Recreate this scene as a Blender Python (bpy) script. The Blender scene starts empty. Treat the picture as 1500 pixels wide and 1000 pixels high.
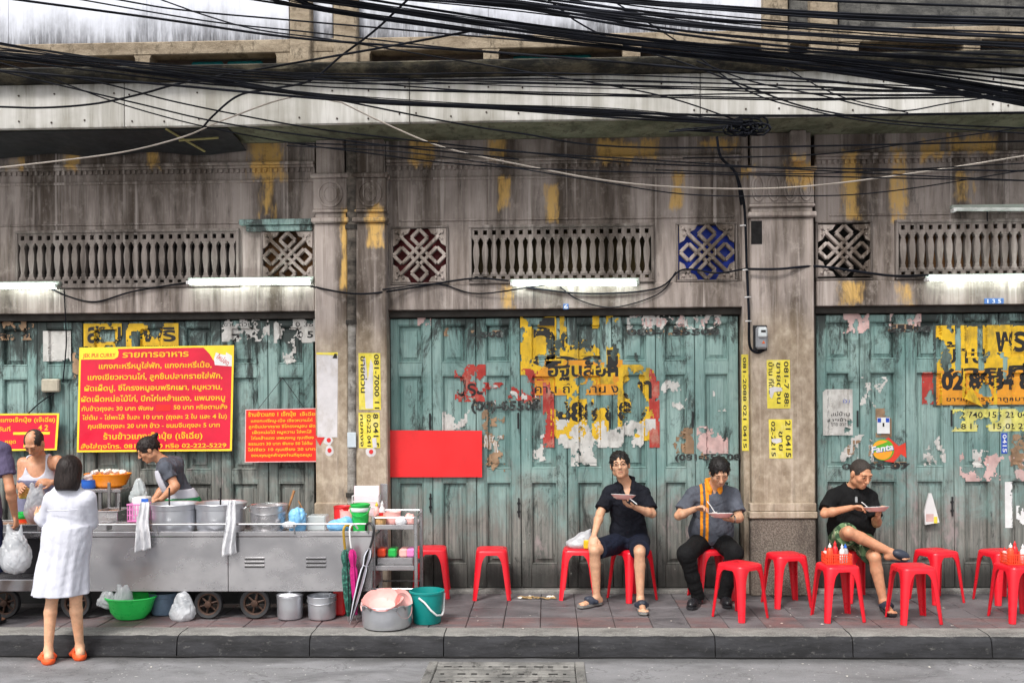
import bpy, bmesh, math, random
import numpy as np
from mathutils import Vector, Matrix, noise as mnoise

scene = bpy.context.scene
COL = scene.collection
R = math.radians
random.seed(7)

# ------------------------------------------------------------------ camera
YAW, ROLL, CAM_D, CAM_H, FPX = R(2.0), R(-0.4), 9.5, 1.90, 1492.0
cam_d = bpy.data.cameras.new('camera')
cam = bpy.data.objects.new('camera', cam_d)
COL.objects.link(cam)
cam_d.sensor_width = 36.0
cam_d.lens = FPX / 1500 * 36
cam_d.shift_y = 70 / 1500
cam_d.clip_end = 500
CAM_M = Matrix.Rotation(YAW, 3, 'Z') @ Matrix.Rotation(R(90), 3, 'X') @ Matrix.Rotation(ROLL, 3, 'Z')
CAM_LOC = Vector((CAM_D * math.tan(YAW), -CAM_D, CAM_H))
cam.matrix_world = Matrix.Translation(CAM_LOC) @ CAM_M.to_4x4()
scene.camera = cam

# ------------------------------------------------------------------ light: bright overcast street
world = bpy.data.worlds.new('World')
scene.world = world
world.use_nodes = True
wn = world.node_tree
sky = wn.nodes.new('ShaderNodeTexSky')
sky.sky_type = 'NISHITA'
sky.sun_disc = False
sky.sun_elevation = R(52)
sky.sun_rotation = R(205)
sky.air_density = 1.6
sky.dust_density = 4.0
sky.ozone_density = 1.0
hs = wn.nodes.new('ShaderNodeHueSaturation')
hs.inputs['Saturation'].default_value = 0.22
wn.links.new(sky.outputs[0], hs.inputs['Color'])
wn.links.new(hs.outputs[0], wn.nodes['Background'].inputs[0])
wn.nodes['Background'].inputs[1].default_value = 0.12
sun_d = bpy.data.lights.new('sun', 'SUN')
sun_d.energy = 1.5
sun_d.angle = R(12)
sun_d.color = (1.0, 0.965, 0.91)
sun = bpy.data.objects.new('sun', sun_d)
COL.objects.link(sun)
sun.rotation_euler = (R(38), 0, R(-25))      # high, from behind the camera, a little to the left
vs = scene.view_settings
vs.view_transform = 'Standard'
vs.look = 'None'
vs.exposure = 0.82
vs.gamma = 1.0
vs.use_curve_mapping = False
scene.cycles.max_bounces = 6
scene.cycles.transparent_max_bounces = 12


# ------------------------------------------------------------------ where a point of the street lies
def ray(px, py):
    return CAM_M @ Vector(((px - 750) / FPX, -(py - 570) / FPX, -1.0))


def U(px, py, d=0.0):
    """the point at distance d in front of the house wall that shows at (px, py) of the photograph"""
    r = ray(px, py)
    t = (-d - CAM_LOC.y) / r.y
    return CAM_LOC + r * t


def G(px, py, z=0.0):
    r = ray(px, py)
    t = (z - CAM_LOC.z) / r.z
    return CAM_LOC + r * t


# ------------------------------------------------------------------ materials
class NT:
    def __init__(self, name):
        self.m = bpy.data.materials.new(name)
        self.m.use_nodes = True
        self.t = self.m.node_tree
        self.b = self.t.nodes['Principled BSDF']
        self._pos = None

    def n(self, typ, **kw):
        nd = self.t.nodes.new(typ)
        for k, v in kw.items():
            setattr(nd, k, v)
        return nd

    def lk(self, a, b):
        self.t.links.new(a, b)

    def pos(self):
        if self._pos is None:
            self._pos = self.n('ShaderNodeNewGeometry').outputs['Position']
        return self._pos

    def xyz(self):
        s = self.n('ShaderNodeSeparateXYZ')
        self.lk(self.pos(), s.inputs[0])
        return s.outputs

    def noise(self, sc=(1, 1, 1), det=4.0, rough=0.6, off=(0, 0, 0), dist=0.0, src=None):
        if not isinstance(sc, (tuple, list)):
            sc = (sc, sc, sc)
        mp = self.n('ShaderNodeMapping')
        mp.inputs['Scale'].default_value = sc
        mp.inputs['Location'].default_value = off
        self.lk(src or self.pos(), mp.inputs['Vector'])
        nz = self.n('ShaderNodeTexNoise')
        nz.inputs['Scale'].default_value = 1.0
        nz.inputs['Detail'].default_value = det
        nz.inputs['Roughness'].default_value = rough
        nz.inputs['Distortion'].default_value = dist
        self.lk(mp.outputs[0], nz.inputs['Vector'])
        return nz.outputs['Fac']

    def ramp(self, s, a, b, c0=0.0, c1=1.0):
        mr = self.n('ShaderNodeMapRange')
        mr.interpolation_type = 'SMOOTHSTEP'
        for i, v in enumerate((a, b, c0, c1)):
            mr.inputs[i + 1].default_value = v
        self.lk(s, mr.inputs[0])
        return mr.outputs[0]

    def math(self, op, a, b=None):
        nd = self.n('ShaderNodeMath', operation=op)
        for i, v in enumerate((a, b)):
            if v is None:
                continue
            if isinstance(v, (int, float)):
                nd.inputs[i].default_value = v
            else:
                self.lk(v, nd.inputs[i])
        return nd.outputs[0]

    def mix(self, f, a, b, mode='MIX'):
        nd = self.n('ShaderNodeMix', data_type='RGBA', blend_type=mode)
        for sock, v in ((nd.inputs[0], f), (nd.inputs[6], a), (nd.inputs[7], b)):
            if isinstance(v, (int, float)):
                sock.default_value = v
            elif isinstance(v, (tuple, list)):
                sock.default_value = (v[0], v[1], v[2], 1)
            else:
                self.lk(v, sock)
        return nd.outputs[2]

    def col(self, s):
        if isinstance(s, (tuple, list)):
            self.b.inputs['Base Color'].default_value = (s[0], s[1], s[2], 1)
        else:
            self.lk(s, self.b.inputs['Base Color'])

    def rough(self, s):
        if isinstance(s, (int, float)):
            self.b.inputs['Roughness'].default_value = s
        else:
            self.lk(s, self.b.inputs['Roughness'])

    def bump(self, h, strength=0.3, dist=0.01):
        bp = self.n('ShaderNodeBump')
        bp.inputs['Strength'].default_value = strength
        bp.inputs['Distance'].default_value = dist
        self.lk(h, bp.inputs['Height'])
        self.lk(bp.outputs[0], self.b.inputs['Normal'])

    def box_mask(self, x0, x1, z0, z1, wob=0.05, soft=0.03, nsc=(9, 9, 4)):
        """1 inside the wall rectangle x0..x1, z0..z1, with a ragged edge"""
        X = self.xyz()
        nz = self.math('MULTIPLY', self.math('SUBTRACT', self.noise(nsc, 3, .7, (x0 * 7, 0, z0 * 3)), .5), wob * 4)
        dx = self.math('SUBTRACT', (x1 - x0) / 2, self.math('ABSOLUTE', self.math('SUBTRACT', X[0], (x0 + x1) / 2)))
        dz = self.math('SUBTRACT', (z1 - z0) / 2, self.math('ABSOLUTE', self.math('SUBTRACT', X[2], (z0 + z1) / 2)))
        e = self.math('ADD', self.math('MINIMUM', dx, dz), nz)
        return self.ramp(e, -soft, soft)


def lin(r, g, b):
    f = lambda c: (c / 255 / 12.92) if c / 255 <= 0.04045 else ((c / 255 + 0.055) / 1.055) ** 2.4
    return (f(r), f(g), f(b))


def simple(name, c, rough=0.6, metal=0.0, var=0.18, vs_=9.0, bump=0.0, bs=60.0, dirt=0.0, dirtc=(0.03, 0.026, 0.022), ds=5.0, coat=0.0, trans=0.0, sss=0.0, alpha=1.0):
    m = NT(name)
    f = m.ramp(m.noise(vs_, 4, .6), .3, .7)
    lo = tuple(v * (1 - var) for v in c)
    hi = tuple(min(1, v * (1 + var)) for v in c)
    s = m.mix(f, lo, hi)
    if dirt > 0:
        g = m.math('MULTIPLY', m.ramp(m.noise((ds, ds, ds * .5), 5, .7, (3, 1, 7)), .48, .72), dirt)
        s = m.mix(g, s, dirtc)
    m.col(s)
    m.rough(m.ramp(m.noise(vs_ * 2.3, 3, .6, (9, 2, 4)), .3, .7, max(0.03, rough - (.1 if metal < .3 else .03)), min(1, rough + (.1 if metal < .3 else .03))))
    m.b.inputs['Metallic'].default_value = metal
    if bump > 0:
        m.bump(m.noise(bs, 3, .6), bump, .004)
    if coat:
        m.b.inputs['Coat Weight'].default_value = coat
    if trans:
        m.b.inputs['Transmission Weight'].default_value = trans
    if sss:
        m.b.inputs['Subsurface Weight'].default_value = sss
        m.b.inputs['Subsurface Radius'].default_value = (0.012, 0.005, 0.003)
        m.b.inputs['Subsurface Scale'].default_value = 0.5
    if alpha < 1:
        m.b.inputs['Alpha'].default_value = alpha
    return m.m


_ux = lambda px, d=0, py=300: U(px, py, d).x
_uz = lambda py, d=0, px=750: U(px, py, d).z


def plaster(name, ochre=(), tint=1.0, bias=0.0, black=0.5, tan=0.0):
    m = NT(name)
    big = m.noise((.9, .9, .6), 4, .6)
    st = m.noise((2.9, 2, .34), 6, .66, (0, 0, 0), .25)
    st2 = m.noise((17, 8, .55), 5, .7, (2, 5, 1), .3)
    fine = m.noise((9, 9, 7), 6, .7, (4, 4, 4))
    c = m.mix(m.ramp(st, .36 + bias, .62 + bias), lin(70, 60, 52), lin(160, 149, 143))
    c = m.mix(m.math('MULTIPLY', m.ramp(st2, .47, .68), .45), c, lin(98, 86, 76))
    c = m.mix(m.math('MULTIPLY', m.ramp(big, .5, .68), .5), c, lin(78, 68, 60))
    c = m.mix(m.math('MULTIPLY', m.ramp(fine, .5, .75), .45), c, lin(176, 166, 158))
    pale = m.noise((14, 8, .35), 3, .6, (11, 3, 2))
    c = m.mix(m.math('MULTIPLY', m.ramp(pale, .57, .68), .55), c, lin(190, 180, 174))
    for (x0, x1, z0, z1) in ochre:
        k = m.box_mask(x0, x1, z0, z1, .075, .035, (9, 7, 2.2))
        c = m.mix(m.math('MULTIPLY', k, m.ramp(m.math('ADD', fine, m.math('MULTIPLY', st2, .8)), .66, .94, .0, .85)), c, lin(204, 164, 92))
    if tan:
        X = m.xyz()
        zz = m.ramp(m.math('ADD', X[2], m.math('MULTIPLY', big, .7)), 2.55, 3.0, 1, 0)
        c = m.mix(m.math('MULTIPLY', zz, tan), c, m.mix(m.ramp(fine, .3, .7), lin(138, 120, 98), lin(188, 172, 150)))
    if black:
        g = m.noise((5, 4, 1.1), 7, .78, (6, 1, 9), .5)
        c = m.mix(m.math('MULTIPLY', m.ramp(g, .53, .70), min(1, black * 1.3)), c, lin(30, 27, 25))
        g2 = m.noise((34, 12, .9), 4, .7, (1, 8, 3))
        c = m.mix(m.math('MULTIPLY', m.ramp(g2, .62, .72), black * .8), c, lin(36, 32, 30))
    sp = m.noise(46, 2, .5, (7, 7, 1))
    c = m.mix(m.math('MULTIPLY', m.ramp(sp, .68, .76), .22), c, lin(186, 180, 172))
    if tint != 1:
        c = m.mix(1.0, c, (tint,) * 3, 'MULTIPLY')
    m.col(c)
    m.rough(.9)
    m.bump(m.math('ADD', fine, m.math('MULTIPLY', m.noise(70, 3, .7), .6)), .55, .006)
    return m.m


def _o(px0, px1, py0, py1, d=0):
    return (_ux(px0, d, (py0 + py1) / 2), _ux(px1, d, (py0 + py1) / 2), _uz(py1, d, (px0 + px1) / 2), _uz(py0, d, (px0 + px1) / 2))


OCHRE_WALL = [_o(*a) for a in ((365, 412, 205, 262), (384, 397, 250, 318), (600, 636, 205, 240), (715, 735, 205, 232), (731, 747, 262, 305), (803, 813, 275, 325), (18, 34, 212, 245), (98, 112, 212, 248), (875, 960, 205, 235), (1238, 1256, 222, 320), (1305, 1324, 214, 325), (1352, 1378, 205, 232), (1392, 1462, 200, 222), (1403, 1422, 255, 296), (1232, 1262, 415, 446), (1316, 1334, 415, 448), (736, 752, 418, 452), (1020, 1080, 204, 216), (222, 232, 222, 245), (985, 1000, 255, 300))]
OCHRE_COL = [_o(1160, 1195, 232, 275, .14), _o(1085, 1105, 243, 256, .14), _o(538, 560, 305, 360, .12), _o(500, 512, 305, 420, .12)]
M_PLASTER = plaster('mottled_plaster', OCHRE_WALL, 1.08)
M_COLUMN = plaster('column_plaster', OCHRE_COL, 1.20, -.01, .35, .62)
M_KNOT = plaster('knot_stone', (), 1.22, .02, .25)
M_VENT = plaster('vent_stone', (), .66, -.02, .4)


def concrete_panel():
    m = NT('fascia_concrete')
    st = m.noise((7, 3, .4), 5, .65)
    cl = m.noise((1.2, 1, 1.6), 5, .6, (3, 3, 3))
    X = m.xyz()
    c = m.mix(m.ramp(st, .32, .66), lin(162, 159, 151), lin(203, 201, 197))
    c = m.mix(m.math('MULTIPLY', m.ramp(cl, .48, .7), .55), c, lin(140, 136, 124))
    edge = m.math('ADD', m.ramp(X[2], 4.50, 4.64), m.ramp(X[2], 4.30, 4.20))
    g = m.noise((9, 5, 1.3), 6, .75, (8, 8, 2), .4)
    c = m.mix(m.math('MULTIPLY', edge, m.ramp(g, .42, .68, 0, .7)), c, lin(86, 80, 62))
    c = m.mix(m.math('MULTIPLY', m.ramp(g, .62, .75), .6), c, lin(96, 88, 72))
    c = m.mix(m.math('MULTIPLY', m.ramp(m.noise((50, 20, 2), 3, .6), .6, .7), .4), c, lin(112, 106, 94))
    m.col(c)
    m.rough(.85)
    m.bump(m.noise((30, 30, 20), 4, .7), .3, .004)
    return m.m


M_FASCIA = concrete_panel()


def mossy(name, a, b, c3, lo, hi):
    m = NT(name)
    f = m.noise((3.5, 3, 9), 6, .7)
    c = m.mix(m.ramp(f, lo, hi), a, b)
    c = m.mix(m.math('MULTIPLY', m.ramp(m.noise((11, 5, 5), 5, .75, (5, 2, 2)), .5, .66), .8), c, c3)
    m.col(c)
    m.rough(.95)
    m.bump(m.noise((25, 25, 25), 5, .75), .8, .015)
    return m.m


M_LEDGE = mossy('mould_black_ledge', lin(24, 23, 20), lin(92, 86, 70), lin(48, 46, 32), .42, .68)
M_PARAPET = mossy('parapet_render', lin(120, 106, 88), lin(166, 152, 132), lin(84, 74, 60), .3, .7)
M_SOFFIT = mossy('soffit_green_grey', lin(74, 78, 58), lin(128, 130, 108), lin(60, 58, 44), .3, .7)


def white_wall():
    m = NT('mouldy_white_sheet')
    X = m.xyz()
    st = m.noise((2.2, 1, 1.3), 6, .65)
    n2 = m.noise((30, 10, 2.5), 4, .7, (2, 2, 2))
    lowz = m.ramp(m.math('ADD', X[2], m.math('MULTIPLY', st, -.75)), 4.53, 4.99, 1, 0)
    c = m.mix(m.math('MULTIPLY', lowz, m.ramp(n2, .25, .6, .35, 1)), lin(212, 215, 225), lin(54, 54, 58))
    c = m.mix(m.math('MULTIPLY', m.ramp(n2, .55, .75), .35), c, lin(150, 150, 156))
    m.col(c)
    m.rough(.7)
    return m.m


M_WHITE = white_wall()
M_DARKWALL = mossy('blackened_wall', lin(52, 52, 52), lin(110, 108, 104), lin(34, 34, 34), .3, .75)


def door_paint(name, dark=0.0, wood=0.0):
    m = NT(name)
    X = m.xyz()
    base = m.mix(m.ramp(m.noise((2.2, 2, 1.1), 4, .6), .3, .7), lin(104, 138, 134), lin(150, 176, 171))
    st = m.noise((11, 6, .55), 5, .65, (3, 1, 0))
    fine = m.noise((60, 30, 3.5), 4, .7, (1, 2, 3))
    blot = m.noise((2.6, 2, 2.2), 6, .72, (9, 4, 2), .6)
    c = m.mix(m.math('MULTIPLY', m.ramp(fine, .4, .7), .45), base, lin(78, 104, 102))
    # weathering: the lower boards have lost most of their paint
    low = m.ramp(m.math('ADD', X[2], m.math('MULTIPLY', m.math('SUBTRACT', blot, .5), -2.4)), .45 + wood, 1.35 + wood * 1.2, 1, 0)
    grey = m.mix(m.ramp(m.noise((40, 20, 1.6), 4, .7, (5, 5, 0)), .3, .7), lin(82, 76, 72), lin(138, 130, 124))
    c = m.mix(m.math('MULTIPLY', low, .85), c, grey)
    c = m.mix(m.math('MULTIPLY', m.ramp(blot, .55, .7), .55), c, lin(62, 78, 72))
    c = m.mix(m.math('MULTIPLY', m.ramp(st, .56 - dark * .12, .74 - dark * .1), .6), c, lin(34, 36, 34))
    soot = m.math('MULTIPLY', m.ramp(X[2], 1.95, 2.6), .11)
    v = m.noise((4.5, 3, 1.3), 7, .8, (2, 9, 5), .5)
    c = m.mix(m.math('MULTIPLY', m.ramp(m.math('ADD', v, soot), .525 - dark * .1, .66 - dark * .06), .9), c, lin(26, 28, 26))
    pink = m.noise((3.3, 3, 1.3), 5, .7, (8, 8, 8))
    c = m.mix(m.math('MULTIPLY', m.math('MULTIPLY', low, m.ramp(pink, .56, .66)), .7), c, lin(158, 142, 142))
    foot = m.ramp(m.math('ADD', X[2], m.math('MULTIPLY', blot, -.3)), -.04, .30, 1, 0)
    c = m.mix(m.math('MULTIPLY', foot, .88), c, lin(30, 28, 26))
    chips = m.noise((18, 18, 9), 5, .8, (4, 7, 7))
    c = m.mix(m.math('MULTIPLY', m.ramp(chips, .67, .7), .7), c, lin(176, 178, 170))
    m.col(c)
    m.rough(m.ramp(blot, .3, .7, .5, .8))
    m.bump(m.math('ADD', m.math('MULTIPLY', fine, .8), chips), .5, .004)
    return m.m


M_DOOR = door_paint('teal_door_paint')
M_DOOR_LEFT = door_paint('teal_door_paint_worn', .35, .42)
M_FRAME = simple('black_door_frame', lin(46, 42, 38), .8, 0, .3, 6, .4)


def dark_metal(name, c, rough=.5, metal=.8):
    return simple(name, c, rough, metal, .25, 12, .15)


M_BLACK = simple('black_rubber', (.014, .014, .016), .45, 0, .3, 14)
M_CABLE = simple('black_cable_sheath', (.006, .007, .011), .75, 0, .5, 3)
M_CABLE.node_tree.nodes['Principled BSDF'].inputs['Specular IOR Level'].default_value = .15
M_CABLEP = simple('pale_cable_sheath', lin(176, 166, 156), .6, 0, .2, 5)
M_PIPE = mossy('old_grey_pipe', lin(106, 100, 94), lin(172, 168, 162), lin(66, 60, 56), .3, .7)
M_INTERIOR = simple('dark_interior', (.006, .005, .005), .9)


# ------------------------------------------------------------------ meshes
class MB:
    def __init__(self):
        self.v, self.f, self.mi = [], [], []
        self.cur = 0

    def add(self, vs_, fs, mi=None):
        o = len(self.v)
        self.v += [tuple(p) for p in vs_]
        self.f += [tuple(i + o for i in f) for f in fs]
        self.mi += [self.cur if mi is None else mi] * len(fs)
        return self

    def box(self, x0, x1, y0, y1, z0, z1, mtx=None):
        p = [(x0, y0, z0), (x1, y0, z0), (x1, y1, z0), (x0, y1, z0), (x0, y0, z1), (x1, y0, z1), (x1, y1, z1), (x0, y1, z1)]
        if mtx is not None:
            p = [mtx @ Vector(q) for q in p]
        return self.add(p, [(0, 3, 2, 1), (4, 5, 6, 7), (0, 1, 5, 4), (1, 2, 6, 5), (2, 3, 7, 6), (3, 0, 4, 7)])

    def cbox(self, x0, x1, y0, y1, z0, z1, c=.004, mtx=None):
        """box with chamfered edges"""
        if x0 > x1: x0, x1 = x1, x0
        if y0 > y1: y0, y1 = y1, y0
        if z0 > z1: z0, z1 = z1, z0
        c = min(c, (x1 - x0) * .45, (y1 - y0) * .45, (z1 - z0) * .45)
        bm = bmesh.new()
        ps = []
        for X, sx in ((x0, 1), (x1, -1)):
            for Y, sy in ((y0, 1), (y1, -1)):
                for Z, sz in ((z0, 1), (z1, -1)):
                    ps += [(X, Y + sy * c, Z + sz * c), (X + sx * c, Y, Z + sz * c), (X + sx * c, Y + sy * c, Z)]
        bv = [bm.verts.new(p) for p in ps]
        bmesh.ops.convex_hull(bm, input=bv)
        bmesh.ops.dissolve_limit(bm, angle_limit=.01, verts=bm.verts, edges=bm.edges)
        bm.verts.index_update()
        vv = [(mtx @ v.co) if mtx is not None else v.co.copy() for v in bm.verts]
        ff = [[v.index for v in f.verts] for f in bm.faces]
        bm.free()
        return self.add(vv, ff)

    def tube(self, pts, r, seg=6, closed=False, cap=True):
        pts = [Vector(p) for p in pts]
        n = len(pts)
        rs = r if isinstance(r, (list, tuple)) else [r] * n
        t0 = (pts[1] - pts[0]).normalized()
        nrm = t0.cross(Vector((0, 0, 1)))
        if nrm.length < .01:
            nrm = t0.cross(Vector((1, 0, 0)))
        nrm.normalize()
        vs_, prev = [], t0
        for i, p in enumerate(pts):
            if closed:
                t = (pts[(i + 1) % n] - pts[i - 1]).normalized()
            else:
                t = (pts[min(i + 1, n - 1)] - pts[max(i - 1, 0)]).normalized()
            ax = prev.cross(t)
            if ax.length > 1e-6:
                nrm = Matrix.Rotation(prev.angle(t), 3, ax.normalized()) @ nrm
            prev = t
            b = t.cross(nrm)
            for k in range(seg):
                a = 2 * math.pi * k / seg
                vs_.append(p + (nrm * math.cos(a) + b * math.sin(a)) * rs[i])
        fs = []
        for i in range(n if closed else n - 1):
            j = (i + 1) % n
            for k in range(seg):
                k2 = (k + 1) % seg
                fs.append((i * seg + k, i * seg + k2, j * seg + k2, j * seg + k))
        if cap and not closed:
            fs.append(tuple(reversed(range(seg))))
            fs.append(tuple((n - 1) * seg + k for k in range(seg)))
        return self.add(vs_, fs)

    def lathe(self, prof, seg=24, c=(0, 0, 0), sx=1.0, sy=1.0, mtx=None, cap0=True, cap1=True, flute=0.0, nfl=0):
        vs_, fs = [], []
        for (r, z) in prof:
            for k in range(seg):
                a = 2 * math.pi * k / seg
                rr = r * (1 + flute * math.cos(a * nfl)) if flute else r
                p = Vector((rr * math.cos(a) * sx, rr * math.sin(a) * sy, z))
                if mtx is not None:
                    p = mtx @ p
                vs_.append((p.x + c[0], p.y + c[1], p.z + c[2]))
        n = len(prof)
        for i in range(n - 1):
            for k in range(seg):
                k2 = (k + 1) % seg
                fs.append((i * seg + k, i * seg + k2, (i + 1) * seg + k2, (i + 1) * seg + k))
        if cap0:
            fs.append(tuple(reversed(range(seg))))
        if cap1:
            fs.append(tuple((n - 1) * seg + k for k in range(seg)))
        return self.add(vs_, fs)

    def prism(self, poly, d0, d1):
        """outline in x,z given depth from y=-d0 to y=-d1"""
        n = len(poly)
        vs_ = [(x, -d0, z) for x, z in poly] + [(x, -d1, z) for x, z in poly]
        fs = [tuple(reversed(range(n))), tuple(range(n, 2 * n))]
        fs += [(i, (i + 1) % n, n + (i + 1) % n, n + i) for i in range(n)]
        return self.add(vs_, fs)

    def mesh(self, name, mats, smooth=False):
        me = bpy.data.meshes.new(name)
        me.from_pydata(self.v, [], self.f)
        for m in (mats if isinstance(mats, (list, tuple)) else [mats]):
            me.materials.append(m)
        if any(self.mi):
            me.polygons.foreach_set('material_index', self.mi)
        bm = bmesh.new()
        bm.from_mesh(me)
        bmesh.ops.recalc_face_normals(bm, faces=bm.faces)
        bm.to_mesh(me)
        bm.free()
        if smooth:
            me.polygons.foreach_set('use_smooth', [True] * len(me.polygons))
            if smooth != 'all':
                try:
                    me.set_sharp_from_angle(angle=R(40))
                except Exception:
                    pass
        me.update()
        return me

    def build(self, name, mats, parent=None, world=True, smooth=False, loc=None):
        return link(name, self.mesh(name, mats, smooth), parent, world, loc)


def link(name, me, parent=None, world=True, loc=None):
    o = bpy.data.objects.new(name, me)
    COL.objects.link(o)
    if parent is not None:
        o.parent = parent
        if world:
            L = parent.location.copy()
            if parent.parent is not None:
                L += parent.parent.location
            o.location = -L
            if parent.type == 'MESH':
                o.location = (0, 0, 0)
    if loc is not None:
        o.location = loc
    return o


def tag(o, label=None, cat=None, group=None, kind=None):
    if label: o['label'] = label
    if cat: o['category'] = cat
    if group: o['group'] = group
    if kind: o['kind'] = kind
    return o


def thing(name, label, cat, loc=(0, 0, 0), group=None, rz=0.0):
    o = bpy.data.objects.new(name, None)
    o.empty_display_size = .1
    o.location = loc
    o.rotation_euler = (0, 0, rz)
    COL.objects.link(o)
    return tag(o, label, cat, group)


def copy_tree(src, parent=None):
    kids = [o for o in src.children]
    c = src.copy()
    COL.objects.link(c)
    if parent is not None:
        c.parent = parent
    for k in kids:
        copy_tree(k, c)
    return c


_tc = {}


def text_mesh(s, size, bold=0.0, align='CENTER'):
    key = (s, size, bold, align)
    if key not in _tc:
        c = bpy.data.curves.new('lettering', 'FONT')
        c.body, c.size, c.align_x, c.offset, c.resolution_u = s, size, align, bold, 2
        o = bpy.data.objects.new('lettering', c)
        me = bpy.data.meshes.new_from_object(o)
        bpy.data.objects.remove(o)
        _tc[key] = ([v.co.copy() for v in me.vertices], [tuple(p.vertices) for p in me.polygons])
        bpy.data.meshes.remove(me)
    return _tc[key]


def catmull(pts, n=8):
    pts = [Vector(p) for p in pts]
    P = [pts[0] * 2 - pts[1]] + pts + [pts[-1] * 2 - pts[-2]]
    out = []
    for i in range(1, len(P) - 2):
        for k in range(n):
            t = k / n
            a, b, c, d = P[i - 1], P[i], P[i + 1], P[i + 2]
            out.append(.5 * ((2 * b) + (c - a) * t + (2 * a - 5 * b + 4 * c - d) * t * t + (3 * b - a - 3 * c + d) * t ** 3))
    out.append(pts[-1])
    return out

# ================================================================== ground, kerb, pavement
def asphalt():
    m = NT('street_concrete')
    f = m.noise((140, 140, 140), 3, .7)
    b = m.noise((1.3, 2.2, 1), 5, .65, (2, 2, 2))
    c = m.mix(m.ramp(b, .3, .7), lin(104, 104, 107), lin(134, 134, 138))
    c = m.mix(m.math('MULTIPLY', m.ramp(f, .35, .75), .5), c, lin(150, 148, 146))
    c = m.mix(m.math('MULTIPLY', m.ramp(m.noise(60, 3, .7, (4, 4, 4)), .6, .72), .6), c, lin(62, 62, 64))
    c = m.mix(m.math('MULTIPLY', m.ramp(m.noise(33, 2, .5, (1, 7, 4)), .7, .74), .8), c, lin(205, 203, 198))
    st = m.noise((.8, 1.6, 1), 5, .7, (7, 1, 1), .6)
    c = m.mix(m.math('MULTIPLY', m.ramp(st, .5, .68), .55), c, lin(74, 74, 76))
    X = m.xyz()
    gut = m.ramp(m.math('ADD', X[1], m.math('MULTIPLY', m.noise((3, 3, 1), 5, .7), .3)), -1.72, -1.55)
    c = m.mix(m.math('MULTIPLY', gut, .6), c, lin(58, 57, 56))
    ck = m.math('ABSOLUTE', m.math('SUBTRACT', m.noise((1.1, 1.5, 1), 6, .6, (3, 8, 2), .4), .5))
    c = m.mix(m.math('MULTIPLY', m.ramp(ck, .002, .006, 1, 0), .4), c, lin(48, 47, 46))
    m.col(c)
    m.rough(.8)
    m.bump(m.math('ADD', f, m.noise(22, 4, .7)), .6, .006)
    return m.m


def tile_mat(name, red):
    m = NT(name)
    b = m.noise((2.1, 3, 2), 5, .65)
    f = m.noise(90, 3, .7, (3, 1, 3))
    g = m.mix(m.ramp(b, .3, .7), lin(74, 71, 75), lin(106, 102, 105))
    if red:
        rd = m.mix(m.ramp(m.noise((3, 9, 3), 5, .7, (1, 5, 2)), .35, .65), lin(98, 72, 72), lin(126, 92, 90))
        g = m.mix(m.ramp(m.noise((2.5, 8, 1), 5, .75, (5, 2, 2)), .34, .62, .05, .8), g, rd)
    c = m.mix(m.math('MULTIPLY', m.ramp(f, .4, .75), .45), g, lin(128, 124, 122))
    c = m.mix(m.math('MULTIPLY', m.ramp(m.noise((7, 7, 7), 5, .7, (7, 7, 3)), .55, .7), .6), c, lin(40, 38, 38))
    c = m.mix(m.math('MULTIPLY', m.ramp(m.noise(26, 2, .5, (4, 2, 9)), .72, .76), .7), c, lin(170, 168, 162))
    m.col(c)
    m.rough(m.ramp(b, .3, .7, .45, .75))
    m.bump(m.math('ADD', f, m.noise((14, 14, 14), 4, .7)), .5, .004)
    return m.m


def kerb_mat():
    m = NT('kerb_concrete')
    f = m.noise(80, 3, .7)
    c = m.mix(m.ramp(m.noise((3, 6, 3), 5, .7), .3, .7), lin(92, 90, 88), lin(134, 132, 128))
    c = m.mix(m.math('MULTIPLY', m.ramp(f, .45, .75), .5), c, lin(172, 170, 164))
    m.col(c)
    m.rough(.85)
    m.bump(f, .6, .006)
    k = NT('kerb_black_face')
    f2 = k.noise((16, 16, 26), 6, .75)
    b = k.noise((2.5, 2, 14), 5, .7, (2, 2, 2))
    c = k.mix(k.ramp(b, .35, .7), lin(22, 22, 25), lin(48, 48, 52))
    c = k.mix(k.math('MULTIPLY', k.ramp(f2, .56, .72), .6), c, lin(104, 102, 100))
    c = k.mix(k.math('MULTIPLY', k.ramp(k.noise(44, 4, .8, (2, 4, 4)), .68, .78), .5), c, lin(140, 138, 134))
    k.col(c)
    k.rough(.8)
    k.bump(f2, .7, .012)
    return m.m, k.m


M_ROAD = asphalt()
M_TILE, M_TILER = tile_mat('paving_grey', False), tile_mat('paving_red_grey', True)
M_KERB, M_KERBF = kerb_mat()
M_GROUT = simple('dark_joint', lin(34, 32, 31), .95, 0, .3, 20)
ZR = -0.17
D_T = [0.0, .31, .625, .995, 1.365]
D_K = 1.64

mb = MB()
rng = random.Random(3)
xs = [-60, -8] + [-8 + i * .25 for i in range(1, 64)] + [8, 60]
ys = [-60, -6, -3.2, -2.6, -2.2, -1.95, -1.8, -1.7, -1.55, 40]
vv = [(x, y, ZR + (rng.uniform(-.007, .006) if -3 < y < -1.72 and abs(x) < 8 else 0)) for y in ys for x in xs]
nx = len(xs)
ff = [(j * nx + i, j * nx + i + 1, (j + 1) * nx + i + 1, (j + 1) * nx + i) for j in range(len(ys) - 1) for i in range(nx - 1)]
mb.add(vv, ff)
road = tag(mb.build('road', M_ROAD, smooth='all'), 'rough grey concrete street in front of the kerb', None, kind='structure')

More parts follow.
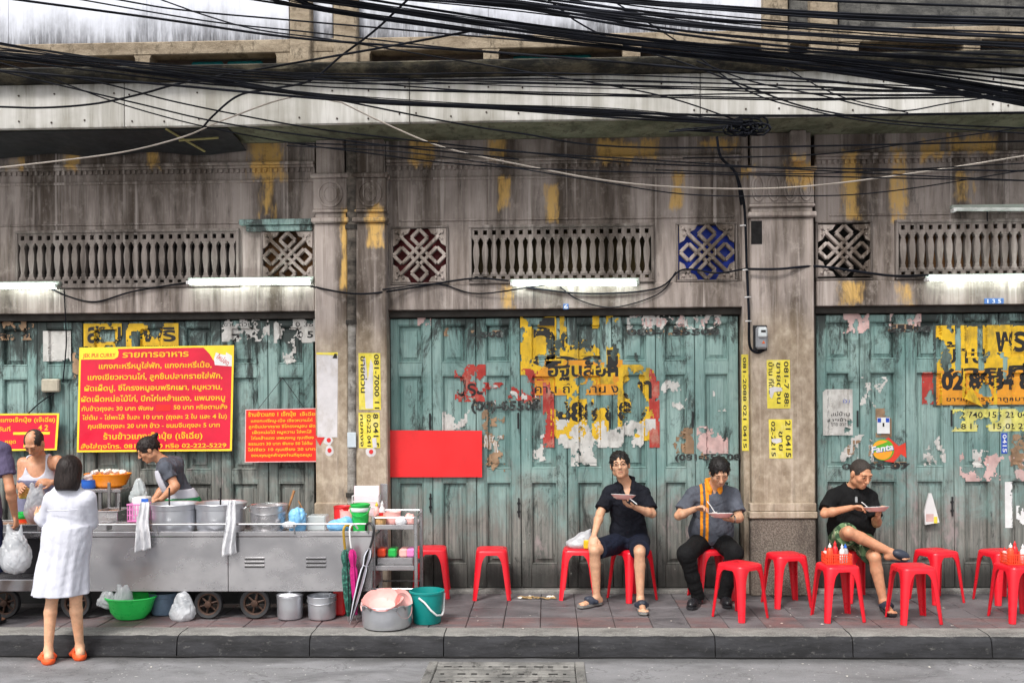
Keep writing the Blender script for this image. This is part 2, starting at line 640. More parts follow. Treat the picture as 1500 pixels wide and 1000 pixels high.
mb = MB()
mb.box(-9, 9, -1.40, .42, ZR, -.012)
pavement = tag(mb.build('pavement', M_GROUT), 'grey and faded red tiled pavement along the old shopfront', kind='structure')
x_off = U(790, 700, 1.365).x
tile_meshes = {}
for rowi in range(4):
    for k in range(3):
        for red in (0, 1):
            t = MB()
            h = (D_T[rowi + 1] - D_T[rowi]) / 2 - .0025
            t.cbox(-.1475, .1475, -h, h, -.03, 0, .004)
            if k:
                mm = Matrix.Rotation(R((.6, -.5)[k - 1]), 4, ('X', 'Y')[k - 1])
                t.v = [tuple(mm @ Vector(p)) for p in t.v]
            tile_meshes[(rowi, k, red)] = t.mesh('paving_tile', M_TILER if red else M_TILE)
for i in range(-18, 20):
    for rowi in range(4):
        red = 1 if rowi == 3 and rng.random() < .9 else (1 if rng.random() < .06 else 0)
        o = link('paving_tile', tile_meshes[(rowi, rng.choice((0, 0, 1, 2)), red)], pavement, False,
                 (x_off + .15 + (i - 1) * .30 + rng.uniform(-.001, .001), -(D_T[rowi] + D_T[rowi + 1]) / 2, rng.uniform(-.004, .001)))
kerb = thing('kerb', None, None, (0, 0, 0))
kerb['kind'] = 'structure'
kerb['label'] = 'worn black painted kerb of long concrete stones'
xk = U(1046, 700, D_K).x
for i in range(-7, 8):
    x0, x1 = xk + (i - 1) * 1.045 + .004, xk + i * 1.045 - .004
    t = MB()
    prof = [(-1.372, -.03), (-1.372, -.001), (-1.55, -.003), (-1.60, -.012), (-1.625, -.030), (-1.636, -.055), (-1.642, -.13), (-1.652, -.20)]
    nseg = 30
    vs_, fs, mi = [], [], []
    for s in range(nseg + 1):
        x = x0 + (x1 - x0) * s / nseg
        for j, (y, z) in enumerate(prof):
            jit = (mnoise.noise(Vector((x * 9, j * 3.1, i))) * .009 + mnoise.noise(Vector((x * 31, j * 2.1, i + 5))) * .006) if 1 < j < 7 else 0
            vs_.append((x, y + jit, z + jit * .4))
    npf = len(prof)
    for s in range(nseg):
        for j in range(npf - 1):
            fs.append((s * npf + j, s * npf + j + 1, (s + 1) * npf + j + 1, (s + 1) * npf + j))
            mi.append(1 if j >= 3 else 0)
    for e in (0, nseg):
        fs.append(tuple(e * npf + j for j in range(npf)))
        mi.append(1)
    t.v, t.f, t.mi = vs_, fs, mi
    t.build('kerb_stone', [M_KERB, M_KERBF], kerb, smooth=True)

# black gap and broken mortar at the foot of the kerb
t = MB()
vs_ = []
for i in range(161):
    x = -8 + i * .1
    w = .016 + .06 * max(0, mnoise.noise(Vector((x * 1.3, 4, 0)))) + .014 * mnoise.noise(Vector((x * 7, 1, 0)))
    vs_ += [(x, -1.645, ZR + .010), (x, -1.650 - max(.004, w), ZR + .010)]
t.add(vs_, [(2 * i, 2 * i + 1, 2 * i + 3, 2 * i + 2) for i in range(160)])
gap = t.build('kerb_crack', M_INTERIOR)
tag(gap, 'broken black crack line between kerb and street', kind='structure')

# drain cover in the street
dr = thing('drain_cover', 'rectangular concrete drain cover with slotted bars set in the street', 'drain cover', G(740, 990, ZR))
M_DRAIN = mossy('drain_concrete', lin(96, 95, 93), lin(140, 138, 134), lin(60, 58, 56), .35, .7)
a, b = G(634, 972, ZR).x, G(850, 972, ZR).x
y1, y0 = G(740, 971, ZR).y, G(740, 971, ZR).y - .62
t = MB(); t.box(a + .02, b - .02, y0, y1, ZR - .02, ZR + .006); t.build('recess', M_INTERIOR, dr)
for (x0, x1, yy0, yy1) in ((a - .03, a + .04, y0, y1 + .0), (b - .04, b + .03, y0, y1)):
    t = MB(); t.cbox(x0, x1, yy0, yy1, ZR - .02, ZR + .016, .006); t.build('frame', M_DRAIN, dr)
t = MB(); t.cbox(a + .042, b - .042, y1 - .10, y1 - .01, ZR - .02, ZR + .015, .006); t.build('frame', M_DRAIN, dr)
for k in range(5):
    t = MB()
    yy = y1 - .118 - k * .095
    t.cbox(a + .045, b - .045, yy - .078, yy, ZR - .02, ZR + .013 + rng.uniform(-.003, .003), .006)
    t.build('bar', M_DRAIN, dr)
    for q in range(9):
        s = MB()
        xx = a + .1 + q * (b - a - .2) / 8.3 + rng.uniform(-.01, .01)
        s.box(xx, xx + rng.uniform(.02, .07), yy - .045, yy - .032, ZR + .012, ZR + .0195)
        if k % 2 == 0: s.build('slot', M_INTERIOR, dr)

# ================================================================== the shophouse front
bld = thing('shophouse', 'old two storey shophouse front of stained plaster with teal folding doors', 'building')


def part(name, mb_, mat, parent=None, **kw):
    return mb_.build(name, mat, parent or bld, **kw)


Z_TOP = 4.23
xA, xB = _ux(462, 0, 450), _ux(567, 0, 450)
xC, xD = _ux(1090, 0, 450), _ux(1195, 0, 450)
XL, XR = -6.6, 6.6
ZD = _uz(453)           # head of the doors
ZV0, ZV1 = _uz(416), _uz(330)
bays = [(XL, xA), (xB, xC), (xD, XR)]
ux = lambda px: _ux(px, 0, 370)
vents = [('baluster', ux(-240), ux(-5)), ('baluster', ux(25), ux(352)), ('knot', ux(383), ux(462)), ('knot', ux(573), ux(657)), ('baluster', ux(687), ux(958)),
         ('knot', ux(990), ux(1080)), ('knot', ux(1194), ux(1277)), ('baluster', ux(1310), ux(1590))]
for (b0, b1) in bays:
    t = MB(); t.cbox(b0, b1, -.03, .26, ZD, ZV0 - .004, .006); part('lintel', t, M_PLASTER)
    t = MB(); t.box(b0, b1, 0, .26, ZV1 + .002, 3.86); part('wall', t, M_PLASTER)
    t = MB(); t.box(b0, b1, 0.002, .26, 3.863, Z_TOP); part('wall', t, M_PLASTER)
    t = MB()
    t.cbox(b0, b1, -.028, .01, 3.995, 4.02, .004); t.cbox(b0, b1, -.045, .01, 4.022, 4.05, .006); t.cbox(b0, b1, -.018, .01, 3.86, 3.885, .004)
    part('string_course', t, M_PLASTER)
    nd = int((b1 - b0) / .052)
    t = MB()
    for k in range(nd):
        xx = b0 + .01 + k * .052
        t.box(xx, xx + .03, -.016, .005, 3.955, 3.992)
    part('dentil_row', t, M_PLASTER)['kind'] = 'stuff'
    x = b0
    for (k, v0, v1) in vents + [('end', b1, b1)]:
        if v0 < b0 - .01 or v0 > b1 + .01: continue
        v1 = min(v1, b1)
        if v0 - x > .01:
            t = MB(); t.box(x, v0, 0.001, .26, ZV0 - .006, ZV1 + .004); part('pier', t, M_PLASTER)
        x = v1
# panel moulding edges on the big wall fields
for (px0, px1) in ((-150, 350), (585, 1075), (1215, 1590)):
    x0, x1 = ux(px0), ux(px1)
    t = MB()
    t.cbox(x0, x1, -.012, .004, 3.475, 3.492, .004)
    part('moulding', t, M_PLASTER)

# --- baluster vents
M_BACK_DK = simple('vent_dark_back', (.010, .009, .008), .9)
M_BACK_WD = simple('vent_wood_back', lin(84, 70, 40), .8, 0, .5, 5, 0, dirt=.7)
M_BACK_RED = simple('vent_maroon_back', lin(100, 26, 30), .7, 0, .3, 6)
M_BACK_BLUE = simple('vent_blue_back', lin(16, 62, 200), .5, 0, .2, 4)
M_BACK_BR = simple('vent_brown_back', lin(120, 84, 48), .8, 0, .6, 4, dirt=.8)
prof = [(.038, 0), (.038, .022), (.026, .03), (.022, .05), (.026, .058), (.018, .066), (.019, .09), (.027, .15), (.033, .22), (.032, .28), (.024, .33), (.018, .36), (.024, .367), (.024, .38), (.03, .388), (.038, .395), (.038, .41)]
hz = (ZV1 - ZV0)
bal = MB()
bz0, bz1 = .085, hz - .12
sc = (bz1 - bz0) / .41
vs_, fs = [], []
for i, (r, z) in enumerate(prof):
    rr = r * .86
    vs_ += [(-rr, -.03 - rr * .25, bz0 + z * sc), (rr, -.03 - rr * .25, bz0 + z * sc), (rr * .92, .03, bz0 + z * sc), (-rr * .92, .03, bz0 + z * sc)]
for i in range(len(prof) - 1):
    for k in range(4):
        fs.append((4 * i + k, 4 * i + (k + 1) % 4, 4 * i + 4 + (k + 1) % 4, 4 * i + 4 + k))
bal.add(vs_, fs)
bal_me = bal.mesh('baluster', M_VENT)
vi = 0
for (kind, v0, v1) in vents:
    if kind != 'baluster':
        continue
    fr = MB()
    fw = .028
    for (a0, a1, b0, b1) in ((v0, v1, ZV1 - fw, ZV1), (v0, v1, ZV0, ZV0 + fw)):
        fr.cbox(a0, a1, -.05, .1, b0, b1, .006)
    for (a0, a1) in ((v0, v0 + fw), (v1 - fw, v1)):
        fr.cbox(a0, a1, -.047, .1, ZV0 + fw, ZV1 - fw, .006)
    frame = part('vent_frame', fr, M_VENT)
    pitch = .0813
    n = int((v1 - v0 - 2 * fw) / pitch)
    pitch = (v1 - v0 - 2 * fw) / n
    t = MB()
    xx0, xx1 = v0 + fw, v1 - fw
    # two rails pierced with a row of small square holes
    for (r0, r1) in ((hz - .12, hz - fw), (fw, .085)):
        h0, h1 = r0 + (r1 - r0) * .3, r0 + (r1 - r0) * .78
        t.box(xx0, xx1, -.035, .03, ZV0 + r0, ZV0 + h0)
        t.box(xx0, xx1, -.035, .03, ZV0 + h1, ZV0 + r1)
        for k in range(n + 1):
            c0 = xx0 + (k - .5) * pitch
            t.box(max(xx0, c0 + pitch * .22), min(xx1, c0 + pitch * .78), -.033, .028, ZV0 + h0, ZV0 + h1)
    t.build('pierced_rail', M_VENT, frame)
    for k in range(n):
        link('baluster', bal_me, frame, False, (xx0 + pitch * (k + .5), 0, ZV0))
    t = MB(); t.box(v0, v1, .1, .13, ZV0, ZV1)
    t.build('backing', (M_BACK_DK, M_BACK_DK, M_BACK_WD, M_BACK_BR)[vi], frame)
    vi += 1


# --- endless knot grilles
def knot(v0, v1, back):
    cx, cz = (v0 + v1) / 2, (ZV0 + ZV1) / 2
    w, h = (v1 - v0) / 2, hz / 2
    fr = MB()
    fw = .020
    fr.cbox(v0, v1, -.03, .1, ZV1 - fw, ZV1, .006); fr.cbox(v0, v1, -.03, .1, ZV0, ZV0 + fw, .006)
    fr.cbox(v0, v0 + fw, -.027, .1, ZV0 + fw, ZV1 - fw, .006); fr.cbox(v1 - fw, v1, -.027, .1, ZV0 + fw, ZV1 - fw, .006)
    frame = part('vent_frame', fr, M_VENT)
    s = min(w, h) - fw
    t = MB()
    q = [0]

    def bar(x0, z0, x1, z1, wd=.064):
        q[0] += 1
        off = (q[0] % 5) * .003
        L = math.hypot(x1 - x0, z1 - z0) * s
        ang = math.atan2(z1 - z0, x1 - x0)
        M = Matrix.Translation((cx + (x0 + x1) / 2 * s, 0, cz + (z0 + z1) / 2 * s)) @ Matrix.Rotation(-ang, 4, 'Y')
        t.cbox(-L / 2, L / 2, -.035 - off, .02, -wd * s, wd * s, .006, M)
    r2 = math.sqrt(.5)
    W = lambda u, v: ((u + v) * r2, (u - v) * r2)
    for c in (-.25, 0, .25):
        e = .36 if c else 1.05
        bar(*W(c, -e), *W(c, e)); bar(*W(-e, c), *W(e, c))
    for (dx, dz) in ((0, .66), (0, -.66), (.66, 0), (-.66, 0)):
        g = .31
        p = [(dx, dz + g), (dx + g, dz), (dx, dz - g), (dx - g, dz)]
        for i in range(4):
            a, b = p[i], p[(i + 1) % 4]
            bar(a[0], a[1], b[0], b[1], .066)
    t.build('knot_lattice', M_KNOT, frame)
    # leaf scrolls in the four corners
    for sx in (-1, 1):
        for sz in (-1, 1):
            l = MB()
            shape = [(.50, .56), (.64, .66), (.76, .58), (.82, .44), (.99, .34), (1.0, 1.0), (.34, .99), (.44, .82), (.58, .76), (.66, .64), (.56, .50)]
            l.prism([(cx + sx * a * s, cz + sz * b * s) for a, b in shape], -.01, .031)
            for k, (a, b, rr) in enumerate(((.84, .62, .05), (.62, .84, .05), (.86, .86, .07))):
                l.lathe([(rr * s, 0), (rr * s * .8, .010), (rr * s * .4, .015)], 8, mtx=Matrix.Translation((cx + sx * a * s, -.030 - k * .0006, cz + sz * b * s)) @ Matrix.Rotation(R(90), 4, 'X'))
            l.build('corner_scroll', M_KNOT, frame)
    t = MB(); t.box(v0, v1, .06, .09, ZV0, ZV1); t.build('backing', back, frame)


kn = [v for v in vents if v[0] == 'knot']
for v, b in zip(kn, (M_BACK_BR, M_BACK_RED, M_BACK_BLUE, M_BACK_DK)):
    knot(v[1], v[2], b)
# teal frame round the knot grille of the left bay
M_TEALTRIM = door_paint('teal_trim')
t = MB()
t.cbox(_ux(353), _ux(458), -.07, .0, _uz(326), _uz(318), .006)
t.cbox(_ux(362), _ux(458), -.045, .0, _uz(335), _uz(327), .004)
part('vent_hood', t, M_TEALTRIM)


# --- pilasters
def pilaster(px0, px1, d, rings, base=True, name='pilaster'):
    x0, x1 = _ux(px0, d, 600), _ux(px1, d, 600)
    t = MB(); t.cbox(x0, x1, -d, .26, .0, 3.45, .012)
    p = part(name, t, M_COLUMN)
    zc0, zc1 = _uz(305, d), _uz(262, d)
    t = MB()
    t.cbox(x0 - .025, x1 + .025, -d - .03, .0, 3.452, 3.50, .012)
    t.cbox(x0 + .01, x1 - .01, -d + .005, .2, 3.502, 3.545, .004)
    t.cbox(x0 - .012, x1 + .012, -d - .018, .0, 3.547, 3.575, .008)
    t.cbox(x0 - .004, x1 + .004, -d - .008, .2, 3.577, 3.865, .006)
    t.cbox(x0 - .03, x1 + .03, -d - .035, .0, 3.867, 3.91, .012)
    t.cbox(x0 + .02, x1 - .02, -d + .01, .2, 3.912, Z_TOP - .003, .006)
    cap = part('capital', t, M_COLUMN)
    n = rings
    for k in range(n):
        cx = x0 + (x1 - x0) * (k + .5) / n
        g = MB()
        pts = [(cx + math.cos(a) * (x1 - x0) / n * .36, -d - .012, 3.72 + math.sin(a) * .115) for a in [i * math.pi / 10 for i in range(20)]]
        g.tube(pts, .013, 5, closed=True)
        pts = [(cx + math.cos(a) * (x1 - x0) / n * .20, -d - .008, 3.72 + math.sin(a) * .07) for a in [i * math.pi / 8 for i in range(16)]]
        g.tube(pts, .009, 5, closed=True)
        g.build('capital_ring', M_COLUMN, cap, smooth=True)
    return x0, x1


pilaster(462, 510, .12, 1)
pilaster(521, 567, .12, 1)
t = MB(); t.box(_ux(509, .0), _ux(522, .0), -.02, .26, 0, Z_TOP - .01); part('pilaster_joint', t, M_COLUMN)
x0, x1 = pilaster(1101, 1194, .12, 4)
t = MB(); t.cbox(_ux(1089, .05, 600), x0 - .002, -.05, .26, 0, Z_TOP - .01, .006); part('pilaster_return', t, M_COLUMN)
# hole, corbel and the pebbled plinth of the right pilaster
t = MB(); t.box(_ux(1100, .12), _ux(1116, .12), -.1215, -.115, _uz(362, .12), _uz(328, .12)); part('broken_recess', t, M_INTERIOR)
t = MB(); t.cbox(_ux(1159, .2), _ux(1182, .2), -.2, -.1, 3.95, Z_TOP - .002, .01); part('corbel', t, M_COLUMN)
M_PEBBLE = NT('pebbledash')
f = M_PEBBLE.noise(75, 4, .7)
c = M_PEBBLE.mix(M_PEBBLE.ramp(f, .4, .62), lin(92, 82, 74), lin(136, 126, 116))
c = M_PEBBLE.mix(M_PEBBLE.ramp(M_PEBBLE.noise((3, 3, 2), 5, .7), .5, .7, 0, .7), c, lin(58, 50, 46))
M_PEBBLE.col(c); M_PEBBLE.rough(.9); M_PEBBLE.bump(f, .8, .012)
M_PEBBLE = M_PEBBLE.m
for (pa, pb) in ((1100, 1196),):
    xa, xb = _ux(pa, .15, 800), _ux(pb, .15, 800)
    t = MB(); t.cbox(xa, xb, -.145, .0, .0, _uz(760, .15) - .004, .01); part('plinth', t, M_PEBBLE)
    t = MB(); t.cbox(xa - .012, xb + .012, -.165, .0, _uz(760, .15), _uz(750, .15), .008); t.cbox(xa - .004, xb + .004, -.15, .0, _uz(750, .15) + .002, _uz(738, .15), .006)
    part('plinth_moulding', t, M_COLUMN)
for (pa, pb) in ((461, 511), (520, 568)):
    xa, xb = _ux(pa, .13, 800), _ux(pb, .13, 800)
    t = MB(); t.cbox(xa, xb, -.14, .0, .0, _uz(735, .13), .01); part('plinth', t, M_COLUMN)

# --- balcony: soffit, fascia, ledge, parapet, upper storey
ZF0, ZF1 = 4.232, 4.618
t = MB(); t.box(XL - 2, XR + 2, -.60, .3, Z_TOP, Z_TOP + .12); part('soffit', t, M_SOFFIT)
joints = [-1300, -400, 182, 600, 1026, 1467, 1900, 2600]
M_BOLT = dark_metal('rusty_bolt', lin(60, 48, 40), .7, .3)
for i in range(len(joints) - 1):
    x0, x1 = _ux(joints[i], .65, 150) + .003, _ux(joints[i + 1], .65, 150) - .003
    t = MB(); t.cbox(x0, x1, -.65, -.59, ZF0, ZF1, .005)
    fp = part('fascia_panel', t, M_FASCIA)
    bme = None
    for z in (ZF0 + .06, ZF1 - .09):
        n = max(2, int((x1 - x0) / .26))
        for k in range(n):
            xx = x0 + .06 + (x1 - x0 - .12) * k / (n - 1) + rng.uniform(-.03, .03)
            if abs(xx) < 5.2 and rng.random() < .7:
                g = MB(); g.lathe([(.009, 0), (.008, .006)], 6, mtx=Matrix.Translation((xx, -.651, z + rng.uniform(-.02, .02))) @ Matrix.Rotation(R(90), 4, 'X'))
                g.build('bolt', M_BOLT, fp)
t = MB()
n = 180
vs_ = []
prof = [(-.60, 4.62), (-.70, 4.625), (-.755, 4.65), (-.78, 4.68), (-.79, 4.715), (-.77, 4.73), (-.5, 4.742)]
for s in range(n + 1):
    x = XL - 1 + (XR - XL + 2) * s / n
    for j, (y, z) in enumerate(prof):
        w = mnoise.noise(Vector((x * 2.3, j, 0))) * .012 + mnoise.noise(Vector((x * 11, j, 3))) * .008
        vs_.append((x, y + (w if 0 < j < 6 else 0), z + (w * .5 if 0 < j < 6 else 0)))
m_ = len(prof)
t.add(vs_, [(s * m_ + j, s * m_ + j + 1, (s + 1) * m_ + j + 1, (s + 1) * m_ + j) for s in range(n) for j in range(m_ - 1)])
part('balcony_ledge', t, M_LEDGE, smooth=True)
t = MB(); t.box(XL - 1, XR + 1, -.56, -.30, 4.735, 4.79); part('parapet_sill', t, M_PARAPET)
# parapet with long rounded slots
ZS0, ZS1, ZB1 = 4.79, 4.875, 4.995
slots = [(-220, -60), (-40, 198), (219, 405), (541, 708), (730, 912), (938, 1116), (1156, 1187), (1258, 1412), (1436, 1600)]
edge = _ux(-400, .6, 70)
for (p0, p1) in slots + [(1800, 1800)]:
    x0, x1 = _ux(p0, .6, 75), _ux(p1, .6, 75)
    if x0 - edge > .02:
        t = MB()
        t.prism([(edge, ZS0 - .002), (x0, ZS0 - .002), (x0, ZS1 - .03), (x0 + .012, ZS1), (edge - .012, ZS1), (edge, ZS1 - .03)], .45, .60)
        part('parapet_block', t, M_PARAPET)
    edge = x1
t = MB(); t.cbox(_ux(-400, .6), _ux(1800, .6), -.603, -.44, ZS1 + .002, ZB1, .008); part('parapet_beam', t, M_PARAPET)
for (p0, p1) in ((424, 455), (488, 523), (1119, 1155), (1188, 1228)):
    x0, x1 = _ux(p0, .66, 40), _ux(p1, .66, 40)
    t = MB(); t.cbox(x0, x1, -.655, -.43, 4.745, 6.4, .012); part('balcony_post', t, M_PARAPET)
# things seen through the slots
M_TEALB = simple('teal_plastic', lin(60, 190, 196), .4, 0, .15)
M_PINKB = simple('pale_render_behind', lin(206, 184, 172), .8, 0, .12)
t = MB(); t.box(XL - 1, XR + 1, -.12, -.08, 4.735, 4.99); part('balcony_back_wall', t, M_PINKB)
for (p0, p1) in ((282, 328), (334, 386), (752, 866)):
    x0, x1 = _ux(p0, .3, 75), _ux(p1, .3, 75)
    t = MB(); t.cbox(x0, x1, -.34, -.2, 4.795, 4.90, .015); tag(t.build('plastic_crate', M_TEALB), {282: 'left turquoise plastic box seen through the slot of the balcony parapet', 334: 'right turquoise plastic box seen through the left slot of the parapet', 752: 'long turquoise box seen through the middle slot of the balcony parapet'}[p0], 'box', 'turquoise boxes on the balcony')
for px in (616, 866 + 2, 1058):
    t = MB(); t.box(_ux(px, .35), _ux(px + 4, .35), -.36, -.33, 4.79, 4.87); part('slot_bar', t, M_BLACK)
t = MB(); t.box(_ux(40, .3), _ux(126, .3), -.33, -.2, 4.80, 4.84); tag(t.build('timber_plank', simple('weathered_plank', lin(150, 120, 80), .8)), 'brown plank lying behind the left parapet slot', 'plank')
# upper storey: pale sheets left and middle, blackened wall right
for (p0, p1, m_) in ((-400, 12, M_WHITE), (12.6, 215, M_WHITE), (215.6, 423, M_WHITE), (456, 487, M_WHITE), (524, 715, M_WHITE), (715.6, 1118, M_WHITE), (1156, 1187, M_DARKWALL), (1229, 1260, M_DARKWALL), (1260.6, 1800, M_DARKWALL)):
    t = MB(); t.box(_ux(p0, .55, 30), _ux(p1, .55, 30), -.55, -.47, ZB1 + .002, 6.4); part('upper_panel', t, m_)
t = MB(); t.box(XL - 1, XR + 1, .35, .45, 0, 6.4); part('backing_slab', t, M_INTERIOR)  # dark slab added behind the doors to block sky in their gaps
t = MB(); t.box(XL - 1, XR + 1, -.47, .5, 6.4, 6.6); part('roof', t, M_PARAPET)

# --- folding doors
xs_c = [570, 634, 698, 763, 831, 897, 961, 1018, 1082]
xs_r = [1196, 1259, 1326, 1396, 1463, 1530, 1597, 1664, 1731, 1786]
xs_l = [-283, -210, -143, -76, -9, 57, 124, 191, 258, 325, 394, 461]
DD = .10
zrow = [(705, 826), (548, 686), (474, 530)]
zr = [(_uz(b, -DD, 830), _uz(a, -DD, 830)) for a, b in zrow]
PANELS = []


def door_bay(pxs, mat, ops=()):
    for i in range(len(pxs) - 1):
        x0, x1 = _ux(pxs[i], -DD, 650) + .003, _ux(pxs[i + 1], -DD, 650) - .003
        w = x1 - x0
        c = (x0 + x1) / 2
        jy = rng.uniform(-.006, .006)
        sw = .085 * w / .40
        px0, px1 = -w / 2 + sw, w / 2 - sw
        t = MB()
        z0, z1 = .035, ZD - .075
        t.cbox(-w / 2, px0, -.02, .03, z0, z1, .005); t.cbox(px1, w / 2, -.02, .03, z0, z1, .005)
        zz = z0
        for (a, b) in zr + [(z1, z1)]:
            t.cbox(px0 + .001, px1 - .001, -.0185, .028, zz, a, .004)
            zz = b
        leaf = t.build('door_leaf', mat, bld, False, loc=(c, DD + jy, 0))
        for (a, b) in zr:
            g = MB()
            for k in range(1):
                m1, m2 = .012, .045
                o_ = [(px0, a), (px1, a), (px1, b), (px0, b)]
                def ins(q, dpt):
                    return [(px0 + q, dpt, a + q), (px1 - q, dpt, a + q), (px1 - q, dpt, b - q), (px0 + q, dpt, b - q)]
                rings = ins(0, -.014) + ins(.006, -.021) + ins(.014, -.010) + ins(.018, .022) + ins(.050, .012) + ins(.054, .002)
                g.add(rings, [(4 * r_ + s_, 4 * r_ + (s_ + 1) % 4, 4 * r_ + 4 + (s_ + 1) % 4, 4 * r_ + 4 + s_) for r_ in range(5) for s_ in range(4)] + [(20, 21, 22, 23)])
                PANELS.append((c + px0, c + px1, a, b))
            g.build('door_panel', mat, leaf, False)
        if i in ops:
            g = MB()
            zb = rng.uniform(.78, .86)
            g.tube([(w / 2 - .02, -.03, zb - .09), (w / 2 - .02, -.03, zb + .09)], .008, 6)
            g.cbox(w / 2 - .035, w / 2 - .006, -.032, -.018, zb - .05, zb - .03, .003); g.cbox(w / 2 - .035, w / 2 - .006, -.032, -.018, zb + .03, zb + .05, .003)
            g.build('door_bolt', M_BLACK, leaf, False)
            g = MB()
            zb = 1.95 if i % 2 else 1.62
            g.tube([(w / 2 - .02, -.027, zb - .09), (w / 2 - .02, -.027, zb + .06)], .009, 6)
            g.build('door_bolt', M_BLACK, leaf, False)


door_bay(xs_c, M_DOOR, (0, 2, 4, 6))
door_bay(xs_r, M_DOOR, (0, 2, 4))
door_bay(xs_l, M_DOOR_LEFT, (1, 3, 5, 7, 8))
for (b0, b1) in bays:
    t = MB()
    t.cbox(b0 + .002, b1 - .002, .03, .2, ZD - .065, ZD - .001, .006)
    t.cbox(b0 + .002, b0 + .02, .06, .2, .034, ZD - .07, .004); t.cbox(b1 - .02, b1 - .002, .06, .2, .034, ZD - .07, .004)
    part('door_frame', t, M_FRAME)
    t = MB(); t.cbox(b0, b1, -.02, .3, -.01, .03, .008); part('threshold', t, M_KERB)


def door_face(x, z):
    """how far the door surface lies behind the wall at x, z"""
    for (a, b, c, d) in PANELS:
        if a < x < b and c < z < d:
            q = min(x - a, b - x, z - c, d - z)
            if q < .02: return DD - .022
            return DD - .002 if q > .052 else DD + .004
    return DD - .022


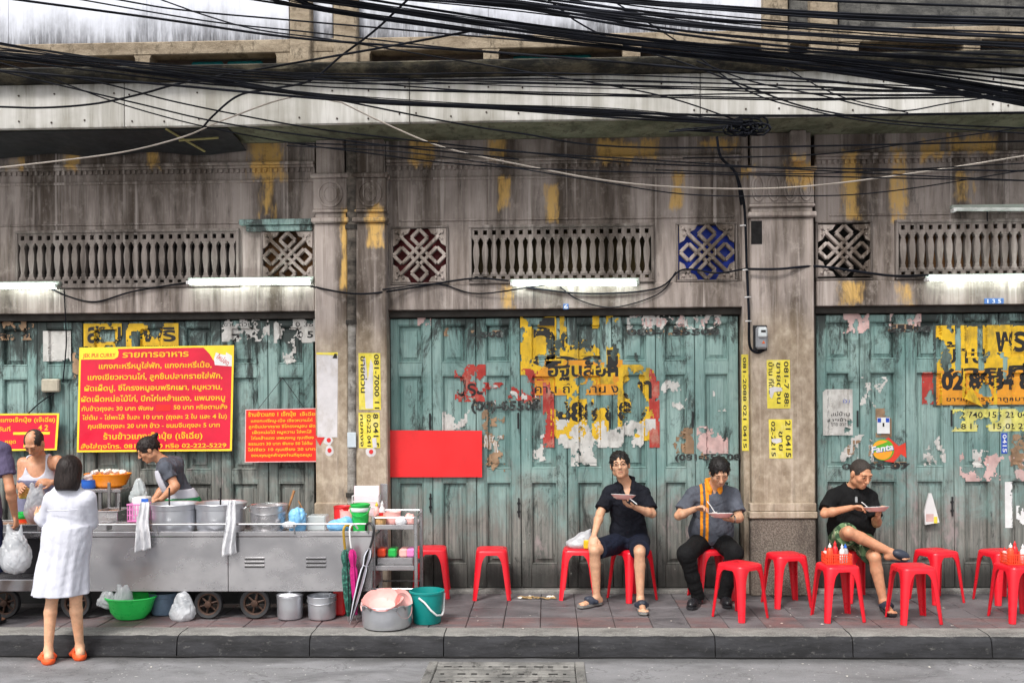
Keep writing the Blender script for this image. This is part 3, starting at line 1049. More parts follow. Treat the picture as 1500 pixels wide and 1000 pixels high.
# ================================================================== soft bodies: distance fields turned into one continuous skin
class Vol:
    def __init__(self, lo, hi, h):
        self.lo, self.h = np.array(lo, float), h
        self.n = np.maximum(4, np.ceil((np.array(hi, float) - self.lo) / h).astype(int) + 1)
        self.D = np.full(self.n, 1.0, np.float32)

    def win(self, lo, hi):
        a = np.clip(np.floor((np.array(lo) - self.lo) / self.h).astype(int), 0, self.n)
        b = np.clip(np.ceil((np.array(hi) - self.lo) / self.h).astype(int) + 1, 0, self.n)
        if (b - a).min() <= 0:
            return None, None
        sl = tuple(slice(i, j) for i, j in zip(a, b))
        g = [(self.lo[k] + self.h * np.arange(a[k], b[k])).astype(np.float32) for k in range(3)]
        return sl, (g[0][:, None, None], g[1][None, :, None], g[2][None, None, :])

    def put(self, fn, lo, hi, k=.02, sub=False):
        pad = k * 1.3 + 3 * self.h
        sl, g = self.win(np.array(lo) - pad, np.array(hi) + pad)
        if sl is None:
            return self
        d = fn(*g).astype(np.float32)
        a = self.D[sl]
        if sub:
            a, d = -a, d
        k = max(k, 1e-4)
        t = np.clip(.5 + .5 * (a - d) / k, 0, 1)
        r = a * (1 - t) + d * t - k * t * (1 - t)
        self.D[sl] = -r if sub else r
        return self

    def cap(self, a, b, ra, rb=None, k=.02, sub=False):
        rb = ra if rb is None else rb
        a, b = np.array(a, float), np.array(b, float)
        ab = b - a
        L = max(1e-9, ab @ ab)

        def fn(x, y, z):
            px, py, pz = x - a[0], y - a[1], z - a[2]
            t = np.clip((px * ab[0] + py * ab[1] + pz * ab[2]) / L, 0, 1)
            return np.sqrt((px - t * ab[0]) ** 2 + (py - t * ab[1]) ** 2 + (pz - t * ab[2]) ** 2) - (ra + (rb - ra) * t)
        r = max(ra, rb)
        return self.put(fn, np.minimum(a, b) - r, np.maximum(a, b) + r, k, sub)

    def ell(self, c, r, ax=None, k=.02, sub=False):
        c, r = np.array(c, float), np.array(r, float)
        A = np.eye(3) if ax is None else np.array([list(v) for v in ax], float)
        m = r.min()

        def fn(x, y, z):
            p = (x - c[0], y - c[1], z - c[2])
            q = [(p[0] * A[i, 0] + p[1] * A[i, 1] + p[2] * A[i, 2]) / r[i] for i in range(3)]
            k0 = np.sqrt(q[0] ** 2 + q[1] ** 2 + q[2] ** 2)
            k1 = np.sqrt((q[0] / r[0]) ** 2 + (q[1] / r[1]) ** 2 + (q[2] / r[2]) ** 2)
            return np.where(k1 > 1e-6, k0 * (k0 - 1) / np.maximum(k1, 1e-6), -m)
        e = np.sqrt(((A * r[:, None]) ** 2).sum(0))
        return self.put(fn, c - e, c + e, k, sub)

    def box(self, c, half, ax=None, rd=.01, k=.01, sub=False):
        c, hf = np.array(c, float), np.array(half, float) - rd
        A = np.eye(3) if ax is None else np.array([list(v) for v in ax], float)

        def fn(x, y, z):
            p = (x - c[0], y - c[1], z - c[2])
            q = [np.abs(p[0] * A[i, 0] + p[1] * A[i, 1] + p[2] * A[i, 2]) - hf[i] for i in range(3)]
            o = np.sqrt(sum(np.maximum(v, 0) ** 2 for v in q))
            return o + np.minimum(np.maximum(np.maximum(q[0], q[1]), q[2]), 0) - rd
        e = (np.abs(A) * np.array(half)[:, None]).sum(0)
        return self.put(fn, c - e, c + e, k, sub)

    def cut(self, p, n, k=.004):
        """keep what lies behind the plane through p with normal n"""
        p, n = np.array(p, float), np.array(n, float)
        n = n / np.linalg.norm(n)
        g = [(self.lo[i] + self.h * np.arange(self.n[i])).astype(np.float32) for i in range(3)]
        d = ((g[0] - p[0]) * n[0])[:, None, None] + ((g[1] - p[1]) * n[1])[None, :, None] + ((g[2] - p[2]) * n[2])[None, None, :]
        self.D = np.maximum(self.D, d)
        return self

    def wrinkle(self, amp, f=22, seed=0, stretch=(1, 1, 1)):
        rs = np.random.RandomState(seed)
        g = [(self.lo[i] + self.h * np.arange(self.n[i])).astype(np.float32) * stretch[i] for i in range(3)]
        w = np.zeros(self.n, np.float32)
        for o in range(4):
            v = rs.normal(size=3); v /= np.linalg.norm(v)
            u = rs.normal(size=3); u /= np.linalg.norm(u)
            ff = f * (1 + .55 * o)
            ph = ff * ((g[0] * v[0])[:, None, None] + (g[1] * v[1])[None, :, None] + (g[2] * v[2])[None, None, :])
            wp = ff * .6 * ((g[0] * u[0])[:, None, None] + (g[1] * u[1])[None, :, None] + (g[2] * u[2])[None, None, :])
            w += (np.abs(np.sin(ph + 1.6 * np.sin(wp + o) + o * 1.7)) - .6) / (1 + .7 * o)
        self.D -= (amp * .8) * w
        return self

    def mesh(self, name, mat, smooth_it=1):
        D = self.D
        s = D < 0
        c8 = [s[i:s.shape[0] - 1 + i, j:s.shape[1] - 1 + j, k:s.shape[2] - 1 + k] for i in (0, 1) for j in (0, 1) for k in (0, 1)]
        anyv = np.logical_or.reduce(c8)
        allv = np.logical_and.reduce(c8)
        ids = np.argwhere(anyv & ~allv)
        if len(ids) == 0:
            ids = np.zeros((0, 3), int)
        imap = np.full(anyv.shape, -1, np.int32)
        imap[ids[:, 0], ids[:, 1], ids[:, 2]] = np.arange(len(ids))
        corners = np.array([(i, j, k) for i in (0, 1) for j in (0, 1) for k in (0, 1)])
        V = np.stack([D[ids[:, 0] + c[0], ids[:, 1] + c[1], ids[:, 2] + c[2]] for c in corners], 1)
        acc = np.zeros((len(ids), 3)); cnt = np.zeros(len(ids))
        for a in range(8):
            for b in range(a + 1, 8):
                if np.abs(corners[a] - corners[b]).sum() != 1:
                    continue
                va, vb = V[:, a], V[:, b]
                x = (va < 0) != (vb < 0)
                t = np.where(x, va / np.where(x, va - vb, 1), 0)
                acc[x] += (corners[a] + t[:, None] * (corners[b] - corners[a]))[x]
                cnt += x
        P = self.lo + self.h * (ids + acc / np.maximum(cnt, 1)[:, None])
        F = []
        for ax in range(3):
            sl0 = [slice(None)] * 3; sl1 = [slice(None)] * 3
            sl0[ax] = slice(0, -1); sl1[ax] = slice(1, None)
            diff = s[tuple(sl0)] != s[tuple(sl1)]
            e = np.argwhere(diff)
            b, c = [i for i in range(3) if i != ax]
            ok = (e[:, b] > 0) & (e[:, c] > 0) & (e[:, b] < s.shape[b] - 1) & (e[:, c] < s.shape[c] - 1)
            e = e[ok]
            if not len(e): continue
            q = []
            for (db, dc) in ((0, 0), (-1, 0), (-1, -1), (0, -1)):
                f = e.copy(); f[:, b] += db; f[:, c] += dc
                q.append(imap[f[:, 0], f[:, 1], f[:, 2]])
            q = np.stack(q, 1)
            inside = s[e[:, 0], e[:, 1], e[:, 2]]
            flip = inside if ax != 1 else ~inside
            q[~flip] = q[~flip][:, ::-1]
            F.append(q)
        F = np.concatenate(F) if F else np.zeros((0, 4), int)
        F = F[(F >= 0).all(1)]
        for _ in range(smooth_it):
            nb = np.zeros_like(P); n_ = np.zeros(len(P))
            for i in range(4):
                a, b = F[:, i], F[:, (i + 1) % 4]
                np.add.at(nb, a, P[b]); np.add.at(n_, a, 1)
                np.add.at(nb, b, P[a]); np.add.at(n_, b, 1)
            P = P * .5 + .5 * nb / np.maximum(n_, 1)[:, None]
        me = bpy.data.meshes.new(name)
        me.vertices.add(len(P)); me.vertices.foreach_set('co', P.astype(np.float32).ravel())
        me.loops.add(len(F) * 4); me.loops.foreach_set('vertex_index', F.astype(np.int32).ravel())
        me.polygons.add(len(F))
        me.polygons.foreach_set('loop_start', (np.arange(len(F)) * 4).astype(np.int32))
        me.polygons.foreach_set('loop_total', np.full(len(F), 4, np.int32))
        me.polygons.foreach_set('use_smooth', np.ones(len(F), bool))
        me.materials.append(mat)
        me.update(calc_edges=True)
        me.validate()
        return me


def npv(v): return np.array(list(v), float)
def unit(v):
    v = npv(v); return v / max(1e-9, np.linalg.norm(v))


# ================================================================== people
def skin(name, c):
    m = NT(name)
    f = m.noise(30, 4, .6)
    b = m.noise(9, 3, .6, (2, 2, 2))
    s = m.mix(m.ramp(f, .3, .7), tuple(v * .88 for v in c), tuple(min(1, v * 1.1) for v in c))
    s = m.mix(m.math('MULTIPLY', m.ramp(b, .5, .7), .35), s, (c[0] * .95, c[1] * .72, c[2] * .62))
    m.col(s)
    m.rough(.48)
    m.b.inputs['Subsurface Weight'].default_value = .12
    m.b.inputs['Subsurface Radius'].default_value = (.012, .005, .003)
    m.b.inputs['Subsurface Scale'].default_value = .5
    return m.m


def cloth(name, c, var=.12, weave=.25, rough=.85):
    m = NT(name)
    f = m.noise((6, 6, 6), 4, .6)
    s = m.mix(m.ramp(f, .3, .7), tuple(v * (1 - var) for v in c), tuple(min(1, v * (1 + var)) for v in c))
    m.col(s)
    m.rough(rough)
    m.b.inputs['Specular IOR Level'].default_value = .25
    m.bump(m.math('ADD', m.math('MULTIPLY', m.noise((260, 260, 260), 2, .6), .12), m.math('ADD', m.noise((24, 24, 13), 3, .5, (1, 5, 2), 1.2), m.math('MULTIPLY', m.noise((9, 9, 5), 2, .5, (3, 1, 2), 1.5), 1.2))), .55 + weave, .014)
    return m.m


SK_TAN = skin('tan_skin', lin(200, 154, 124))
SK_PALE = skin('light_skin', lin(218, 168, 134))
SK_WARM = skin('warm_skin', lin(194, 140, 108))
def hair_mat(name, c):
    m = NT(name)
    f = m.noise((160, 160, 18), 3, .6)
    m.col(m.mix(m.ramp(f, .35, .65), tuple(v * .45 for v in c), tuple(v * 1.5 for v in c)))
    m.rough(.55)
    m.b.inputs['Specular IOR Level'].default_value = .28
    m.bump(f, .5, .004)
    return m.m


M_HAIR = hair_mat('black_hair', (.009, .007, .007))
M_HAIRB = hair_mat('dark_brown_hair', (.016, .010, .009))
M_HAIRS = simple('shaved_hair', (.030, .022, .018), .8, 0, .5, 90, .4, 200)
M_EYE = simple('dark_eye', (.012, .009, .008), .25)
M_LIP = simple('lip', lin(160, 88, 74), .5)
C_NAVY = cloth('navy_black_cloth', lin(16, 18, 28), .2)
C_NAVYS = cloth('navy_shorts_cloth', lin(20, 25, 42), .2)
C_GREY = cloth('slate_grey_cloth', lin(80, 84, 94))
C_ORANGE = cloth('orange_cloth', lin(226, 140, 34))
C_BLACK = cloth('black_cloth', lin(14, 14, 16), .2)
C_WHITE = cloth('white_cotton', lin(200, 201, 212), .03, -.25)
C_PURPLE = cloth('slate_purple_cloth', lin(84, 76, 102))
C_GREEN = cloth('green_apron_cloth', lin(36, 128, 78))
C_KHAKI = cloth('khaki_lining_cloth', lin(150, 150, 120))
C_BLUEJ = cloth('dark_blue_cloth', lin(28, 34, 66), .2)


def camo():
    m = NT('green_camouflage_cloth')
    a = m.noise(16, 2, .5, (1, 1, 1)); b = m.noise(20, 2, .5, (5, 5, 2))
    c = m.mix(m.ramp(a, .5, .53), lin(92, 122, 84), lin(44, 70, 46))
    c = m.mix(m.ramp(b, .56, .59), c, lin(150, 160, 128))
    m.col(c); m.rough(.9)
    return m.m


C_CAMO = camo()


def torso(V, J, g=0.0, k=.05, sc=1.0, low=True):
    P, N, S = npv(J['pelvis']), npv(J['neck']), [npv(s) for s in J['sh']]
    up = unit(N - P)
    lat = unit(S[1] - S[0])
    fw = unit(np.cross(lat, up)); fw = fw if fw @ npv(J['face']) > 0 or J.get('fwd') is None else fw
    if J.get('fwd') is not None and fw @ npv(J['fwd']) < 0: fw = -fw
    L = np.linalg.norm(N - P)
    ax = (lat, fw, up)
    fat = J.get('belly', 1.0)
    if low:
        V.ell(P, (.165 * sc + g, .125 * sc + g, .12 * sc + g), ax, k)
    V.ell(P + up * L * .30 + fw * .015 * fat, (.142 * sc * fat + g, .112 * sc * fat + g, .17 + g), ax, k)
    V.ell(P + up * L * .66 + fw * .01, (.160 * sc + g, .115 * sc + g, .19 + g), ax, k)
    dn = up * .035
    V.cap(S[0] * .88 + S[1] * .12 - dn, S[1] * .88 + S[0] * .12 - dn, .054 * sc + g, None, k)
    for s in S:
        V.cap(N - up * .005, s - up * .012, .036 * sc + g, .042 * sc + g, k * .7)
    if g > .008:                      # cloth hangs loose round the waist
        V.ell(P + up * .10, (.160 * sc * fat + g, .125 * sc * fat + g, .15), ax, k)
    return lat, fw, up


def hand(V, w, f, n, side, curl=.6, sc=1.0, spread=.2):
    """palm, four bent fingers and a thumb; f points along the fingers, n out of the palm, side tells where the thumb lies"""
    w, f, n = npv(w), unit(f), npv(n)
    n = unit(n - f * (n @ f))
    l = np.cross(f, n) * side
    V.ell(w + f * .045 * sc, (.040 * sc, .052 * sc, .017 * sc), (l, f, n), .012)
    for i, (o, ln) in enumerate(((.030, .062), (.010, .070), (-.011, .066), (-.030, .052))):
        b = w + f * (.078 - abs(o) * .2) * sc + l * o * sc
        d1 = unit(f * math.cos(curl * .7) + n * math.sin(curl * .7) + l * o * spread * 8)
        d2 = unit(f * math.cos(curl * 1.7) + n * math.sin(curl * 1.7) + l * o * spread * 4)
        m_ = b + d1 * ln * .55 * sc
        V.cap(b - f * .02 * sc, m_, .0098 * sc, .0088 * sc, .005)
        V.cap(m_, m_ + d2 * ln * .5 * sc, .0088 * sc, .0074 * sc, .004)
    b = w + f * .022 * sc + l * .026 * sc
    d1 = unit(f * .62 + l * .62 + n * .35)
    m_ = b + d1 * .042 * sc
    V.cap(b, m_, .0125 * sc, .0105 * sc, .008)
    V.cap(m_, m_ + unit(f * .9 + l * .1 + n * .4) * .032 * sc, .0100 * sc, .0082 * sc, .004)


def head_axes(J):
    F = unit(J['face']); u = npv(J.get('hup', (0, 0, 1)))
    u = unit(u - F * (u @ F))
    return np.cross(u, F), F, u


def head(V, J, hs=1.0):
    l, f, u = head_axes(J)
    c = npv(J['head'])
    p = lambda a, b, d: c + (l * a + f * b + u * d) * hs
    ax = (l, f, u)
    V.ell(p(0, -.012, .022), np.array((.075, .096, .090)) * hs, ax, .02)
    V.ell(p(0, .022, -.04), np.array((.060, .066, .078)) * hs, ax, .03)
    V.ell(p(0, .056, -.098), np.array((.026, .022, .020)) * hs, ax, .03)
    for s in (-1, 1):
        V.ell(p(s * .040, .058, -.028), np.array((.024, .022, .022)) * hs, ax, .02)
        V.ell(p(s * .052, .0, -.07), np.array((.016, .03, .022)) * hs, ax, .03)
        V.ell(p(s * .079, -.006, -.012), np.array((.010, .021, .032)) * hs, ax, .006)
    V.cap(p(-.040, .083, .024), p(.040, .083, .024), .011 * hs, None, .018)
    for s in (-1, 1):
        V.ell(p(s * .032, .102, .003), np.array((.018, .012, .009)) * hs, ax, .012, True)
        V.ell(p(s * .032, .084, .002), np.array((.014, .012, .010)) * hs, ax, .006)
    V.cap(p(0, .090, .012), p(0, .112, -.032), .008 * hs, .0125 * hs, .010)
    for s in (-1, 1):
        V.ell(p(s * .012, .100, -.036), np.array((.009, .010, .008)) * hs, ax, .006)
    V.ell(p(0, .087, -.062), np.array((.022, .010, .007)) * hs, ax, .006)
    V.ell(p(0, .084, -.076), np.array((.019, .010, .008)) * hs, ax, .006)
    V.cap(p(-.02, .096, -.0685), p(.02, .096, -.0685), .0035, None, .004, True)
    # neck
    V.cap(npv(J['neck']) - npv((0, 0, .03)), p(0, -.028, -.06), .054 * hs, .052 * hs, .03)


def face_parts(body, J, hs, sk, brows=True, glasses=False):
    l, f, u = head_axes(J)
    c = npv(J['head'])
    p = lambda a, b, d: Vector(c + (l * a + f * b + u * d) * hs)
    for s in (-1, 1):
        t = MB()
        M = Matrix([list(l), list(f), list(u)]).transposed().to_4x4()
        t.lathe([(0.001, -.0062), (.0085, -.003), (.0115, 0), (.0085, .003), (.001, .0055)], 10, mtx=Matrix.Translation(p(s * .032, .0915, .002)) @ M, sy=.5)
        t.build('eye', M_EYE, body, smooth=True)
        if brows:
            t = MB()
            t.tube([p(s * .016, .0975, .020), p(s * .032, .096, .026), p(s * .050, .083, .021)], [.002, .003, .0018], 6)
            t.build('eyebrow', M_HAIR, body, smooth=True)
    t = MB(); t.tube([p(-.021, .091, -.0685), p(0, .0965, -.0680), p(.021, .091, -.0685)], [.002, .0035, .002], 6); t.build('mouth', M_LIP, body, smooth=True)
    if glasses:
        t = MB()
        for s in (-1, 1):
            t.tube([p(s * .034 + math.cos(a) * .024, .112, .0 + math.sin(a) * .015) for a in [i * math.pi / 8 for i in range(16)]], .0018, 5, closed=True)
            t.tube([p(s * .058, .112, .003), p(s * .080, .06, .006), p(s * .082, -.01, 0)], .0018, 5)
        t.tube([p(-.011, .113, .003), p(.011, .113, .003)], .0018, 5)
        t.build('glasses', M_BLACK, body, smooth=True)


def hair(body, J, hs, style, mat):
    l, f, u = head_axes(J)
    c = npv(J['head'])
    p = lambda a, b, d: c + (l * a + f * b + u * d) * hs
    ax = (l, f, u)
    lo, hi = c - .24, c + .24
    V = Vol(lo, hi, .0052)
    grow = {'short': .012, 'shaved': .003, 'bald': .006, 'bob': .02, 'bun': .012}[style]
    V.ell(p(0, -.013, .024), np.array((.075 + grow, .097 + grow, .090 + grow)) * hs, ax, .01)
    if style == 'bob':
        for s in (-1, 1):
            V.ell(p(s * .052, -.02, -.065), np.array((.050, .075, .12)) * hs, ax, .03)
        V.ell(p(0, -.065, -.07), np.array((.088, .052, .125)) * hs, ax, .03)
        V.wrinkle(.005, 75, 5, (1, 1, .12))
        V.wrinkle(.003, 150, 8, (1, 1, .08))
        V.cut(p(0, 0, -.165), -u)
        V.ell(p(0, .085, -.05), np.array((.062, .075, .10)) * hs, ax, .01, True)
    elif style == 'bun':
        V.ell(p(0, -.105, .075), np.array((.034, .034, .032)) * hs, ax, .008)
        V.ell(p(.02, -.135, .09), np.array((.022, .022, .02)) * hs, ax, .008)
        V.wrinkle(.003, 60, 5)
        V.ell(p(0, .088, -.03), np.array((.066, .085, .088)) * hs, ax, .012, True)
        V.box(p(0, .02, -.115), (.12, .2, .085), ax, .01, .01, True)
    else:
        V.wrinkle(.0025 if style == 'short' else .0035, 70 if style == 'short' else 130, 3)
        V.ell(p(0, .09, -.035), np.array((.070, .082, {'short': .100, 'shaved': .108, 'bald': .112}[style])) * hs, ax, .012, True)
        V.box(p(0, .03, -.11), (.12, .15, .085), ax, .01, .008, True)
        V.cut(p(0, 0, -.085 if style == 'short' else -.05), -u * 1.0 - f * -.25)
        for s in (-1, 1):
            V.ell(p(s * .085, .0, -.012), np.array((.02, .03, .036)) * hs, ax, .004, True)
        if style == 'bald':
            V.ell(p(0, .055, .10), np.array((.052, .105, .075)) * hs, ax, .01, True)
    if style != 'bob':
        rs = np.random.RandomState(len(style) + int(abs(c[0]) * 10))
        top = p(0, -.02, .115)
        for _ in range(420):
            q = rs.normal(size=3); q /= np.linalg.norm(q)
            g_ = grow - .004
            b_ = p(q[0] * (.075 + g_), -.013 + q[1] * (.097 + g_), .024 + q[2] * (.090 + g_))
            ii = np.round((b_ - V.lo) / V.h).astype(int)
            if V.D[tuple(ii)] > .004: continue
            nn = unit(b_ - c)
            tn = unit(npv(b_) - top); tn = unit(tn - nn * (tn @ nn) + rs.normal(size=3) * .18)
            ln = {'short': .022, 'shaved': .004, 'bald': .010, 'bun': .02}[style]
            V.cap(b_, b_ + tn * ln + nn * .004 * (style == 'short'), .0050, .0028, .003)
    o = link('hair', V.mesh('hair', mat), body)
    return o


def limb_arm(V, s, e, w, sc=1.0, g=0.0, k=.02):
    V.ell(npv(s) - npv((0, 0, .012)), (.047 * sc + g,) * 3, None, k)
    V.cap(s, e, .046 * sc + g, .036 * sc + g, k)
    m = npv(e) * .72 + npv(w) * .28
    V.cap(e, m, .036 * sc + g, .038 * sc + g, k)
    V.cap(m, w, .038 * sc + g, .024 * sc + g, k)


def limb_leg(V, h, kn, an, toe, sc=1.0, k=.03, foot=True, back=(0, 1, 0)):
    h, kn, an, toe = npv(h), npv(kn), npv(an), npv(toe)
    V.cap(h, kn, .082 * sc, .050 * sc, k)
    m = kn * .7 + an * .3 + npv(back) * .014
    V.cap(kn, m, .047 * sc, .049 * sc, .014)
    V.cap(m, an, .049 * sc, .031 * sc, .012)
    if foot:
        d = unit((toe - an) * npv((1, 1, 0)))
        zb = an[2] - .045
        heel = npv((an[0], an[1], zb)) - d * .03
        heel[2] = toe[2] + .012
        V.cap(an, heel, .031, .030, .02)
        tip = npv((toe[0], toe[1], toe[2]))
        lat = np.cross(d, (0, 0, 1))
        V.cap(heel, tip - d * .03, .028, .022, .02)
        V.cap(an - npv((0, 0, .01)), tip - d * .07, .028, .018, .02)
        for i in range(5):
            o = (i - 2) * .0165
            b = tip - d * (.035 + abs(i - 1.2) * .004) + lat * o
            V.cap(b, b + d * (.040 - abs(i - 1) * .005), .0105, .0095, .003)


def bounds(pts, pad=.2):
    a = np.array([npv(p) for p in pts])
    return a.min(0) - pad, a.max(0) + pad


def all_pts(J):
    out = [J['head'], J['pelvis'], J['neck']]
    for k in ('sh', 'el', 'wr', 'hip', 'kn', 'an', 'toe'):
        out += list(J.get(k, []))
    return out


def make_body(t, J, sk, hs=.95, sc=1.0, h=.0056, hands=True, feet=True, legs=True, leg_sc=1.0):
    lo, hi = bounds(all_pts(J), .17)
    V = Vol(lo, hi, h)
    torso(V, J, -.006, .05, sc)
    for i in (0, 1):
        limb_arm(V, J['sh'][i], J['el'][i], J['wr'][i], J.get('arm_sc', 1.0))
        if hands and J['hand'][i]:
            f, n, side, curl = J['hand'][i]
            hand(V, J['wr'][i], f, n, side, curl, J.get('hand_sc', 1.0))
        if legs:
            limb_leg(V, J['hip'][i], J['kn'][i], J['an'][i], J['toe'][i], leg_sc, foot=feet, back=J.get('back', (0, 1, 0)))
    head(V, J, hs)
    return link('body', V.mesh('body', sk), t)


def sleeve(V, s, e, frac, r0, r1, k=.03, wr=None):
    """a short sleeve, squared off before it is joined to the shirt"""
    s, e = npv(s), npv(e)
    S = Vol(V.lo, V.lo + V.h * (V.n - 1.001), V.h)
    S.ell(s - npv((0, 0, .012)), (r0 * .92,) * 3, None, k)
    S.cap(s - npv((0, 0, .01)), s + (e - s) * (frac + .12), r0 * .95, r1, k)
    S.wrinkle(.004, 24, int(abs(s[0] * 91)) % 97)
    sleeve_cut(S, s, e, frac, r1 * 1.2)
    a, d, k = V.D, S.D[:V.n[0], :V.n[1], :V.n[2]], .03
    t = np.clip(.5 + .5 * (a - d) / k, 0, 1)
    V.D = a * (1 - t) + d * t - k * t * (1 - t)


def sleeve_cut(V, s, e, frac, r):
    """square the sleeve's end off"""
    s, e = npv(s), npv(e)
    d = unit(e - s)
    p = s + (e - s) * frac
    V.box(p + d * .10, (r * 1.5, r * 1.5, .10), (unit(np.cross(d, (0.3, .2, .9))), unit(np.cross(d, np.cross(d, (0.3, .2, .9)))), d), .004, .006, True)


def slipper(name, an, toe, body_thing, sole_mat, strap_mat, style='slide'):
    an, toe = npv(an), npv(toe)
    d = unit((toe - an) * npv((1, 1, 0)))
    lat = np.cross(d, (0, 0, 1))
    heel = npv((an[0], an[1], toe[2])) - d * .055
    L = np.linalg.norm((toe - heel) * npv((1, 1, 0))) + .02
    t = MB()
    prof = [(0, .018), (.03, .034), (.09, .034), (.16, .042), (.22, .046), (.255, .040), (.275, .022)]
    k = L / .275
    zz = toe[2] - .024
    z1 = zz + .020
    pts = [(a * k, b) for a, b in prof] + [(a * k, -b) for a, b in reversed(prof)]
    n = len(pts)
    vs_ = [tuple(heel * npv((1, 1, 0)) + d * a + lat * b + npv((0, 0, zz))) for a, b in pts] + [tuple(heel * npv((1, 1, 0)) + d * a + lat * b * 1.04 + npv((0, 0, z1))) for a, b in pts]
    t.add(vs_, [tuple(reversed(range(n))), tuple(range(n, 2 * n))] + [(i, (i + 1) % n, n + (i + 1) % n, n + i) for i in range(n)])
    sh = t.build('sandal', sole_mat, body_thing)
    V = Vol(np.minimum(heel, toe) - .12, np.maximum(heel, toe) + .12, .005)
    if style == 'shoe':
        V.ell(toe - d * .07 + npv((0, 0, .012)), (.046, .10, .042), (lat, d, npv((0, 0, 1))), .02)
        V.ell(heel + d * .05 + npv((0, 0, .015)), (.040, .062, .05), (lat, d, npv((0, 0, 1))), .03)
        V.cut((0, 0, zz + .012), (0, 0, -1))
        link('shoe_upper', V.mesh('shoe_upper', strap_mat), sh)
    else:
        a = .50 if style == 'slide' else .62
        c = heel + d * L * a + npv((0, 0, .012))
        for q in (-1, 1):
            V.cap(c + lat * .044 * q - d * .035, c + lat * .01 * q + d * .03 + npv((0, 0, .026)), .020, .022, .01)
        V.ell(c + npv((0, 0, .004)), (.049, .044, .047), (lat, d, npv((0, 0, 1))), .01)
        V.cut((0, 0, zz + .016), (0, 0, -1))
        link('strap', V.mesh('strap', strap_mat), sh)
    return sh


def v3(px, py, d): return npv(U(px, py, d))


# ---------------------------------------------------------------- man in the navy shirt, plate in hand, looking up
def man_navy():
    J = dict(head=v3(908, 680, .33), face=(-.10, -1, .10), hup=(-.10, 0, 1), neck=v3(917, 706, .25), pelvis=v3(921, 792, .18), fwd=(0, -1, 0),
             sh=[v3(893, 720, .25), v3(942, 720, .25)], el=[v3(879, 752, .36), v3(955, 752, .36)], wr=[v3(870, 784, .55), v3(931, 743, .50)],
             hip=[v3(909, 793, .22), v3(936, 793, .22)], kn=[v3(871, 806, .60), v3(937, 808, .62)], an=[v3(874, 873, .55), v3(938, 876, .62)],
             toe=[npv(G(850, 886, .03)), npv(G(943, 896, .03))],
             hand=[((-.15, -.35, -.75), (.1, .5, -.6), 1, .55), ((-.85, -.25, .25), (.2, .1, 1), -1, .5)], belly=.95)
    J['toe'][0][2] = .034; J['toe'][1][2] = .034
    t = thing('person', 'man in navy short sleeved shirt and shorts gazing up with a plate on his palm', 'person', (J['an'][0][0], J['an'][0][1], 0))
    b = make_body(t, J, SK_TAN, 1.02, leg_sc=.98)
    face_parts(b, J, 1.02, SK_TAN, glasses=True)
    hair(t, J, 1.02, 'short', M_HAIR)
    lo, hi = bounds([J['head'], J['pelvis']] + J['sh'] + J['el'], .2)
    V = Vol(lo, hi, .006)
    lat, fw, up = torso(V, J, .012, .05, 1.0)
    for i in (0, 1):
        sleeve(V, J['sh'][i], J['el'][i], .80, .060, .068)
    V.wrinkle(.0075, 24, 2)
    V.cut(J['pelvis'] - npv((0, 0, .075)), (0, .25, -1))
    N = J['neck']
    V.cap(N - up * .06 + fw * .02, N + up * .2, .060, .066, .01, True)
    V.cap(N - up * .015 + fw * .06, N - up * .16 + fw * .13, .045, .004, .01, True)
    shirt = link('shirt', V.mesh('shirt', C_NAVY), t)
    for s in (-1, 1):                       # collar flaps
        c = MB()
        a = N + up * .045
        pts = [a - fw * .06 + lat * s * .02, a + lat * s * .068 - fw * .01 - up * .01, N + fw * .075 + lat * s * .055 - up * .035, N + fw * .10 + lat * s * .085 - up * .085]
        V2 = Vol(npv(N) - .2, npv(N) + .2, .006)
        for q in range(3):
            V2.cap(pts[q], pts[q + 1], (.014, .016, .024)[q], (.016, .024, .010)[q], .01)
        link('collar', V2.mesh('collar', C_NAVY), shirt)
    V = Vol(*bounds([J['pelvis']] + J['kn'] + J['hip'], .16), .006)
    V.ell(J['pelvis'], (.178, .14, .125), None, .04)
    for i in (0, 1):
        V.cap(J['hip'][i], J['hip'][i] * .12 + J['kn'][i] * .88, .098, .088, .04)
    V.wrinkle(.006, 18, 4)
    for i in (0, 1):
        sleeve_cut(V, J['hip'][i], J['kn'][i], .86, .13)
    link('shorts', V.mesh('shorts', C_NAVYS), t)
    for i in (0, 1):
        slipper('sandal', J['an'][i], J['toe'][i], t, M_SOLE, M_STRAP)
    return J


M_SOLE = simple('grey_rubber_sole', lin(120, 118, 116), .7)
M_STRAP = simple('dark_blue_strap', lin(46, 52, 66), .6)
M_SHOE = simple('black_leather', (.015, .015, .018), .3)


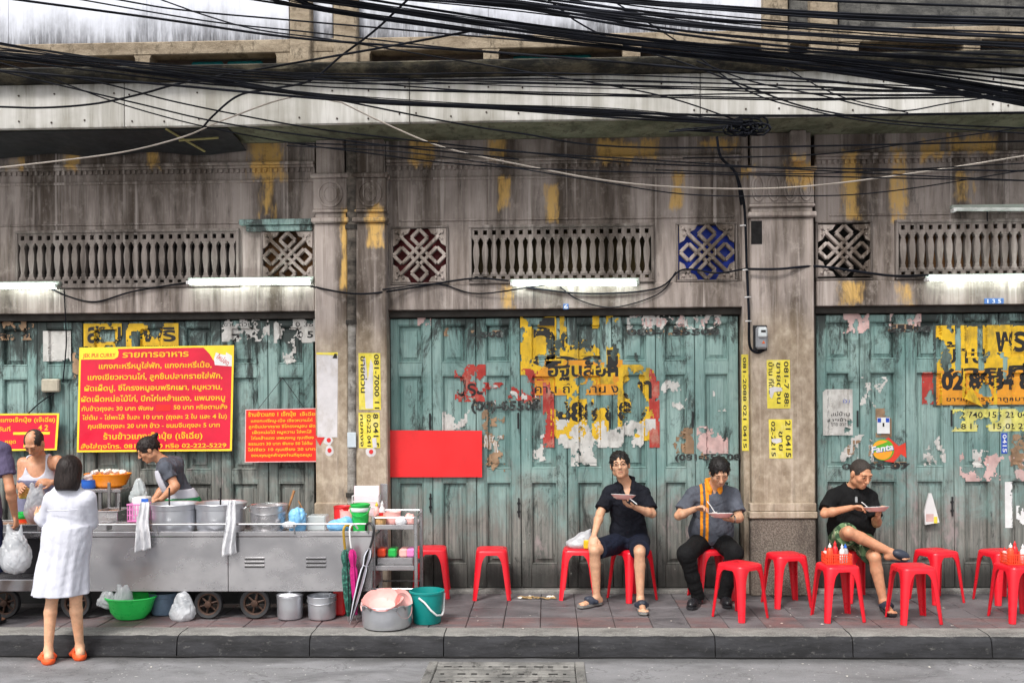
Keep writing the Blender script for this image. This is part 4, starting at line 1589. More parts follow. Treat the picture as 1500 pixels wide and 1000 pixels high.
# ---------------------------------------------------------------- man in the grey polo with the orange stripe
def man_grey():
    J = dict(head=v3(1054, 690, .44), face=(.02, -1, -.62), hup=(-.02, -.3, 1), neck=v3(1045, 711, .28), pelvis=v3(1041, 790, .16), fwd=(0, -1, 0),
             sh=[v3(1015, 722, .27), v3(1073, 723, .27)], el=[v3(994, 755, .38), v3(1083, 758, .38)], wr=[v3(1018, 745, .52), v3(1073, 761, .52)],
             hip=[v3(1028, 793, .2), v3(1056, 793, .2)], kn=[v3(1005, 811, .58), v3(1076, 809, .56)], an=[v3(1022, 872, .48), v3(1061, 872, .46)],
             toe=[npv(G(1012, 888, .03)), npv(G(1066, 886, .03))],
             hand=[((.75, -.35, .25), (.1, -.4, -.9), 1, .95), ((-.85, -.3, .12), (.15, .1, 1), -1, .55)], belly=1.12)
    J['toe'][0][2] = J['toe'][1][2] = .034
    t = thing('person', 'man in grey polo shirt with orange stripe bent over his food with a white spoon', 'person', (J['an'][0][0], J['an'][0][1], 0))
    b = make_body(t, J, SK_TAN, 1.03, 1.05, feet=False)
    face_parts(b, J, 1.03, SK_TAN)
    hair(t, J, 1.03, 'short', M_HAIR)
    lo, hi = bounds([J['head'], J['pelvis']] + J['sh'] + J['el'], .2)

    def field():
        V = Vol(lo, hi, .006)
        ax = torso(V, J, .012, .05, 1.06)
        for i in (0, 1):
            sleeve(V, J['sh'][i], J['el'][i], .78, .062, .070)
        V.wrinkle(.0075, 24, 8)
        V.cut(J['pelvis'] - npv((0, 0, .01)), (0, .4, -1))
        N = J['neck']
        up, fw = ax[2], ax[1]
        V.cap(N - up * .05 + fw * .02, N + up * .2, .058, .066, .01, True)
        V.cap(N - up * .02 + fw * .06, N - up * .12 + fw * .12, .030, .004, .01, True)
        return V, ax
    V, (lat, fw, up) = field()
    shirt = link('shirt', V.mesh('shirt', C_GREY), t)
    base = V.D.copy()
    for (px, w) in ((1027, .014), (1034.5, .014)):
        V.D = base - .0022
        x = U(px, 745, .3).x
        V.box((x, lo[1] + .5, J['pelvis'][2] + .28), (w, .36, .30), None, .002, .002)  # replaced below by an intersection
        V.D = np.maximum(base - .0026, 0)
        g = (V.lo[0] + V.h * np.arange(V.n[0]))[:, None, None]
        gy = (V.lo[1] + V.h * np.arange(V.n[1]))[None, :, None]
        V.D = np.maximum(base - .003, np.maximum(np.abs(g - x) - w, gy - (npv(J['neck'])[1] + .03))).astype(np.float32)
        link('stripe', V.mesh('stripe', C_ORANGE, 0), shirt)
    N = J['neck']
    for s in (-1, 1):
        pts = [N + up * .05 - fw * .06, N + up * .05 + lat * s * .062 - fw * .0, N + fw * .08 + lat * s * .045 - up * .015, N + fw * .105 + lat * s * .035 - up * .085]
        V2 = Vol(npv(N) - .2, npv(N) + .2, .006)
        for q in range(3):
            V2.cap(pts[q], pts[q + 1], (.016, .018, .024)[q], (.018, .024, .012)[q], .01)
        link('collar', V2.mesh('collar', C_ORANGE), shirt)
    V = Vol(*bounds([J['pelvis']] + J['kn'] + J['hip'] + J['an'], .16), .006)
    V.ell(J['pelvis'], (.18, .14, .125), None, .04)
    for i in (0, 1):
        V.cap(J['hip'][i], J['kn'][i], .098, .078, .04)
        V.cap(J['kn'][i], J['an'][i] + npv((0, 0, .0)), .072, .058, .03)
    V.wrinkle(.007, 18, 4)
    V.cut((0, 0, .045), (0, 0, -1))
    link('trousers', V.mesh('trousers', C_BLACK), t)
    for i in (0, 1):
        slipper('shoe', J['an'][i], J['toe'][i], t, M_SHOE, M_SHOE, 'shoe')
    w = MB()
    c = v3(1076, 760.5, .51)
    w.tube([c + npv((0.012 * 0, math.cos(a) * .031, math.sin(a) * .031)) for a in [i * math.pi / 6 for i in range(12)]], .006, 5, closed=True)
    w.build('wristwatch', simple('steel_watch', lin(170, 170, 170), .25, .9), t, smooth=True)
    return J


# ---------------------------------------------------------------- man in the black tee with one leg across
def man_black():
    J = dict(head=v3(1261, 693, .40), face=(.36, -1, -.42), hup=(.1, -.2, 1), neck=v3(1250, 712, .29), pelvis=v3(1246, 785, .2), fwd=(.1, -1, 0),
             sh=[v3(1220, 725, .28), v3(1275, 727, .30)], el=[v3(1208, 752, .40), v3(1284, 766, .42)], wr=[v3(1247, 743, .54), v3(1286, 757, .56)],
             hip=[v3(1234, 788, .24), v3(1259, 789, .24)], kn=[v3(1243, 779, .64), v3(1281, 816, .62)], an=[v3(1306, 809, .66), v3(1294, 880, .66)],
             toe=[v3(1331, 818, .70), npv(G(1307, 898, .03))],
             hand=[((.8, -.3, .15), (.1, -.3, -.9), 1, .9), ((.0, -.35, .85), (.3, -.6, .5), -1, .7)], belly=1.15)
    J['toe'][1][2] = .034
    t = thing('person', 'man in black tee and camouflage shorts eating with one leg crossed over the other', 'person', (J['an'][1][0], J['an'][1][1], 0))
    b = make_body(t, J, SK_WARM, 1.05, 1.06, leg_sc=1.06)
    face_parts(b, J, 1.05, SK_WARM)
    hair(t, J, 1.05, 'shaved', M_HAIRS)
    lo, hi = bounds([J['head'], J['pelvis']] + J['sh'] + J['el'], .2)
    V = Vol(lo, hi, .006)
    lat, fw, up = torso(V, J, .012, .05, 1.08)
    for i in (0, 1):
        sleeve(V, J['sh'][i], J['el'][i], .80, .064, .072)
    V.wrinkle(.0075, 24, 12)
    V.cut(J['pelvis'] - npv((0, 0, .03)), (0, .4, -1))
    N = J['neck']
    V.cap(N - up * .01 + fw * .02, N + up * .2, .064, .07, .008, True)
    shirt = link('tee_shirt', V.mesh('tee_shirt', C_BLACK), t)
    n_ = MB()
    n_.tube(catmull([N + lat * -.06 + up * .03 - fw * .01, N + lat * -.04 - up * .02 + fw * .085, N - up * .055 + fw * .125, N + lat * .04 - up * .02 + fw * .085, N + lat * .06 + up * .03 - fw * .01], 5), .0035, 5)
    n_.build('necklace', simple('pale_necklace', lin(200, 190, 160), .4, .5), t, smooth=True)
    c = N - up * .075 + fw * .132
    n_ = MB(); n_.cbox(c[0] - .012, c[0] + .012, c[1] - .008, c[1] + .006, c[2] - .035, c[2] + .02, .005); n_.build('pendant', simple('steel_pendant', lin(190, 196, 200), .3, .7), t)
    V = Vol(*bounds([J['pelvis']] + J['kn'] + J['hip'], .17), .006)
    V.ell(J['pelvis'], (.19, .15, .125), None, .04)
    V.cap(J['hip'][0], J['hip'][0] * .25 + J['kn'][0] * .75, .108, .10, .04)
    V.cap(J['hip'][1], J['hip'][1] * .1 + J['kn'][1] * .9, .108, .092, .04)
    V.wrinkle(.007, 18, 6)
    sleeve_cut(V, J['hip'][0], J['kn'][0], .70, .15)
    sleeve_cut(V, J['hip'][1], J['kn'][1], .86, .14)
    link('shorts', V.mesh('shorts', C_CAMO), t)
    slipper('sandal', J['an'][1], J['toe'][1], t, M_SHOE, M_STRAP)
    V = Vol(J['toe'][0] - .2, J['toe'][0] + .2, .0055)
    d = unit(J['toe'][0] - J['an'][0])
    m_ = J['toe'][0] - d * .065
    V.ell(m_ + npv((0, 0, .01)), (.075, .052, .044), (d, npv((0, 1, 0)), unit(np.cross(d, (0, 1, 0)))), .01)
    V.cap(J['an'][0] - npv((0, 0, .062)) + d * .0, J['toe'][0] - npv((0, 0, .028)), .016, .014, .02)
    link('raised_sandal', V.mesh('raised_sandal', M_STRAP), t)
    return J


# ---------------------------------------------------------------- woman in the white shirt dress, seen from behind
def woman_white():
    d = 1.80
    J = dict(head=v3(102, 690, d), face=(-.12, 1, -.25), hup=(0, .1, 1), neck=v3(102, 716, d), pelvis=v3(98, 795, d - .02), fwd=(0, 1, 0),
             sh=[v3(76, 730, d), v3(129, 728, d)], el=[v3(65, 762, d - .06), v3(133, 765, d - .08)], wr=[v3(56, 756, d - .30), v3(120, 768, d - .30)],
             hip=[v3(86, 800, d), v3(112, 800, d)], kn=[v3(77, 872, d), v3(111, 872, d)], an=[v3(72, 949, d), v3(116, 944, d + .0)],
             toe=[npv((0, 0, 0)), npv((0, 0, 0))], hand=[((-.3, .9, .2), (.3, 0, 1), 1, .6), ((-.3, .9, .2), (-.3, 0, 1), -1, .6)], back=(0, -1, 0))
    ha, hb = npv(G(71, 972, ZR)), npv(G(117, 966, ZR))
    J['an'] = [npv((ha[0], ha[1], ZR + .105)), npv((hb[0], hb[1], ZR + .105))]
    J['toe'] = [npv((ha[0] - .09, ha[1] + .15, ZR + .05)), npv((hb[0] - .09, hb[1] + .15, ZR + .05))]
    t = thing('person', 'woman in white shirt dress and orange clogs seen from behind at the cart', 'person', (ha[0], ha[1], ZR))
    b = make_body(t, J, SK_PALE, .92, .9, leg_sc=.95)
    face_parts(b, J, .92, SK_PALE)
    hair(t, J, .93, 'bob', M_HAIRB)
    lo, hi = bounds([J['head'], J['pelvis']] + J['sh'] + J['el'] + J['wr'] + J['kn'], .2)
    V = Vol(lo, hi, .006)
    lat, fw, up = torso(V, J, .010, .05, .90)
    zh = U(90, 868, d - .05).z
    P = J['pelvis']
    x0, x1 = U(48, 860, d).x, U(126, 860, d).x
    xm, yc = (x0 + x1) / 2, P[1]
    zt = P[2] + .12
    def skirt(x, y, z):
        s = np.clip((zt - z) / (zt - zh), 0, 1.05)
        hw = .168 + ((x1 - x0) / 2 - .168) * s
        cx = P[0] + (xm - P[0]) * s
        hd = .145 + .05 * s
        an = np.arctan2(y - yc, x - cx)
        q = np.sqrt(((x - cx) / hw) ** 2 + ((y - yc) / hd) ** 2)
        fold = 1 + .03 * s * np.sin(an * 9 + 2 * s) + .03 * s * np.sin(an * 5 + 1) + .012 * np.sin(an * 17 + 3 * s)
        return np.maximum((q / fold - 1) * hd * .9, np.maximum(z - zt, zh - z))
    V.put(skirt, (x0 - .05, yc - .25, zh - .02), (x1 + .05, yc + .25, zt + .02), .06)
    for i in (0, 1):
        V.cap(J['sh'][i] - npv((0, 0, .008)), J['el'][i], .062, .054, .016)
        V.cap(J['el'][i], J['el'][i] * .3 + J['wr'][i] * .7, .052, .050, .012)
    V.wrinkle(.0035, 22, 21, (1, 1, .30))
    V.wrinkle(.002, 45, 25, (1, 1, .8))
    for i in (0, 1):
        sleeve_cut(V, J['el'][i], J['wr'][i], .62, .09)
    V.cut((0, 0, zh), (0, 0, -1))
    N = J['neck']
    V.cap(N + up * .045, N + up * .25, .052, .06, .006, True)
    dress = link('shirt_dress', V.mesh('shirt_dress', C_WHITE), t)
    V2 = Vol(npv(N) - .2, npv(N) + .2, .006)
    for q in range(14):
        a0, a1 = [2 * math.pi * (q + e) / 14 for e in (0, 1)]
        f_ = lambda a: N + up * (.04 - .02 * abs(math.sin(a))) + lat * math.cos(a) * .066 + fw * math.sin(a) * .062
        V2.cap(f_(a0), f_(a1), .017, None, .008)
    link('collar', V2.mesh('collar', C_WHITE), dress)
    y = MB()                                    # the yoke seam across the shoulders
    ys = [J['sh'][0] * (1 - s) + J['sh'][1] * s + up * -.075 - fw * (.105 + .035 * math.sin(s * math.pi)) for s in [i / 12 for i in range(13)]]
    y.tube(ys[1:-1], .0045, 5)
    y.build('yoke_seam', C_WHITE, dress, smooth=True)
    M_ORC = simple('orange_clog_foam', lin(236, 92, 40), .55, 0, .08)
    for i in (0, 1):
        a, toe = J['an'][i], J['toe'][i]
        dd = unit((toe - a) * npv((1, 1, 0)))
        la = np.cross(dd, (0, 0, 1))
        V = Vol(a - .2, a + .26, .0052)
        c = npv((a[0], a[1], ZR)) + dd * .065
        V.ell(c + npv((0, 0, .03)), (.052, .135, .045), (la, dd, npv((0, 0, 1))), .01)
        V.ell(c - dd * .07 + npv((0, 0, .03)), (.046, .062, .042), (la, dd, npv((0, 0, 1))), .02)
        V.box(c - dd * .10 + npv((0, 0, .107)), (.10, .10, .06), (la, dd, npv((0, 0, 1))), .01, .006, True)
        V.ell(c + npv((0, 0, .062)), (.036, .115, .026), (la, dd, npv((0, 0, 1))), .006, True)
        V.cap(c + dd * .035 - la * .050 + npv((0, 0, .03)), c + dd * .04 + npv((0, 0, .088)), .020, .018, .01)
        V.cap(c + dd * .035 + la * .050 + npv((0, 0, .03)), c + dd * .04 + npv((0, 0, .088)), .020, .018, .01)
        V.cut((0, 0, ZR + .003), (0, 0, -1))
        link('clog', V.mesh('clog', M_ORC), t)
    return J


# ---------------------------------------------------------------- the two vendors behind the cart and the man at the picture's edge
def vendor_man():
    d = .42
    J = dict(head=v3(50, 648, d + .12), face=(-.03, -1, -.85), hup=(0, -.6, 1), neck=v3(57, 668, d), pelvis=v3(56, 770, d - .12), fwd=(0, -1, 0),
             sh=[v3(34, 677, d), v3(84, 674, d)], el=[v3(31, 712, d + .02), v3(95, 705, d + .04)], wr=[v3(34, 716, d + .26), v3(76, 706, d + .28)],
             hip=[v3(45, 780, d - .1), v3(68, 780, d - .1)], kn=[v3(45, 825, d - .1), v3(68, 825, d - .1)], an=[v3(45, 870, d - .1), v3(68, 870, d - .1)],
             toe=[v3(45, 875, d), v3(68, 875, d)], hand=[((.2, -.8, .2), (.7, -.2, -.4), -1, .7), ((-.6, -.6, .1), (-.6, .2, -.5), 1, .7)], belly=1.05)
    t = thing('person', 'balding vendor in white vest packing food behind the cart', 'person', (J['an'][0][0], J['an'][0][1], 0))
    b = make_body(t, J, SK_WARM, .96, 1.03, legs=True, feet=False)
    face_parts(b, J, .96, SK_WARM)
    hair(t, J, .96, 'bald', M_HAIRS)
    lo, hi = bounds([J['head'], J['pelvis']] + J['sh'], .2)
    V = Vol(lo, hi, .006)
    lat, fw, up = torso(V, J, .008, .05, 1.03)
    V.wrinkle(.004, 19, 2)
    N = J['neck']
    for i in (0, 1):
        V.ell(J['sh'][i] + lat * (.012 if i else -.012) - up * .02, (.085, .15, .115), (lat, fw, up), .008, True)
    V.ell(N + fw * .07 - up * .03, (.088, .12, .15), (lat, fw, up), .008, True)
    V.ell(N - fw * .03 + up * .09, (.09, .12, .10), (lat, fw, up), .008, True)
    link('vest', V.mesh('vest', C_WHITE), t)
    V = Vol(*bounds([J['pelvis']] + J['kn'] + J['hip'], .2), .008)
    V.ell(J['pelvis'] + npv((0, 0, .03)), (.19, .145, .14), None, .04)
    for i in (0, 1):
        V.cap(J['hip'][i], J['kn'][i], .10, .09, .04)
    link('trousers', V.mesh('trousers', C_BLUEJ), t)
    # grey apron front over the vest
    V = Vol(lo, hi, .006)
    torso(V, J, .018, .05, 1.03)
    g = (V.lo[2] + V.h * np.arange(V.n[2]))[None, None, :]
    gy = (V.lo[1] + V.h * np.arange(V.n[1]))[None, :, None]
    V.D = np.maximum(V.D, np.maximum(g - U(60, 702, d).z, gy - (J['pelvis'][1] + .02))).astype(np.float32)
    link('apron', V.mesh('apron', cloth('grey_apron', lin(116, 116, 140))), t)


def vendor_woman():
    d = .36
    J = dict(head=v3(217, 658, d + .06), face=(-.80, -.35, -.48), hup=(-.35, -.1, 1), neck=v3(240, 673, d), pelvis=v3(276, 748, d - .08), fwd=(-.75, -.6, 0),
             sh=[v3(243, 684, d + .16), v3(258, 676, d - .14)], el=[v3(257, 712, d + .20), v3(240, 715, d - .05)], wr=[v3(236, 731, d + .22), v3(224, 733, d + .08)],
             hip=[v3(270, 760, d), v3(288, 760, d - .14)], kn=[v3(272, 815, d), v3(288, 815, d - .14)], an=[v3(274, 868, d), v3(288, 868, d - .14)],
             toe=[v3(268, 872, d), v3(280, 872, d - .14)], hand=[((-.9, -.1, -.3), (0, -.3, -1), 1, .7), ((-.9, -.1, -.3), (0, .3, -1), -1, .7)])
    t = thing('person', 'young vendor with hair bun and grey tee leaning over the steel pots', 'person', (J['an'][0][0], J['an'][0][1], 0))
    b = make_body(t, J, SK_WARM, .92, .86, feet=False, leg_sc=.9)
    face_parts(b, J, .92, SK_WARM)
    hair(t, J, .93, 'bun', M_HAIRB)
    lo, hi = bounds([J['head'], J['pelvis']] + J['sh'] + J['el'], .2)
    V = Vol(lo, hi, .006)
    lat, fw, up = torso(V, J, .012, .05, .88)
    for i in (0, 1):
        sleeve(V, J['sh'][i], J['el'][i], .62, .056, .062)
    V.wrinkle(.0075, 24, 31)
    N = J['neck']
    V.cap(N + up * .03, N + up * .2 + fw * .04, .055, .06, .008, True)
    base = V.D.copy()
    link('tee_shirt', V.mesh('tee_shirt', C_GREY), t)
    g = [(V.lo[i] + V.h * np.arange(V.n[i])) for i in range(3)]
    X, Y, Z = g[0][:, None, None], g[1][None, :, None], g[2][None, None, :]
    along = (X - N[0]) * up[0] + (Y - N[1]) * up[1] + (Z - N[2]) * up[2]
    front = (X - N[0]) * fw[0] + (Y - N[1]) * fw[1] + (Z - N[2]) * fw[2]
    V2 = Vol(lo, hi, .006)
    torso(V2, J, .020, .05, .9)
    z1, z2 = U(270, 716, d).z, U(270, 729, d).z
    bb = V2.D.copy()
    V2.D = np.maximum(bb, np.maximum(np.maximum(Z - z1 - .45 * (N[0] + .15 - X) * 0, z2 - Z), -front - .16)).astype(np.float32)
    link('apron', V2.mesh('apron', C_WHITE), t)
    V2.D = np.maximum(bb - .004, Z - z2).astype(np.float32)
    link('apron_skirt', V2.mesh('apron_skirt', C_GREEN), t)
    V2.D = np.maximum(bb, np.maximum(-(front - .035), np.maximum(along + .06, -along - .36))).astype(np.float32)
    link('apron_bib', V2.mesh('apron_bib', C_WHITE), t)
    bp = [P_ + fw * -.0 for P_ in (N + up * .05 + lat * -.02 - fw * .05, N - up * .06 + fw * .11)]
    V = Vol(*bounds([J['pelvis']] + J['kn'] + J['hip'], .2), .008)
    for i in (0, 1):
        V.cap(J['hip'][i], J['an'][i], .095, .07, .05)
    link('trousers', V.mesh('trousers', C_BLACK), t)


def man_edge():
    d = 1.45
    J = dict(head=v3(-32, 612, d), face=(.1, 1, -.1), neck=v3(-30, 640, d), pelvis=v3(-34, 765, d), fwd=(0, 1, 0),
             sh=[v3(-64, 656, d), v3(3, 658, d)], el=[v3(-72, 712, d), v3(15, 716, d + .05)], wr=[v3(-66, 752, d - .1), v3(22, 755, d - .10)],
             hip=[v3(-48, 775, d), v3(-16, 775, d)], kn=[v3(-48, 845, d - .02), v3(-12, 845, d - .02)], an=[v3(-48, 0, d), v3(-14, 0, d)],
             toe=[npv((0, 0, 0))] * 2, hand=[None, ((.15, .1, -1), (-.9, -.2, 0), 1, 1.1)], back=(0, -1, 0))
    for i, px in enumerate((-50, -14)):
        g = npv(G(px, 917, 0)); J['an'][i] = npv((g[0], g[1], .085)); J['toe'] = list(J['toe']); J['toe'][i] = npv((g[0], g[1] + .17, .03))
    t = thing('person', 'customer in purple grey tee at the left edge holding a white bag', 'person', (J['an'][1][0], J['an'][1][1], 0))
    b = make_body(t, J, SK_WARM, .96, 1.05)
    hair(t, J, .96, 'short', M_HAIR)
    lo, hi = bounds([J['head'], J['pelvis']] + J['sh'] + J['el'], .2)
    V = Vol(lo, hi, .0065)
    lat, fw, up = torso(V, J, .016, .05, 1.05)
    for i in (0, 1):
        sleeve(V, J['sh'][i], J['el'][i], .66, .064, .074)
    V.wrinkle(.006, 18, 41)
    V.cap(J['neck'] + up * .03, J['neck'] + up * .3, .06, .066, .008, True)
    link('tee_shirt', V.mesh('tee_shirt', C_PURPLE), t)
    V = Vol(*bounds([J['pelvis']] + J['kn'] + J['hip'], .2), .008)
    V.ell(J['pelvis'], (.19, .15, .14), None, .04)
    for i in (0, 1):
        V.cap(J['hip'][i], J['kn'][i] + npv((0, 0, .03)), .10, .095, .04)
        sleeve_cut(V, J['hip'][i], J['kn'][i], .9, .14)
    V.wrinkle(.006, 18, 4)
    link('shorts', V.mesh('shorts', C_BLUEJ), t)
    for i in (0, 1):
        slipper('sandal', J['an'][i], J['toe'][i], t, M_SHOE, M_STRAP)
    return J


J_NAVY = man_navy()
J_GREY = man_grey()
J_BLK = man_black()
J_WOMAN = woman_white()
vendor_man()
vendor_woman()
J_EDGE = man_edge()


# ================================================================== red stools
M_RED = simple('red_stool_plastic', (.70, .008, .022), .36, 0, .10, 3, 0, 40, dirt=.22, dirtc=(.34, .02, .02), ds=14)


def rsq(h, r, n=5):
    out = []
    for q in range(4):
        cx, cy = (h - r) * (1, -1, -1, 1)[q], (h - r) * (1, 1, -1, -1)[q]
        for i in range(n + 1):
            a = math.pi / 2 * (q + i / n)
            out.append((cx + r * math.cos(a), cy + r * math.sin(a)))
    return out


t = MB()
rings = [(.03, .015, .4525), (.09, .045, .4515), (.122, .05, .4485), (.134, .05, .443), (.1405, .05, .434), (.1425, .05, .42), (.1435, .05, .402), (.139, .046, .402), (.136, .044, .428)]
vs_, fs = [], []
for (h, r, z) in rings:
    vs_ += [(x, y, z) for x, y in rsq(h, r)]
n = len(rsq(.1, .05))
for i in range(len(rings) - 1):
    for k in range(n):
        fs.append((i * n + k, i * n + (k + 1) % n, (i + 1) * n + (k + 1) % n, (i + 1) * n + k))
fs.append(tuple(range(n)))
fs.append(tuple((len(rings) - 1) * n + k for k in range(n)))
t.add(vs_, fs)
SEAT_ME = t.mesh('seat', M_RED, smooth=True)
t = MB()
vs_, fs = [], []
levels = [(.430, .070, .1405, .05), (.418, .066, .1425, .05), (.405, .050, .1442, .05), (.392, .038, .1455, .049), (.375, .028, .147, .047), (.345, .019, .149, .045), (.30, .013, .152, .043), (.15, .008, .163, .039), (.0, .003, .175, .035)]
for (z, w, h, r) in levels:
    outer = [(h - r - w, h)] + [(h - r + r * math.sin(a), h - r + r * math.cos(a)) for a in [math.pi / 2 * i / 5 for i in range(6)]] + [(h, h - r - w)]
    q = .011
    ri = max(.008, r - q)
    inner = [(h - r - w, h - q)] + [(h - q - ri + ri * math.sin(a), h - q - ri + ri * math.cos(a)) for a in [math.pi / 2 * i / 5 for i in range(6)]] + [(h - q, h - r - w)]
    loop = outer + inner[::-1]
    vs_ += [(x, y, z) for x, y in loop]
n = len(loop)
for i in range(len(levels) - 1):
    for k in range(n):
        fs.append((i * n + k, i * n + (k + 1) % n, (i + 1) * n + (k + 1) % n, (i + 1) * n + k))
fs.append(tuple((len(levels) - 1) * n + k for k in range(n)))
t.add(vs_, fs)
LEG_ME = t.mesh('leg', M_RED, smooth=True)


def make_stool():
    s = thing('plastic_stool', '-', 'stool', (0, 0, 0), 'red plastic stools along the pavement')
    link('seat', SEAT_ME, s, False)
    for k in range(4):
        l = link('leg', LEG_ME, s, False)
        l.rotation_euler = (0, 0, k * math.pi / 2)
    return s


proto = make_stool()
STOOLS = [(632, 872, 4, 'empty red stool half hidden behind the steel trolley'),
          (721, 874, 2, 'empty red stool alone before the teal doors below the blank red board'),
          (848, 874, -4, 'red stool carrying a white plastic bag beside the man in navy'),
          (926, 876, 33, 'red stool under the man in navy shorts'),
          (1041, 875, 10, 'red stool under the man in the grey polo'),
          (1084, 903, 38, 'empty red stool in front of the knees of the man in grey polo'),
          (1152, 885, 12, 'empty red stool against the pebbled foot of the pillar'),
          (1227, 905, 8, 'red stool holding a condiment basket in front of the man in black tee'),
          (1254, 877, 14, 'red stool under the man in the black tee'),
          (1338, 908, 6, 'empty red stool in front, under the raised sandal of the man in black'),
          (1372, 879, 22, 'empty red stool against the doors right of the man in black tee'),
          (1466, 880, 16, 'red stool against the doors half hidden behind the rightmost condiment basket'),
          (1491, 906, 10, 'red stool at the right edge holding a condiment basket')]
stool_obj = []
for i, (px, py, a, lab) in enumerate(STOOLS):
    s = proto if i == 0 else copy_tree(proto)
    g = G(px, py)
    s.location = (g.x, g.y, 0.001)
    s.rotation_euler = (0, 0, R(a))
    s['label'] = lab
    stool_obj.append(s)

# ================================================================== shared materials
M_STEEL = NT('brushed_stainless')
f = M_STEEL.noise((3, 3, 120), 3, .6)
b = M_STEEL.noise((2, 2, 3), 5, .6, (4, 4, 4))
c = M_STEEL.mix(M_STEEL.ramp(b, .3, .7), lin(172, 171, 174), lin(200, 198, 200))
c = M_STEEL.mix(M_STEEL.math('MULTIPLY', M_STEEL.ramp(M_STEEL.noise((9, 9, 7), 5, .75, (1, 1, 7)), .6, .74), .3), c, lin(140, 134, 130))
M_STEEL.col(c)
M_STEEL.rough(M_STEEL.ramp(b, .3, .7, .19, .34))
M_STEEL.b.inputs['Metallic'].default_value = .8
M_STEEL.bump(f, .06, .002)
M_STEEL = M_STEEL.m
M_ALU = simple('aluminium_pot', lin(208, 210, 216), .32, .85, .05, 8, 0, 50, dirt=.12, dirtc=lin(120, 118, 116))
M_TUBE = simple('steel_tube', lin(176, 176, 178), .3, .85, .1, 20)
M_SOUP = simple('curry', lin(150, 96, 52), .25, 0, .4, 30, .4, 60)
M_WPLAST = simple('white_plastic', lin(214, 214, 214), .4, 0, .05)
M_PINK = simple('pink_plastic', lin(236, 176, 170), .4, 0, .07)
M_MAGB = simple('pink_basket_plastic', lin(222, 130, 190), .4, 0, .08)
M_GREENP = simple('green_plastic', lin(36, 176, 76), .35, 0, .08)
M_LIME = simple('bright_green_plastic', lin(48, 204, 92), .35, 0, .08)
M_BLUEP = simple('light_blue_plastic', lin(120, 178, 220), .4, 0, .08)
M_BLUED = simple('blue_plastic', lin(46, 104, 200), .4, 0, .08)
M_TEALP = simple('teal_plastic_bucket', lin(10, 134, 130), .38, 0, .06)
M_ORANGEP = simple('orange_plastic', lin(240, 142, 24), .35, 0, .06)
M_REDP = simple('red_plastic', lin(206, 36, 40), .38, 0, .08)
M_ORRED = simple('orange_red_plastic', lin(232, 74, 40), .38, 0, .08)
M_YELLOW = simple('yellow_plastic', lin(222, 184, 40), .4, 0, .08)
M_GREYBLUE = simple('grey_blue_plastic', lin(92, 112, 134), .45, 0, .1, dirt=.3)
M_EGG = simple('white_egg', lin(232, 226, 214), .5, 0, .06)
M_TOWEL = cloth('white_towel', lin(214, 214, 218), .04, .5)
M_WOOD = simple('brown_wood', lin(150, 104, 62), .7, 0, .3, 20)
M_RUST = simple('rusty_wheel_rim', lin(66, 46, 36), .7, .3, .35, 25, .3, 90)
M_BAG = NT('thin_white_bag')
M_BAG.col(M_BAG.mix(M_BAG.ramp(M_BAG.noise(14, 4, .6), .3, .7), lin(204, 208, 214), lin(232, 234, 238)))
M_BAG.rough(.3)
M_BAG.b.inputs['Alpha'].default_value = .62
M_BAG.b.inputs['Transmission Weight'].default_value = .25
M_BAG = M_BAG.m
M_CLEAR = NT('clear_plastic_bag')
M_CLEAR.col(lin(200, 208, 210)); M_CLEAR.rough(.15)
M_CLEAR.b.inputs['Alpha'].default_value = .55
M_CLEAR = M_CLEAR.m


def at(px, py, d, z=None):
    p = U(px, py, d)
    return p


def pot(name, label, cat, px, pyb, d, dia, h, mat=None, fill=None, bail=False, ears=True, group=None, flare=0.0, z0=None, gen=True):
    p = U(px, pyb, d)
    z = p.z if z0 is None else z0
    t = thing(name, label, cat, (p.x, p.y, z), group)
    r = dia / 2
    m = MB()
    prof = [(r * .80, 0), (r * .93, .008), (r * .985, .03), (r, h * .55), (r, h * .80), (r * (1.0 + flare), h * .82), (r * (1.02 + flare), h * .985), (r * (1.055 + flare), h), (r * (1.045 + flare), h + .004), (r * (.985 + flare), h - .002), (r * .96, h * .8), (r * .95, .03), (.001, .02)]
    m.lathe(prof, 36)
    m.build('bowl' if name != 'cooking_pot' else 'pot_body', mat or M_ALU, t, False, smooth=True)
    if fill:
        m = MB()
        m.lathe([(r * .965, h * .78), (r * .7, h * .80), (.001, h * .80)], 28)
        m.build('food', fill, t, False, smooth=True)
    if ears:
        for s in (-1, 1):
            m = MB()
            m.tube(catmull([(s * r * .5, -r * .86, h * .86), (s * r * .62, -r * 1.05, h * 1.06), (s * r * .80, -r * .82, h * 1.06), (s * r * .84, -r * .56, h * .86)] if bail == 'side' else [(s * r, -.04, h * .82), (s * (r + .03), -.035, h * .86), (s * (r + .03), .035, h * .86), (s * r, .04, h * .82)], 4), .006, 6)
            m.build('handle', M_TUBE, t, False, smooth=True)
    if bail is True:
        m = MB()
        m.tube([(math.cos(a) * r * 1.04, -math.sin(a) * r * 1.06, h * .86 - math.sin(a) * h * .16) for a in [math.pi * i / 16 for i in range(17)]], .0045, 6)
        m.build('handle', M_TUBE, t, False, smooth=True)
    return t


